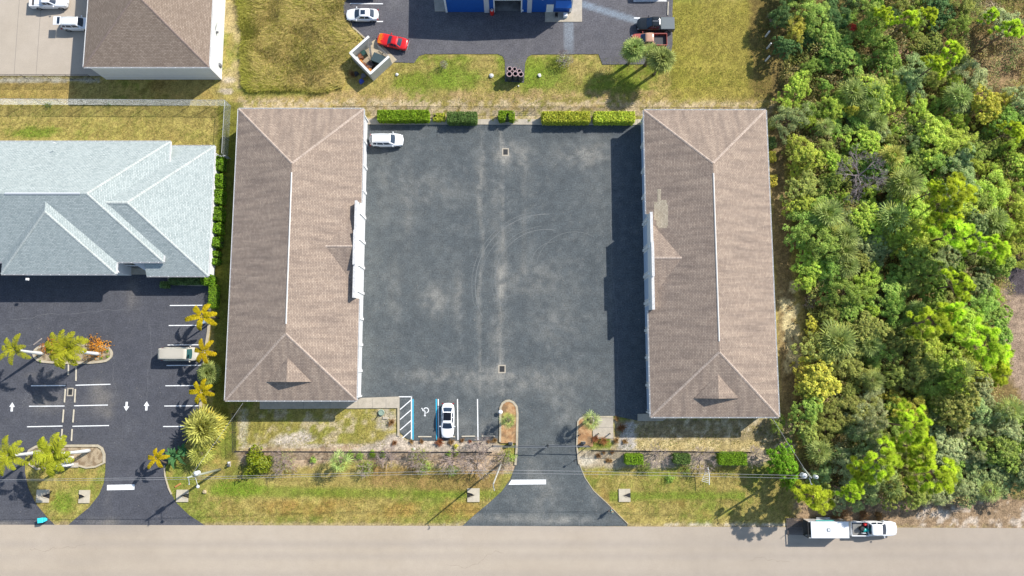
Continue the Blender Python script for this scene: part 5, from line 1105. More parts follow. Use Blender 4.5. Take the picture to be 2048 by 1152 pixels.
# tall dry field, top left
def field():
    n = 52000; X = rng.uniform(P(470,0).x, P(735,0).x, n*2); Y = rng.uniform(P(0,190).y, P(0,-30).y, n*2); px, py = proj(X, Y); k = inpoly(px, py, FIELD)+(fbm(X, Y, 2, 99)-.5)*10 > 2; X, Y, px, py = X[k][:n], Y[k][:n], px[k][:n], py[k][:n]; n = len(X)
    lean = fbm(X, Y, 3.5, 101)*2.6*PI; h = .35+.95*fbm(X, Y, 2.5, 102); a = lean+rng.normal(size=n)*.7
    d = np.stack([np.cos(a)*.8, np.sin(a)*.8, .35+.4*rng.random(n)], 1); b = np.stack([X, Y, np.full(n, -.05)+.15*rng.random(n)], 1); tip = b+d*h[:, None]; s = np.stack([-np.sin(a), np.cos(a), np.zeros(n)], 1)*.03
    V = np.stack([b-s, b+s, tip+s*.3, tip-s*.3], 1).reshape(-1, 3); me = bpy.data.meshes.new('tall_grass'); fast_mesh(me, V, np.arange(4*n).reshape(n, 4))
    g = sstep(.45, .62, fbm(X, Y, 4, 103)*.6+.4*rng.random(n)); edge = sstep(520, 492, px)+sstep(165, 182, py)*.8; g = np.clip(g*.85+edge*.75, 0, 1)[:, None]
    c = np.array(S(238,214,136))*(1-g)+np.array(S(176,176,72))*g; c = c*(.5+.95*rng.random((n, 1))); set_col(me, np.repeat(c, 4, 0)); me.materials.append(mat('dry_grass', rough=.9, spec=.2, attr=True, trans=.2))
    tag(obj_of('tall_grass', me), 'tall straw-coloured grass field at the top left', 'grass', kind='stuff')
field()
# short lawn grass, enough to roughen every lawn
def lawn():
    n = 90000; X = rng.uniform(-78, 46, n*3); Y = rng.uniform(-24, 54, n*3); px, py = proj(X, Y)
    L_ = [[(478,188),(760,180),(790,120),(1500,110),(1520,0),(1540,0),(1545,215),(700,215),(478,214)],[(0,208),(448,208),(448,290),(0,285)],[(474,822),(795,822),(770,895),(474,895)],[(430,945),(1030,945),(950,1035),(880,1046),(420,1046),(340,980)],[(1165,940),(1580,940),(1590,1045),(1260,1045)],[(1345,0),(1500,0),(1500,120),(1345,120)],[(55,945),(205,945),(140,1040)],[(430,830),(470,830),(470,1000),(400,1000)],[(1230,850),(1580,850),(1580,900),(1230,900)]]
    k = np.zeros(len(X), bool)
    for q in L_: k |= inpoly(px, py, q) > 1
    k &= (fbm(X, Y, 1.5, 110, 3) > .4); X, Y = X[k][:n], Y[k][:n]; n = len(X); a = rng.random(n)*6.28; h = .05+.1*rng.random(n)
    d = np.stack([np.cos(a)*.9, np.sin(a)*.9, .5+.5*rng.random(n)], 1)*h[:, None]; b = np.stack([X, Y, np.full(n, -.04)], 1); s = np.stack([-np.sin(a), np.cos(a), np.zeros(n)], 1)*.03
    V = np.stack([b-s, b+s, b+d+s*.4, b+d-s*.4], 1).reshape(-1, 3); me = bpy.data.meshes.new('lawn_grass'); fast_mesh(me, V, np.arange(4*n).reshape(n, 4))
    g = sstep(.4, .65, fbm(X, Y, 5, 111)*.6+.4*rng.random(n))[:, None]; c = (np.array(S(196,176,96))*(1-g)+np.array(S(128,150,50))*g)*(.7+.5*rng.random((n, 1))); set_col(me, np.repeat(c, 4, 0)); me.materials.append(MATS['dry_grass'])
    tag(obj_of('lawn_grass', me), 'short patchy lawn grass around the buildings', 'grass', kind='stuff')
lawn()
# ================================================================ VEHICLES
M_TYRE = mat('tyre_rubber', (.02, .02, .021), rough=.9); M_RIM = mat('alloy', (.45, .46, .47), rough=.3, metal=.8); M_BLACKP = mat('black_plastic', (.02, .02, .022), rough=.6)
M_HEAD = mat('lamp_clear', (.6, .62, .64), rough=.1); M_TAIL = mat('lamp_red', (.35, .01, .01), rough=.2)
M_LINER = mat('bed_liner', (.05, .05, .055), rough=.7, noise=.2, nscale=4)
def paintm(nm, c, rough=.25): return mat(nm, c, rough=rough, coat=.6)
PW = paintm('car_paint_white', (.78, .79, .80))
def vehicle(name, label, cat, px, py, ang, L_, W_, kind, pm, glass=None, zc=.9, group=None, roofcol=None, extra=None):
    """built along +x (front at +L/2). px,py = middle of the vehicle as seen"""
    c = P(px, py, zc); t = thing(name, label, cat, (c.x, c.y, 0), math.radians(ang), group); gm = glass or M_GLASS
    hw = W_/2; bed = kind == 'pickup'
    prm = dict(sedan=dict(hood=.74, belt=.92, top=1.44, ws=(.22, .05), rr=(-.24, -.37), rw=.74), coupe=dict(hood=.80, belt=.93, top=1.34, ws=(.135, .0), rr=(-.17, -.31), rw=.72),
        suv=dict(hood=.98, belt=1.08, top=1.70, ws=(.25, .13), rr=(-.40, -.47), rw=.78), hatch=dict(hood=.9, belt=1.0, top=1.58, ws=(.27, .12), rr=(-.38, -.46), rw=.78),
        pickup=dict(hood=1.12, belt=1.22, top=1.84, ws=(.235, .115), rr=(-.10, -.12), rw=.8), van=dict(hood=1.0, belt=1.08, top=1.95, ws=(.36, .27), rr=(-.49, -.495), rw=.84))[kind]
    zh, zb, zt = prm['hood'], prm['belt'], prm['top']; xb = -.125*L_ if bed else -L_/2
    def plan(x):
        s = abs(x)/(L_/2); n = 5.5 if kind in ('sedan', 'hatch', 'suv') else 9 if kind != 'van' else 12
        return hw*max(0, 1-s**n)**.28
    def ztop(x):
        f = x/L_
        if f > prm['ws'][0]: e = (f-prm['ws'][0])/(.5-prm['ws'][0]); return zb-.02-(zb-zh)*.6*min(1, e*2)-(zb-zh)*.4*e-(.12*zh)*e**6
        if kind in ('sedan', 'coupe') and f < prm['rr'][1]: e = (prm['rr'][1]-f)/(.5+prm['rr'][1]); return zb+.02-.05*e-.12*e**6
        return zb
    xs = list(np.linspace(xb, L_/2, 26))
    xs = sorted(set([round(v, 4) for v in xs]+[L_/2*q for q in (.97, .985, .995, .999)]+([] if bed else [-L_/2*q for q in (.97, .985, .995, .999)])))
    mb = MB(); rings = []
    for x in xs:
        w_ = max(plan(x), .32*hw); z = ztop(x); k = len(mb.v)
        sec = [(.90, .24), (.985, .36), (1.0, .52), (1.0, z*.72), (.985, z*.86), (.94, z*.955), (.82, z*1.0), (.45, z+.025), (0, z+.035)]
        pts = [(x, -a*w_, b) for a, b in sec]+[(x, a*w_, b) for a, b in reversed(sec[:-1])]; mb.v += pts; rings.append((k, len(pts)))
    n = rings[0][1]
    for (a, _), (b, _) in zip(rings[:-1], rings[1:]):
        for j in range(n-1): mb.f.append((a+j, a+j+1, b+j+1, b+j)); mb.m.append(0)
        mb.f.append((a+n-1, a, b, b+n-1)); mb.m.append(0)
    mb.f.append(tuple(range(rings[0][0], rings[0][0]+n))); mb.m.append(0); mb.f.append(tuple(reversed(range(rings[-1][0], rings[-1][0]+n)))); mb.m.append(0)
    body = mb.build('body', pm, t, smooth=True)
    # cabin
    x0, x1 = prm['ws'][0]*L_, prm['ws'][1]*L_; r1, r0 = prm['rr'][0]*L_, prm['rr'][1]*L_; wb, wt = hw*.92, hw*prm['rw']*.92
    def base_top(nn=5):
        B = []; T = []
        for i in range(nn+1): s = -1+2*i/nn; B.append((x0+.10*L_*.25*(1-s*s)-.0, -s*wb*(.93), zb-.03)); T.append((x1+.04*(1-s*s), -s*wt*.95, zt-.05))   # front, left to right
        for i in range(nn+1): s = i/nn; B.append((x0+(r0-x0)*s, -wb*(.93+.07*math.sin(PI*s)), zb-.03)); T.append((x1+(r1-x1)*s, -wt*(.95+.05*math.sin(PI*s)), zt-.05+.04*math.sin(PI*s)))
        for i in range(nn+1): s = -1+2*i/nn; B.append((r0-.10*(1-s*s), s*wb*.93, zb-.03)); T.append((r1-.03*(1-s*s), s*wt*.95, zt-.06))
        for i in range(nn+1): s = i/nn; B.append((r0+(x0-r0)*s, wb*(.93+.07*math.sin(PI*s)), zb-.03)); T.append((r1+(x1-r1)*s, wt*(.95+.05*math.sin(PI*s)), zt-.06+.04*math.sin(PI*s)))
        return B, T
    B, T = base_top(); nn = len(B); mb = MB(); mb.v += B+T; I1 = []; cx = (x1+r1)/2
    for p in T: I1.append((cx+(p[0]-cx)*.86, p[1]*.86, zt-.005))
    I2 = [(cx+(p[0]-cx)*.5, p[1]*.5, zt+.02) for p in T]; mb.v += I1+I2+[(cx, 0, zt+.025)]
    for q in range(3):
        for j in range(nn): a = q*nn+j; b = q*nn+(j+1) % nn; mb.f.append((a, b, b+nn, a+nn)); mb.m.append(0)
    for j in range(nn): mb.f.append((3*nn+j, 3*nn+(j+1) % nn, 4*nn)); mb.m.append(0)
    cab = mb.build('cabin', roofcol or pm, t, smooth=True)
    def patch(nm, side, s0, s1, t0=.12, t1=.90, off=.012, m=None):     # glass panel over a side of the cabin
        i0 = side*6; g = MB(); K = 6; rows = []
        for tt in np.linspace(t0, t1, 4):
            row = []
            for s in np.linspace(s0, s1, K+1):
                x = s*5; a = int(min(x, 4)); b = x-a; p = Vector(B[i0+a]).lerp(Vector(B[i0+a+1]), b); q = Vector(T[i0+a]).lerp(Vector(T[i0+a+1]), b); row.append(p.lerp(q, tt))
            rows.append(row)
        nrm = (rows[0][-1]-rows[0][0]).cross(rows[-1][0]-rows[0][0]).normalized(); cc = Vector(((x0+r0)/2, 0, .8)); nrm = nrm if nrm.dot(rows[0][0]-cc) > 0 else -nrm
        for row in rows: g.v += [tuple(p+nrm*off) for p in row]
        for r_ in range(3):
            for j in range(K): a = r_*(K+1)+j; g.f.append((a, a+1, a+K+2, a+K+1)); g.m.append(0)
        return g.build(nm, m or gm, t, smooth=True)
    patch('windshield', 0, .06, .94, .06, .93); patch('rear_window', 2, .08, .92, .12, .9)
    ww = [(.10, .40), (.44, .72), (.76, .92)] if kind in ('suv', 'hatch', 'van') else [(.16, .50), (.54, .84)] if kind != 'pickup' else [(.08, .46), (.54, .92)]
    for a, b in ww: patch('side_window', 1, a, b, .22, .9); patch('side_window', 3, 1-b, 1-a, .22, .9)
    # wheels
    rad = .33 if kind in ('sedan', 'coupe', 'hatch') else .39
    for sx in (.305, -.30):
        for sy in (-1, 1):
            x, y = sx*L_, sy*(hw-.11)
            w_ = MB().lathe([(rad*.6,-.11),(rad*.95,-.115),(rad,-.07),(rad,.07),(rad*.95,.115),(rad*.6,.11)], (x, y, rad), 22, axis='y').build('wheel', M_TYRE, t, smooth=True)
            MB().lathe([(0,-.118),(rad*.2,-.125),(rad*.62,-.112),(rad*.62,.112),(rad*.2,.125),(0,.118)], (x, y, rad), 16, axis='y').build('rim', M_RIM, w_)
            y2 = sy*(hw+.004); a = MB(); k = 14
            for i in range(k): q0, q1 = PI*i/k, PI*(i+1)/k; a.add([(x+math.cos(q0)*rad*1.0, y2, rad+math.sin(q0)*rad), (x+math.cos(q1)*rad, y2, rad+math.sin(q1)*rad), (x+math.cos(q1)*rad*1.15, y2-sy*.03, rad+math.sin(q1)*rad*1.15), (x+math.cos(q0)*rad*1.15, y2-sy*.03, rad+math.sin(q0)*rad*1.15)], [(0,1,2,3)])
            a.build('wheel_arch', M_BLACKP, body)
    for sy in (-1, 1):
        x = L_/2-.17; y = sy*hw*.66; MB().box(x-.16, x+.10, y-.16, y+.14, zh*.70, zh*.83, ch=.03).build('headlight', M_HEAD, t)
        x = -L_/2+.03; MB().box(x-.015, x+.1, sy*hw*.80-.12, sy*hw*.80+.1, zb*.62, zb*.84, ch=.02).build('taillight', M_TAIL, t)
        x = x0-.25; m_ = MB(); m_.box(x-.06, x+.08, sy*hw*.98-.0 if sy > 0 else -hw*.98-.2, hw*.98+.2 if sy > 0 else -hw*.98, zb-.02, zb+.14, ch=.04); m_.build('mirror', pm, t)
    MB().box(L_/2-.12, L_/2-.03, -hw*.55, hw*.55, .3, .5).build('grille', M_BLACKP, t); 
    if bed:
        f = MB(); f.box(-L_/2+.06, xb, -hw+.1, hw-.1, .62, .70); f.build('bed_floor', M_LINER, t)
        wl = MB(); wl.box(-L_/2+.04, xb-.001, -hw+.005, -hw+.12, .42, 1.20, ch=.02); wl.box(-L_/2+.04, xb-.001, hw-.12, hw-.005, .42, 1.20, ch=.02); wl.box(xb-.06, xb-.002, -hw+.12, hw-.12, .42, 1.2); wl.build('bed_wall', pm, t)
        MB().box(-L_/2, -L_/2+.08, -hw+.02, hw-.02, .48, 1.19, ch=.02).build('tailgate', pm, t); MB().box(-L_/2-.12, -L_/2-.01, -hw*.9, hw*.9, .4, .55, ch=.03).build('rear_bumper', M_RIM, t)
    if extra: extra(t, x0, x1, r0, r1, wb, wt, zt, zb)
    return t
def roofpanel(xa, xb, w_, nm='sunroof', m=None): 
    def f(t, x0, x1, r0, r1, wb, wt, zt, zb):
        k = MB(); k.box(r1+(x1-r1)*xa, r1+(x1-r1)*xb, -wt*w_, wt*w_, zt-.02, zt+.032, ch=.008); k.build(nm, m or M_GLASS, t)
    return f
def rails(t, x0, x1, r0, r1, wb, wt, zt, zb):
    for s in (-1, 1): MB().tube([(r1+.15, s*wt*.82, zt+.02), (r1+.25, s*wt*.82, zt+.07), (x1-.25, s*wt*.82, zt+.07), (x1-.1, s*wt*.82, zt+.02)], .02, 6).build('roof_rail', M_BLACKP, t)
def tail(t, x0, x1, r0, r1, wb, wt, zt, zb):       # raised tailgate with its dark window
    rails(t, x0, x1, r0, r1, wb, wt, zt, zb)
    p = MB(); p.box(r1-1.05, r1+.02, -wt*.98, wt*.98, zt+.02, zt+.07, ch=.02); g = p.build('tailgate', PW, t); MB().box(r1-.5, r1-.08, -wt*.8, wt*.8, zt+.072, zt+.08).build('tailgate_window', M_GLASS, g)
vehicle('suv', 'white estate-style SUV with roof rails at the top left of the main court', 'car', 773, 279.5, 0, 4.85, 1.92, 'suv', PW, extra=rails)
vehicle('sedan', 'white sedan with black glass roof parked nose-down beside the wheelchair bay', 'car', 895, 841, -90.5, 4.8, 1.86, 'sedan', PW, extra=roofpanel(.02, .80, .86, 'glass_roof', mat('black_glass', (.008, .009, .012), rough=.05)))
vehicle('sedan', 'white sedan with a sunroof parked at the rear lot beside the tall grass', 'car', 724, 28, 180, 4.8, 1.86, 'sedan', PW, extra=roofpanel(.42, .9, .55))
RED = paintm('car_paint_red', (.62, .012, .012))
def flames(t, x0, x1, r0, r1, wb, wt, zt, zb):
    mb = MB(); rr = random.Random(5); zf = .835
    for k in range(9):
        y = -.72+k*.18; l = .55+.35*rr.random(); w_ = .05; x = 2.12
        pts = [(x, y-w_), (x-l*.5, y-w_*.8), (x-l, y+.05), (x-l*.62, y+w_*.3), (x-l*.45, y+w_*1.2), (x, y+w_*1.1)]
        mb.add([(px_, py_*(.93 if px_ > 1.9 else 1), zf-(.035 if px_ > 2 else 0)+.04*(1-(py_/.9)**2)) for px_, py_ in pts], [(0,1,4,5),(1,2,3,4)])
    mb.build('flame_decal', mat('orange_flame', (.85, .25, .01), rough=.4), t)
    MB().box(-2.42, -2.33, -.8, .8, .42, .56, ch=.02).build('rear_bumper', M_RIM, t)
vehicle('coupe', 'bright red classic coupe with orange flames on its bonnet', 'car', 784.5, 81.5, 166, 4.6, 1.86, 'coupe', RED, extra=flames)
BLK = paintm('car_paint_black', (.012, .014, .014), .12)
def tonneau(t, x0, x1, r0, r1, wb, wt, zt, zb): MB().box(-2.76, -.72, -.93, .93, 1.2, 1.27, ch=.03).build('bed_cover', mat('grey_cover', (.13, .15, .16), rough=.7), t); MB().box(-.5, .6, -.03, .03, zt+.0, zt+.05).build('roof_strip', M_RIM, t)
vehicle('pickup_truck', 'glossy black pickup with a flat grey bed cover at the rear lot', 'pickup', 1311, 48.5, 180, 5.5, 1.98, 'pickup', BLK, extra=tonneau)
vehicle('pickup_truck', 'rusty tan and red pickup mostly hidden under the cabbage palms', 'pickup', 1298, 80, 180, 5.3, 1.9, 'pickup', paintm('faded_red', (.36, .07, .05), .5), roofcol=paintm('tan_paint', (.42, .23, .15), .6))
def oldbed(t, x0, x1, r0, r1, wb, wt, zt, zb): MB().box(-2.1, -.8, -.7, .72, .7, 1.05, ch=.08).build('bed_load', mat('white_sheet', (.7, .71, .72), rough=.6), t)
vehicle('pickup_truck', 'white pickup with a white load in its bed at the top left edge', 'pickup', 97, 2, 0, 5.4, 1.95, 'pickup', PW, extra=oldbed)
vehicle('hatchback', 'white hatchback with its tailgate raised, nosed against the white-walled hall', 'car', 152, 46.5, 0, 4.5, 1.86, 'suv', PW, extra=tail)
vehicle('car', 'dark car almost out of frame above the sunroof sedan', 'car', 722, -18, 180, 4.5, 1.8, 'sedan', paintm('car_paint_dark', (.03, .04, .05)))
vehicle('suv', 'dark blue-grey SUV almost out of frame above the black pickup', 'car', 1300, -26, 180, 5.0, 2.0, 'van', paintm('car_paint_slate', (.05, .06, .08)))
def ribs(t, x0, x1, r0, r1, wb, wt, zt, zb):
    for k in range(9):
        y = -wt*.8+wt*1.6*k/8; MB().box(r1+.15, x1-.35, y-.018, y+.018, zt-.01, zt+.04).build('roof_rib', MATS['car_paint_beige'], t)
vehicle('van', 'old beige van with a ribbed roof in the side lot under a golden palm', 'van', 358.5, 708, 0, 5.1, 1.95, 'van', paintm('car_paint_beige', (.50, .46, .38), .5), extra=ribs, glass=mat('green_glass', (.03, .09, .09), rough=.06))
def load(t, x0, x1, r0, r1, wb, wt, zt, zb):
    lt = MB(); 
    for k in range(8): lt.box(-2.7+k*.16, -2.62+k*.16, -.82, .82, .702, .73)
    lt.build('bed_slat', mat('grey_slat', (.35, .35, .33), rough=.7), t)
TR = vehicle('pickup_truck', 'white crew-cab pickup with equipment in its bed, parked on the road edge', 'pickup', 1747, 1057, 0, 6.3, 1.98, 'pickup', PW, extra=load)
def inbed(name, label, cat, px, py, mb, m, z=.73): c = P(px, py, 1.0); o = mb.build(name, m); o.location = (c.x, c.y, z); return tag(o, label, cat)
inbed('drum', 'teal drum lying in the white pickup\'s bed', 'drum', 1732, 1059.5, MB().lathe([(0,-.4),(.27,-.4),(.29,-.36),(.27,-.12),(.29,-.1),(.27,-.08),(.27,.12),(.29,.14),(.27,.36),(.29,.4),(0,.4)], (0,0,.29), 20, axis='x'), mat('teal_plastic', (.01, .42, .38), rough=.4))
inbed('fuel_can', 'small red can in the white pickup\'s bed', 'can', 1731, 1049.5, MB().box(-.2,.2,-.15,.15,0,.38,ch=.05).tube([(.1,0,.38),(.16,0,.48)], .035, 8), mat('red_plastic', (.6, .03, .03), rough=.4))
inbed('toolbox', 'black box and hose coil in the white pickup\'s bed', 'toolbox', 1723, 1057, MB().lathe([(.2,0),(.3,.02),(.32,.12),(.3,.22),(.2,.24),(.18,.12),(.2,0)], (0,0,0), 18).lathe([(.2,.0),(.28,.02),(.28,.4),(0,.42)], (.0,.05,.25), 14), M_BLACKP)
inbed('engine', 'small machine with a metal tank behind the cab in the pickup bed', 'machine', 1727, 1066, MB().box(-.3,.3,-.13,.13,0,.3,ch=.04).lathe([(0,-.25),(.11,-.25),(.11,.25),(0,.25)], (0,0,.4), 12, axis='x'), M_RIM)
# enclosed trailer with its ramp down
c = P(1650, 1056, 1.2); t = thing('cargo_trailer', 'white enclosed trailer with a roof vent and lowered rear ramp behind the white pickup', 'trailer', (c.x, c.y, 0)); hl = 2.75; hw = 1.08
mb = MB(); pl = [(-hl,-hw),(hl-.25,-hw),(hl,-hw+.25),(hl,hw-.25),(hl-.25,hw),(-hl,hw)]; 
mb.prism([(-hl,-hw),(hl-.1,-hw),(hl-.1,-hw+.05),(-hl,-hw+.05)], .5, 2.3); mb.prism([(-hl,hw-.05),(hl-.1,hw-.05),(hl-.1,hw),(-hl,hw)], .5, 2.3); mb.box(hl-.1, hl, -hw+.1, hw-.1, .5, 2.29, ch=.04); mb.build('body', PW, t)
rf = MB(); rf.box(-hl+.35, hl-.02, -hw-.01, hw+.01, 2.3, 2.36, ch=.025); ro = rf.build('roof', mat('trailer_roof', (.76, .77, .79), rough=.35), t); MB().box(-hl+.4, hl-.1, -.012, .012, 2.36, 2.368).build('roof_seam', mat('seam', (.4,.42,.45)), ro)
v = MB(); v.box(-.25,.2,-.22,.22,2.362,2.42,ch=.02); vv = v.build('roof_vent', mat('vent_grey', (.22,.24,.26), rough=.4), ro); MB().box(-.12,.08,-.12,.12,2.42,2.44).build('vent_lid', PW, vv)
MB().box(-hl, hl-.12, -hw+.06, hw-.06, .5, .56).build('floor', mat('ply', (.12,.10,.08), rough=.9), t)
f = MB(); f.box(-hl-.03, -hl+.05, -hw, -hw+.08, .5, 2.3); f.box(-hl-.03, -hl+.05, hw-.08, hw, .5, 2.3); f.box(-hl-.03,-hl+.05,-hw+.08,hw-.08,2.2,2.3); f.build('rear_frame', M_BLACKP, t)
M_MESH = mat('ramp_metal', (.16,.13,.12), rough=.6, metal=.3, noise=.2, nscale=6); r_ = MB()
for k in range(24): x = -hl-.08-k*.085; z = .5-.0185*k; r_.box(x-.02, x+.02, -hw+.03, hw-.03, z, z+.03)
for y in (-hw, -.35, .35, hw-.06): r_.add([(-hl-.05,y,.52),(-hl-.05,y+.06,.52),(-hl-2.1,y+.06,.07),(-hl-2.1,y,.07),(-hl-.05,y,.46),(-hl-.05,y+.06,.46),(-hl-2.1,y+.06,.01),(-hl-2.1,y,.01)], [(0,3,2,1),(4,5,6,7),(0,4,7,3),(1,2,6,5),(2,3,7,6)])
r_.build('ramp', M_MESH, t)
for y in (-hw+.03, hw-.03): MB().tube([(-hl-2.1,y,.05),(-hl-2.12,y,.9)], .03, 6).build('ramp_post', M_BLACKP, t)
for x in (-.45, .45):
    for s in (-1, 1):
        w_ = MB().lathe([(.2,-.1),(.32,-.1),(.35,-.06),(.35,.06),(.32,.1),(.2,.1)], (x, s*(hw+.13), .35), 20, axis='y').build('wheel', M_TYRE, t, smooth=True); MB().lathe([(0,-.11),(.2,-.1),(.2,.1),(0,.11)], (x, s*(hw+.13), .35), 14, axis='y').build('rim', M_RIM, w_)
for s in (-1, 1): a, b = sorted((s*hw, s*(hw+.26))); MB().box(-.95,.95,a,b,.72,.77,ch=.02).build('fender', M_RIM, t)
MB().tube([(hl-.1,-.7,.45),(hl+.95,0,.48),(hl-.1,.7,.45)], .05, 6).build('tongue', M_BLACKP, t); aw = MB().tube([(-1.6,hw+.09,2.1),(.9,hw+.09,2.1)], .08, 8); aw.build('awning_roll', mat('teal_roll', (.03,.30,.28), rough=.6), t)
# ================================================================ FENCES
M_GALV = mat('galvanised', (.42,.44,.45), rough=.45, metal=.5); M_BKF = mat('black_fence', (.018,.018,.02), rough=.6)
def chain(name, pts, h, label, m, post_sp=2.9, wire=.0035, sp=.1, pr=.035, barb=False, mesh=True, group=None, cat='fence'):
    o0 = pts[0]; t = thing(name, label, cat, (o0.x, o0.y, 0), 0, group); org = t.location; rail = MB(); w_ = MB(); 
    for a, b in zip(pts[:-1], pts[1:]):
        a, b = Vector((a.x, a.y, 0)), Vector((b.x, b.y, 0)); L_ = (b-a).length; d = (b-a)/L_; n = max(1, round(L_/post_sp))
        for i in range(n+(1 if b == Vector((pts[-1].x, pts[-1].y, 0)) else 0)):
            p = a+d*(L_*i/n); q = MB().tube([p+Vector((0,0,-.1)), p+Vector((0,0,h+.05))], pr, 8); 
            if barb: q.tube([p+Vector((0,0,h)), p+Vector((d.y*.0,0,h))+Vector((-d.y,d.x,0))*.3+Vector((0,0,.3))], pr*.7, 6)
            q.build('post', m, t, org, fixn=False)
        rail.tube([a+Vector((0,0,h)), b+Vector((0,0,h))], pr*.75, 8)
        if barb:
            for k in (.1,.2,.3): of = Vector((-d.y,d.x,0))*k+Vector((0,0,k)); rail.tube([a+of+Vector((0,0,h)), b+of+Vector((0,0,h))], .005, 4)
        if mesh:
            side = Vector((-d.y, d.x, 0))*wire
            for sgn in (1, -1):
                s = -h
                while s < L_+h:
                    # wire from (s,0) going up at 45 degrees
                    u0, z0, u1, z1 = (s, 0, s+h, h) if sgn > 0 else (s+h, 0, s, h)
                    pa, pb = (u0, z0), (u1, z1)
                    lo, hi = 0.0, 1.0; du = u1-u0
                    t0, t1 = sorted(((0-u0)/du, (L_-u0)/du)); lo = max(lo, t0); hi = min(hi, t1)
                    if hi-lo > .02:
                        p = a+d*(u0+du*lo)+Vector((0,0,z0+(z1-z0)*lo+.03)); q = a+d*(u0+du*hi)+Vector((0,0,min(h, z0+(z1-z0)*hi+.03))); up = Vector((0,0,wire*1.4))
                        w_.add([p-up, p+up, q+up, q-up], [(0,1,2,3)]); w_.add([p-side, p+side, q+side, q-side], [(0,1,2,3)])
                    s += sp
    rail.build('top_rail', m, t, org, fixn=False)
    if mesh: w_.build('chain_link', m, t, org, fixn=False)
    return t
chain('chain_link_fence', [P(-120,208.5), P(462,212), P(456,316)], 2.3, 'tall galvanised chain-link fence running from the left edge to a gate by the pale roof', M_GALV, 3.0, .003, .085, .04)
chain('chain_link_fence', [P(432,311), P(447,318), P(462,318)], 1.8, 'short galvanised gate section between the pale building and its fence', M_GALV, 1.5, .006, .085, .035)
chain('chain_link_fence', [P(-120,159), P(190,160)], 1.9, 'black chain-link fence along the bottom of the pale concrete yard', M_BKF, 3.1, .0035, .12, .03)
chain('chain_link_fence', [P(670,218.5), P(1290,220), P(1560,222)], 1.2, 'low black chain-link fence along the top of the court between both long roofs', M_BKF, 3.0, .0035, .12, .025)
chain('chain_link_fence', [P(472,826), P(473,902), P(984,903.5)], 1.5, 'black chain-link fence around the yard left of the driveway gate', M_BKF, 3.0, .0045, .09, .03)
chain('chain_link_fence', [P(1181,900), P(1500,904)], 1.5, 'black chain-link fence right of the driveway gate, along the shaded yard', M_BKF, 3.0, .0045, .09, .03)
def swing(a, b, label, h=1.75):
    a, b = P(*a, h), P(*b, h); a.z = b.z = 0; t = thing('driveway_gate', label, 'gate', (a.x, a.y, 0), 0, 'the two leaves of the driveway gate'); f = MB(); f.tube([a+Vector((0,0,h)), b+Vector((0,0,h))], .05, 8); f.tube([a+Vector((0,0,.15)), b+Vector((0,0,.15))], .04, 8)
    f.tube([a+Vector((0,0,.15)), a+Vector((0,0,h))], .04, 8); f.tube([b+Vector((0,0,.15)), b+Vector((0,0,h))], .04, 8); f.build('gate_frame', mat('gate_grey', (.22,.23,.24), rough=.4, metal=.5), t, t.location, fixn=False)
    w_ = MB(); n = 34
    for i in range(1, n): p = a.lerp(b, i/n); w_.tube([p+Vector((0,0,.15)), p+Vector((0,0,h))], .006, 4)
    w_.build('infill', M_BKF, t, t.location, fixn=False)
    for p in (a, b): MB().tube([p+Vector((0,0,-.05)), p+Vector((0,0,h+.12))], .06, 8).build('post', M_BKF, t, t.location, fixn=False)
swing((985,893.5), (1096,895.5), 'left leaf of the sliding driveway gate across the entrance'); swing((1097,892), (1180,894), 'right leaf of the driveway gate, ending in the planted strip')
def box_thing(name, label, cat, px, py, a, b, h, m, z=0, rz=0, ch=.03): o = MB().box(-a/2, a/2, -b/2, b/2, 0, h, ch=ch).build(name, m); c = P(px, py, z+h); o.location = (c.x, c.y, z); o.rotation_euler.z = rz; return tag(o, label, cat)
def opbox(px, py, label):
    c = P(px, py, 1.0); t = thing('gate_motor', label, 'gate motor', (c.x, c.y, 0), 0, 'gate motor cabinets'); MB().box(-.24,.24,-.17,.17,.12,.9,ch=.06).build('cabinet', mat('motor_grey', (.05,.055,.06), rough=.5), t); MB().box(-.3,.3,-.23,.23,-.02,.12).build('base', M_CONC, t); MB().box(-.18,.1,-.175,-.171,.5,.7).build('plate', M_RIM, t)
opbox(1021, 888, 'grey gate motor box on the left stone bed'); opbox(1168, 887, 'grey gate motor box on the right stone bed')
def bollard(px, py, label, h=1.0, m=None, lean=0): c = P(px, py, h); t = thing('bollard', label, 'post', (c.x, c.y, 0), 0, 'concrete bollards on the pad'); MB().tube([(0,0,-.05),(0,0,h)], .085, 12).build('shaft', m or M_KERB, t); MB().lathe([(.09,0),(.09,.04),(.05,.08),(0,.09)], (0,0,h-.02), 12).build('cap', m or M_KERB, t)
bollard(1199, 868, 'left short bollard on the concrete pad by the right entrance bed'); bollard(1222, 868, 'right short bollard on the concrete pad by the right entrance bed')
# keypad post and call point by the gate
def keypad(px, py, label):
    c = P(px, py, 0); t = thing('keypad_post', label, 'keypad', (c.x, c.y, 0)); MB().tube([(0,0,0),(0,0,.9),(-.15,-.05,1.2),(-.35,-.1,1.3)], .03, 8).build('post', M_BKF, t, fixn=False); MB().box(-.45,-.25,-.2,0,1.2,1.42,ch=.02).build('keypad', M_BLACKP, t)
keypad(1152, 918, 'black gooseneck keypad post at the driveway\'s right kerb below the gate'); keypad(1160, 868, 'short dark post on the right stone bed')
o = MB().box(-.3,.3,-.2,.2,0,.05,ch=.02); c = P(1158,915); o = o.build('pull_box', M_CONC); o.location = (c.x,c.y,0); tag(o, 'small utility lid on the sandy slab right of the driveway', 'cover')
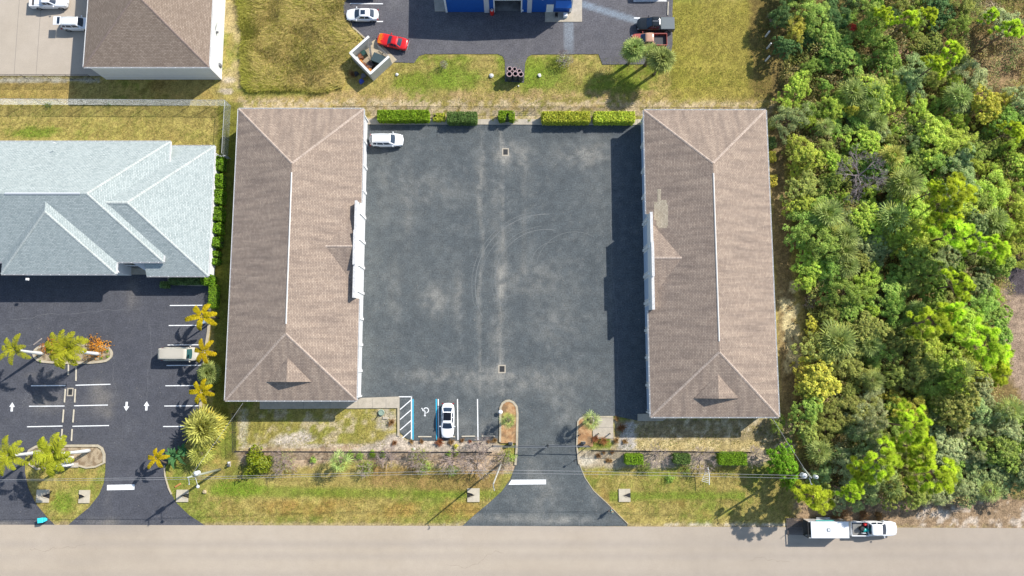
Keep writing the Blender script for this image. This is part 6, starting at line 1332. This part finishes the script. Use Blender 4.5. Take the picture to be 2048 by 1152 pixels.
# ================================================================ POLES AND WIRES
M_POLE = mat('pole_concrete', S(176,180,160), rough=.9, noise=.15, nscale=2); M_INS = mat('insulator', (.55,.57,.6), rough=.3)
def upole(base, top, h, label, xf, hw_=.17, m=M_POLE):
    b = P(*base); c = P(*top, h); t = thing('utility_pole', label, 'utility pole', (b.x, b.y, 0)); d = Vector((c.x-b.x, c.y-b.y, h)); MB().tube([(0,0,-.2), d*.5, d], [hw_*1.1, hw_*.9, hw_*.65], 12).build('pole', m, t, smooth=True, fixn=False)
    for (ox, oy, oz, r, hh) in xf:
        q = MB().lathe([(0,0),(r,0),(r*1.05,.05),(r,.1),(r,hh-.1),(r*1.05,hh-.05),(r*.9,hh),(r*.4,hh+.06),(0,hh+.08)], (d.x+ox, d.y+oy, oz), 18); tf = q.build('transformer', mat('transformer_grey', (.55,.57,.58), rough=.4), t, smooth=True)
        MB().lathe([(.05,0),(.08,.06),(.05,.12),(.08,.18),(.04,.28),(0,.3)], (d.x+ox, d.y+oy, oz+hh+.06), 10).build('bushing', M_INS, tf)
    arm = MB(); arm.tube([d+Vector((-.1,0,-.3)), d+Vector((.1,-.9,-.3))], .05, 6); arm.lathe([(.04,0),(.09,.05),(.05,.1),(.09,.15),(.04,.22),(0,.24)], (d.x+.1, d.y-.85, h-.28), 10); arm.lathe([(.04,0),(.09,.05),(.05,.1),(.09,.15),(.04,.22),(0,.24)], (d.x, d.y, h-.02), 10); arm.build('crossarm', M_GALV, t, fixn=False); return t, Vector((b.x, b.y, 0))+d
p1, T1 = upole((440,939), (376,955), 10.0, 'leaning concrete utility pole with a transformer at the side lot\'s lower corner', [(.55,.35,8.3,.3,.8)])
p2, T2 = upole((1003,925), (987,967), 9.5, 'weathered utility pole standing by the kerb left of the driveway', [], .13, mat('pole_bleached', S(196,192,180), noise=.3, nscale=2, rough=.9))
p3, T3 = upole((1600,930), (1622,955), 9.5, 'utility pole with two transformers at the wood\'s lower left corner', [(-.5,.1,8.0,.32,.85),(1.1,-.1,8.0,.24,.6)])
lp = MB(); d = T1-p1.location; lp.tube([d*.8, d*.8+Vector((.6,-1.2,.4))], .03, 6); lp.lathe([(0,.12),(.16,.08),(.22,-.04),(.1,-.1),(0,-.1)], (d.x*.8+.6, d.y*.8-1.3, d.z*.8+.4), 14); lp.build('street_lamp_head', M_INS, p1, fixn=False)
def wires(name, label, runs, r=.018, m=None):
    o0 = runs[0][0]; mb = MB()
    for a, b, sag in runs:
        n = 14; pts = [a.lerp(b, i/n)+Vector((0,0,-sag*4*(i/n)*(1-i/n))) for i in range(n+1)]; mb.tube([p-o0 for p in pts], r, 5, 0, False)
    o = mb.build(name, m or mat('wire', (.40,.40,.41), rough=.4, metal=.3), fixn=False); o.location = o0; return tag(o, label, 'wire')
Wm = P(1003,943,9.3); 
wires('power_line', 'pair of pale overhead wires over the side lot, left of the first pole', [(P(-160,962,9.3), T1+Vector((0,0,-.2)), .1), (P(-160,964,9.0), T1+Vector((.3,-.3,-.5)), .1)])
wires('power_line', 'pair of overhead wires spanning from the first pole to the driveway', [(T1+Vector((0,0,-.2)), P(1003,940,9.2), .25), (T1+Vector((.3,-.3,-.5)), P(1003,946,9.0), .3)])
wires('power_line', 'pair of overhead wires crossing the driveway to the right-hand pole', [(P(1003,940,9.2), T3+Vector((-.3,.2,-.2)), .25), (P(1003,946,9.0), T3+Vector((0,-.2,-.5)), .25)])
wires('service_drop', 'thin cable from the right-hand pole up to the right brown roof', [(T3+Vector((0,0,-.3)), P(1545,836,4.3), .2)], .022)
wires('service_drop', 'thin pale cable from the leaning pole to the left brown roof', [(T1+Vector((0,0,-.6)), P(486,806,4.3), .15)], .014)
c0 = T2+Vector((0,0,-.4)); wires('service_drop', 'thin cable from the middle pole down over the street verge', [(c0, P(965,1048,.1), .0)], .008)
mb = MB(); c = P(1418,951,1.5); 
for k in range(7): mb.tube([(0,-1.0+k*.26,0),(-1.0+.1*k,-.75+k*.22,-.05)], .022, 5)
mb.tube([(0,-1.25,0),(.06,0,.02),(-.12,1.1,0)], .05, 6); mb.tube([(0,-.9,0),(0,-.9,-1.55)], .03, 6); mb.tube([(0,.8,0),(0,.8,-1.55)], .03, 6); mb.tube([(-.9,.3,-.05),(-.9,.3,-1.55)], .03, 6); mb.tube([(-1.0,-.75,-.05),(-.42,.6,-.05)], .022, 5); o = mb.build('metal_rack', mat('rack_white', (.7,.71,.72), rough=.5), fixn=False); o.location = c; tag(o, 'white comb-shaped metal rack standing on the right verge beneath the overhead wires', 'rack')
# ================================================================ SMALL THINGS
def culvert(px, py, a, b, kind, label, rz=0):
    c = P(px, py); t = thing('culvert_headwall', label, 'culvert', (c.x, c.y, 0), rz, 'concrete culvert ends on the verge'); hx, hy = a/2, b/2; s = MB()
    # slab with a wedge cut into one side
    w_ = .42*hy; z = .12
    top = [(-hx,-hy),(hx,-hy),(hx,hy),(-hx,hy),(-hx,w_),(hx*.25,0.02),(-hx,-w_)]
    s.prism(top[:1]+top[1:], -.05, z); s.build('slab', mat('culvert_concrete', S(214,202,178), noise=.14, nscale=2, rough=.9, grain=.1), t)
    MB().add([(-hx-.05,-w_,-.03),(hx*.25,0,.0),(-hx-.05,w_,-.03)], [(0,1,2)]).build('mouth', M_DARK, t); lip = MB(); lip.tube([(-hx,-w_,z),(-hx*.3,-w_*.65,z+.03),(hx*.2,0,z+.04),(-hx*.3,w_*.65,z+.03),(-hx,w_,z)], .035, 6); lip.build('pipe_rim', M_CONC, t, fixn=False)
culvert(86,992,1.75,1.75,0,'mottled culvert end on the left of the heart-shaped island', PI); culvert(169,993,1.5,1.75,0,'culvert end on the right of the heart-shaped island'); culvert(365,991.5,1.65,1.65,0,'culvert end crossed by the leaning pole\'s shadow', PI)
culvert(947,990,1.7,1.85,0,'culvert end left of the main driveway', 0); culvert(1249,990.5,1.6,1.75,0,'clean white culvert end right of the main driveway', PI)
c = P(130,930,1.0); t = thing('monument_sign', 'white angular sign on a small slab under the palm on the heart-shaped island', 'sign', (c.x, c.y, 0)); MB().box(-.9,1.3,-.45,.2,-.02,.15).build('base', M_CONC, t)
MB().box(-.75,.65,-.12,.1,.15,1.7,ch=.03).build('sign_panel', M_TRIM, t); MB().box(-.75,.65,-.135,-.122,.5,1.4).build('blue_face', mat('sign_blue', (.02,.05,.4), rough=.4), t); MB().box(-.1,.55,.3,1.1,-.02,1.0,ch=.04).build('planter_block', M_TRIM, t)
c = P(80,1041,1.0); t = thing('wheelie_bin', 'turquoise wheeled bin standing at the road edge', 'bin', (c.x, c.y, 0), .12)
b_ = MB(); vs = [(-.26,-.24,.06),(.26,-.24,.06),(.26,.24,.06),(-.26,.24,.06),(-.32,-.3,1.0),(.32,-.3,1.0),(.32,.3,1.0),(-.32,.3,1.0)]; b_.add(vs, [(0,3,2,1),(4,5,6,7),(0,1,5,4),(1,2,6,5),(2,3,7,6),(3,0,4,7)]); TQ = mat('turquoise_plastic', (.01,.46,.56), rough=.45); b_.build('body', TQ, t)
MB().box(-.35,.36,-.34,.34,1.001,1.07,ch=.03).build('lid', mat('turquoise_lid', (.05,.60,.66), rough=.4), t); MB().tube([(.42,-.26,.98),(.5,-.2,1.0),(.5,.2,1.0),(.42,.26,.98)], .025, 6).build('handle', TQ, t, fixn=False)
lidb = MB(); lidb.add([(.36,-.32,1.02),(.8,-.14,.75),(.8,.14,.75),(.36,.32,1.02),(.36,-.32,.98),(.8,-.14,.7),(.8,.14,.7),(.36,.32,.98)], [(0,3,2,1),(4,5,6,7),(1,2,6,5),(0,1,5,4),(2,3,7,6)]); lidb.build('flap', TQ, t)
for s in (-1, 1): MB().lathe([(0,-.03),(.1,-.03),(.1,.03),(0,.03)], (.25, s*.22, .1), 12, axis='y').build('wheel', M_TYRE, t)
# drums standing upright on the rear lot spur
DR = mat('dark_drum', (.035,.045,.055), rough=.6); DRR = mat('drum_rim', S(190,160,160), rough=.6)
for px, py, r, l in ((1019,137.5,.37,'top left open drum of the six'),(1029,138,.32,'top middle open drum, smallest of the six'),(1038.5,142,.33,'top right open drum, tucked behind the others'),(1018.5,148,.42,'lower left open drum of the six'),(1030.5,147.5,.40,'lower middle open drum of the six'),(1041.5,148.5,.40,'lower right open drum of the six')):
    h = 1.9; c = P(px, py, h); t = thing('open_drum', l, 'drum', (c.x, c.y, 0), 0, 'open drums on the asphalt spur'); b_ = MB()
    b_.lathe([(r*.95,0),(r,.05),(r,h*.32),(r*1.05,h*.335),(r,h*.35),(r,h*.65),(r*1.05,h*.665),(r,h*.68),(r,h-.02)], n=22); b_.lathe([(r*.68,h-.02),(r*.68,.3),(0,.3)], n=22); b_.build('body', DR, t, smooth=True, fixn=False); MB().lathe([(r*1.03,h-.1),(r*1.06,h-.03),(r*.95,h+.02),(r*.7,h-.02),(r*.68,h-.1)], n=22).build('rim', DRR, t, smooth=True, fixn=False)
# enclosure contents
def barrel(px, py, h, r, c_, label, lidc=None):
    c = P(px, py, h); t = thing('barrel', label, 'barrel', (c.x, c.y, .06), 0, 'barrels in the bin enclosure'); m = mat('barrel_'+c_, dict(rust=(.20,.075,.03), orange=(.50,.20,.03), white=(.6,.6,.58), brown=(.12,.05,.03), green=(.02,.06,.05))[c_], rough=.6, noise=.2, nscale=4)
    MB().lathe([(0,0),(r,0),(r,h*.33),(r*1.05,h*.35),(r,h*.37),(r,h*.65),(r*1.05,h*.67),(r,h*.69),(r,h-.02),(r*1.04,h),(r*.95,h+.01),(r*.92,h-.03),(0,h-.03)], n=18).build('body', m, t, smooth=False); MB().lathe([(0,h-.02),(r*.15,h-.02),(r*.15,h+.01),(0,h+.01)], (r*.4,0,0), 8).build('bung', M_BLACKP, t)
for a in ((721,112,.95,.36,'rust','rust-brown barrel in the left corner of the bin enclosure'),(714.5,117,.9,.28,'white','white barrel in the enclosure\'s left corner'),(721,123,.9,.3,'orange','orange barrel along the enclosure\'s lower wall'),(728,129,.9,.3,'rust','second rusty barrel along the lower wall'),(735,135,.9,.3,'rust','third rusty barrel along the lower wall'),(740,140,.9,.26,'orange','last small barrel at the enclosure\'s bottom corner')): barrel(*a)
c = P(757,117,1.3); t = thing('dumpster', 'dark green lidded dumpster inside the bin enclosure', 'dumpster', (c.x, c.y, .06), math.radians(-22)); MB().box(-.95,.95,-.62,.62,.1,1.25).build('body', mat('dumpster_green', (.015,.04,.04), rough=.5), t)
MB().box(-.98,.98,-.66,.66,1.25,1.31,ch=.02).build('lid', mat('dumpster_lid', (.045,.07,.075), rough=.5), t); [MB().box(-.9+k*.36,-.86+k*.36,-.6,.6,1.31,1.335).build('lid_rib', MATS['dumpster_lid'], t) for k in range(6)]
for x in (-.8,.8): MB().lathe([(0,-.04),(.1,-.04),(.1,.04),(0,.04)], (x,0,.1), 10, axis='y').build('caster', M_BLACKP, t)
o = box_thing('crate', 'dark brown flat box beside the dumpster in the enclosure', 'crate', 740, 128, 1.0, .8, .7, mat('dark_box', (.05,.04,.04), rough=.7), .06, -.7); o = box_thing('bin', 'dark green square bin by the enclosure\'s upper left wall', 'bin', 727, 105, .75, .7, 1.0, mat('barrel_green', (.02,.06,.05), rough=.5), .06, .6)
for px, py, l, m in ((727,152,'grey bundled litter bags in shade below the bin enclosure',(.12,.12,.15)),(723,163,'blue crate in shade below the bin enclosure',(.03,.06,.35)),(713,148,'black pot under the dead plant by the enclosure',(.02,.02,.025))):
    c = P(px, py, .2); o = MB().box(-.35,.35,-.22,.22,0,.35,ch=.07).box(-.2,.25,-.1,.3,.351,.5,ch=.05).build('crate' if 'crate' in l else 'litter_bag' if 'bag' in l else 'plant_pot', mat('stuff%d' % px, m, rough=.5)); o.location = (c.x,c.y,0); o.rotation_euler.z = .7; tag(o, l, 'crate' if 'crate' in l else 'bag' if 'bag' in l else 'pot')
# tank by the workshop door
c = P(984,24,.7); t = thing('gas_tank', 'red upright tank with a white collar beside the workshop\'s roller door', 'tank', (c.x, c.y, 0)); MB().lathe([(0,0),(.22,0),(.3,.1),(.3,1.0),(.22,1.15),(0,1.2)], n=18).build('body', mat('tank_red', (.6,.02,.015), rough=.4), t, smooth=True); MB().lathe([(.14,1.15),(.18,1.18),(.18,1.38),(.12,1.38)], n=14).build('collar', M_TRIM, t); 
o = box_thing('step_box', 'pale box under the blue awning of the workshop', 'box', 1131, 28.5, .6, .6, .5, M_TRIM, .08); c = P(1113,30,.6); t = thing('shop_chair', 'black chair in the shade beneath the workshop awning', 'chair', (c.x,c.y,.08)); MB().box(-.22,.22,-.22,.22,.4,.45,ch=.01).build('seat', M_BLACKP, t); MB().box(-.22,.22,.18,.22,.45,.9).build('backrest', M_BLACKP, t)
for x in (-.19,.19):
    for y in (-.19,.19): MB().box(x-.02,x+.02,y-.02,y+.02,0,.4).build('leg', M_BLACKP, t)
# metal handrail frame on the top strip
a, b = P(1046,221), P(1069,221); t = thing('bike_rack', 'dark tubular metal frame standing on the strip above the court', 'frame', (a.x,a.y,0)); q = MB(); dv = b-a
for z in (.1,.55,1.0): q.tube([(0,0,z),(dv.x,0,z)], .03, 6)
for x in (0, dv.x): q.tube([(x,0,0),(x,0,1.02)], .04, 6)
q.tube([(0,-.0,.6),(0,-.6,.02)], .02, 5); q.tube([(dv.x,0,.6),(dv.x,-.6,.02)], .02, 5); q.build('rails', M_BKF, t, fixn=False)
# rocks, covers, fallen fronds, stray bits
def rock(px, py, r, label, m=None):
    me = bpy.data.meshes.new('rock'); bm = bmesh.new(); bmesh.ops.create_icosphere(bm, subdivisions=2, radius=r)
    for v in bm.verts: v.co *= 1+random.uniform(-.18,.18); v.co.z *= .6
    bm.to_mesh(me); bm.free(); me.materials.append(m or mat('white_rock', (.62,.61,.58), noise=.15, nscale=5, rough=.9)); c = P(px, py, r*.3); o = obj_of('rock', me); o.location = (c.x,c.y,r*.25); return tag(o, label, 'rock')
rock(983,151,.34,'pale rock on the lawn left of the six drums'); rock(1079,150.5,.28,'white rock on the lawn right of the six drums'); rock(794,149,.24,'pale stone on the lawn right of the bin enclosure'); rock(1037,172,.12,'tiny white stone below the drums'); rock(409,984,.3,'small tan rock on the verge right of the leaning pole\'s slab', mat('tan_rock', S(200,180,140), noise=.2, nscale=5)); rock(828,898,.2,'round pale stone at the fence below the striped bay')
c = P(763,825); t = thing('lift_station_cover', 'round pale green manhole riser on the yard right of the left roof', 'manhole', (c.x,c.y,0)); MB().lathe([(.42,0),(.45,.2),(.36,.28),(.32,.2),(0,.2)], n=22).build('ring', mat('pale_green', S(160,180,160), noise=.2, nscale=3), t); MB().box(.2,.9,-.9,-.6,0,.08).build('lid', M_CONC, t); MB().tube([(-.4,-.3,.1),(-.8,-.9,.05)], .05, 6).build('hose', M_BLACKP, t, fixn=False)
c = P(455.5,929,.6); t = thing('utility_pedestal', 'small white utility pedestal at the outer corner of the yard fence', 'utility box', (c.x,c.y,0)); MB().box(-.2,.2,-.35,.35,-.02,.1).build('base', M_CONC, t); MB().box(-.12,.12,-.28,-.05,.1,.6,ch=.03).build('box', mat('ped_grey', (.08,.09,.1), rough=.5), t); MB().lathe([(0,0),(.1,0),(.1,.4),(0,.45)], (0,.2,.1), 12).build('cap', M_TRIM, t)
def stick(a, b, r, label, m, name='fallen_log', cat='log', z=.12): p, q = P(*a), P(*b); L_ = (q-p).length; o = MB().box(-L_/2, L_/2, -r, r, 0, z, ch=.03).build(name, m); o.location = (p+q)/2; o.rotation_euler.z = math.atan2(q.y-p.y, q.x-p.x); return tag(o, label, cat)
stick((415,894),(441,881),.13,'white concrete beam on the grass beside the cabbage palms', M_KERB, 'concrete_beam', 'beam', .3); stick((350,974),(362,967),.12,'orange-brown fallen frond base by the lower driveway', mat('frond_orange', (.45,.2,.06), rough=.8), 'fallen_frond', 'frond')
for x0, y0, l in ((1531,73,'topmost of the three white posts at the wood\'s upper left'),(1534,97,'middle of the three white posts at the wood\'s upper left'),(1531,122,'lowest of the three white posts at the wood\'s upper left')):
    c = P(x0, y0); t = tag(MB().box(-.09,.09,-.09,.09,-.05,1.7,ch=.03).build('marker_post', M_TRIM), l, 'post', 'white posts at the wood edge'); t.location = (c.x,c.y,0)
c = P(415,643,1.0); t = thing('water_meter', 'blue-grey round lid below the topmost golden palm', 'cover', (c.x-.7,c.y,0)); MB().lathe([(0,.9),(.3,.9),(.32,.8),(.3,0),(0,0)], n=18).build('body', mat('blue_grey', (.25,.33,.45), rough=.5), t)
c = P(1001,824,.7); o = MB().lathe([(0,.12),(.2,.1),(.3,0)], n=14).tube([(0,0,-.6),(0,0,.05)], .03, 6).build('path_light', M_TRIM, fixn=False); o.location = (c.x,c.y,.65); tag(o, 'white path light at the left edge of the entrance island', 'light')
stick((67,690),(84,677),.09,'grey fallen palm frond overhanging the oval island\'s left end', mat('dead_frond', S(170,158,150), noise=.2), 'fallen_frond', 'frond', .08)
# loose grit and leaf litter on the paving: nobody could count it
def grit():
    n = 2600; X = rng.uniform(-78, 20, n*3); Y = rng.uniform(-24, 50, n*3); px, py = proj(X, Y); k = (inpoly(px, py, main_poly) > 3) | ((inpoly(px, py, left_poly) > 3) & (fbm(X, Y, 4, 120) > .5)); k &= (fbm(X, Y, 3, 121) > .42); X, Y = X[k][:n], Y[k][:n]; n = len(X)
    C_ = np.stack([X, Y, np.full(n, .02)], 1); me = leaf_mesh('grit', C_, np.array([0, 0, 1.])+rng.normal(size=(n, 3))*.3, .02+.05*rng.random(n)**3, .02+.02*rng.random(n), mat('grit', attr=True, rough=.9), None, .3, np.array(S(170, 164, 150))*np.ones((n, 3)))
    tag(obj_of('grit', me), 'pale grit scattered over the asphalt', 'grit', kind='stuff')
grit()
# ================================================================ PERSON
def person(px, py, rz):
    c = P(px, py, 0); t = thing('person', 'person in a teal top and dark shorts walking at the driveway\'s right edge', 'person', (c.x, c.y, 0), rz)
    def skin(name, verts, edges, radii, m, root=0, sub=1):
        me = bpy.data.meshes.new(name); me.from_pydata(verts, edges, []); o = obj_of(name, me, t); s = o.modifiers.new('skin', 'SKIN'); sv = me.skin_vertices[0].data if me.skin_vertices else None
        for i, r in enumerate(radii): sv[i].radius = (r, r); sv[i].use_root = (i == root)
        sb = o.modifiers.new('sub', 'SUBSURF'); sb.levels = sub; sb.render_levels = sub; s.use_smooth_shade = True; me.materials.append(m); return o
    V = [(0,0,.95),(0,0,1.15),(0,0,1.38),(0,0,1.5),(.02,0,1.6),(.03,0,1.72),  # pelvis..head
         (0,.09,.90),(.12,.1,.5),(.32,.1,.09),(.46,.1,.04), (0,-.09,.90),(-.02,-.1,.5),(-.32,-.1,.13),(-.22,-.1,.03),
         (0,.19,1.42),(-.14,.24,1.16),(-.02,.24,.93),(0,-.19,1.42),(.12,-.24,1.16),(.28,-.2,.98), (.12,0,1.62)]
    E = [(0,1),(1,2),(2,3),(3,4),(4,5),(0,6),(6,7),(7,8),(8,9),(0,10),(10,11),(11,12),(12,13),(2,14),(14,15),(15,16),(2,17),(17,18),(18,19),(4,20)]
    R = [.13,.12,.14,.055,.075,.08,.085,.055,.035,.035,.085,.055,.035,.035,.05,.04,.028,.05,.04,.028,.018]
    fi = []
    for (wi, y0, dr) in ((16, .24, Vector((.02,0,-1))), (19, -.2, Vector((.5,0,-.8)))):
        pb = Vector(V[wi]); pal = len(V); V.append(tuple(pb+dr.normalized()*.05)); E.append((wi, pal)); R.append(.03)
        for f, (oy, l) in enumerate(((-.035,.07),(-.012,.085),(.012,.08),(.033,.065))):
            a = len(V); q = Vector(V[pal])+Vector((.0,oy,0))+dr.normalized()*.03; V.append(tuple(q)); V.append(tuple(q+dr.normalized()*l+Vector((.015,0,0)))); E += [(pal,a),(a,a+1)]; R += [.009,.008]
        a = len(V); V.append(tuple(Vector(V[pal])+Vector((.05,0,-.02)))); E.append((pal,a)); R.append(.01)
    skin('body', V, E, R, mat('skin', (.45,.26,.18), rough=.6))
    skin('shirt', [(0,0,1.0),(0,0,1.15),(0,0,1.38),(0,0,1.47),(0,.2,1.42),(-.08,.225,1.27),(0,-.2,1.42),(.07,-.225,1.27)], [(0,1),(1,2),(2,3),(2,4),(4,5),(2,6),(6,7)], [.155,.15,.165,.08,.075,.06,.075,.06], mat('teal_shirt', (.12,.38,.36), rough=.9), 1)
    skin('shorts', [(0,0,.98),(0,0,.93),(.0,.09,.86),(.1,.1,.55),(0,-.09,.86),(-.01,-.1,.55)], [(0,1),(1,2),(2,3),(1,4),(4,5)], [.155,.15,.11,.085,.11,.085], mat('dark_shorts', (.02,.02,.03), rough=.9), 1)
    skin('hair', [(-.03,0,1.72),(.0,0,1.77),(-.05,0,1.66)], [(0,1),(0,2)], [.09,.08,.07], mat('blond_hair', (.5,.4,.25), rough=.8))
    for i, (a, b) in enumerate((((.30,.1,.05),(.5,.1,.035)),((-.36,-.1,.07),(-.2,-.1,.03)))): skin('shoe', [a, b], [(0,1)], [.05,.045], mat('shoe', (.05,.05,.05)))
person(1221, 1019, math.radians(200))
print('objects', len(bpy.data.objects), 'polys', sum(len(m.polygons) for m in bpy.data.meshes))
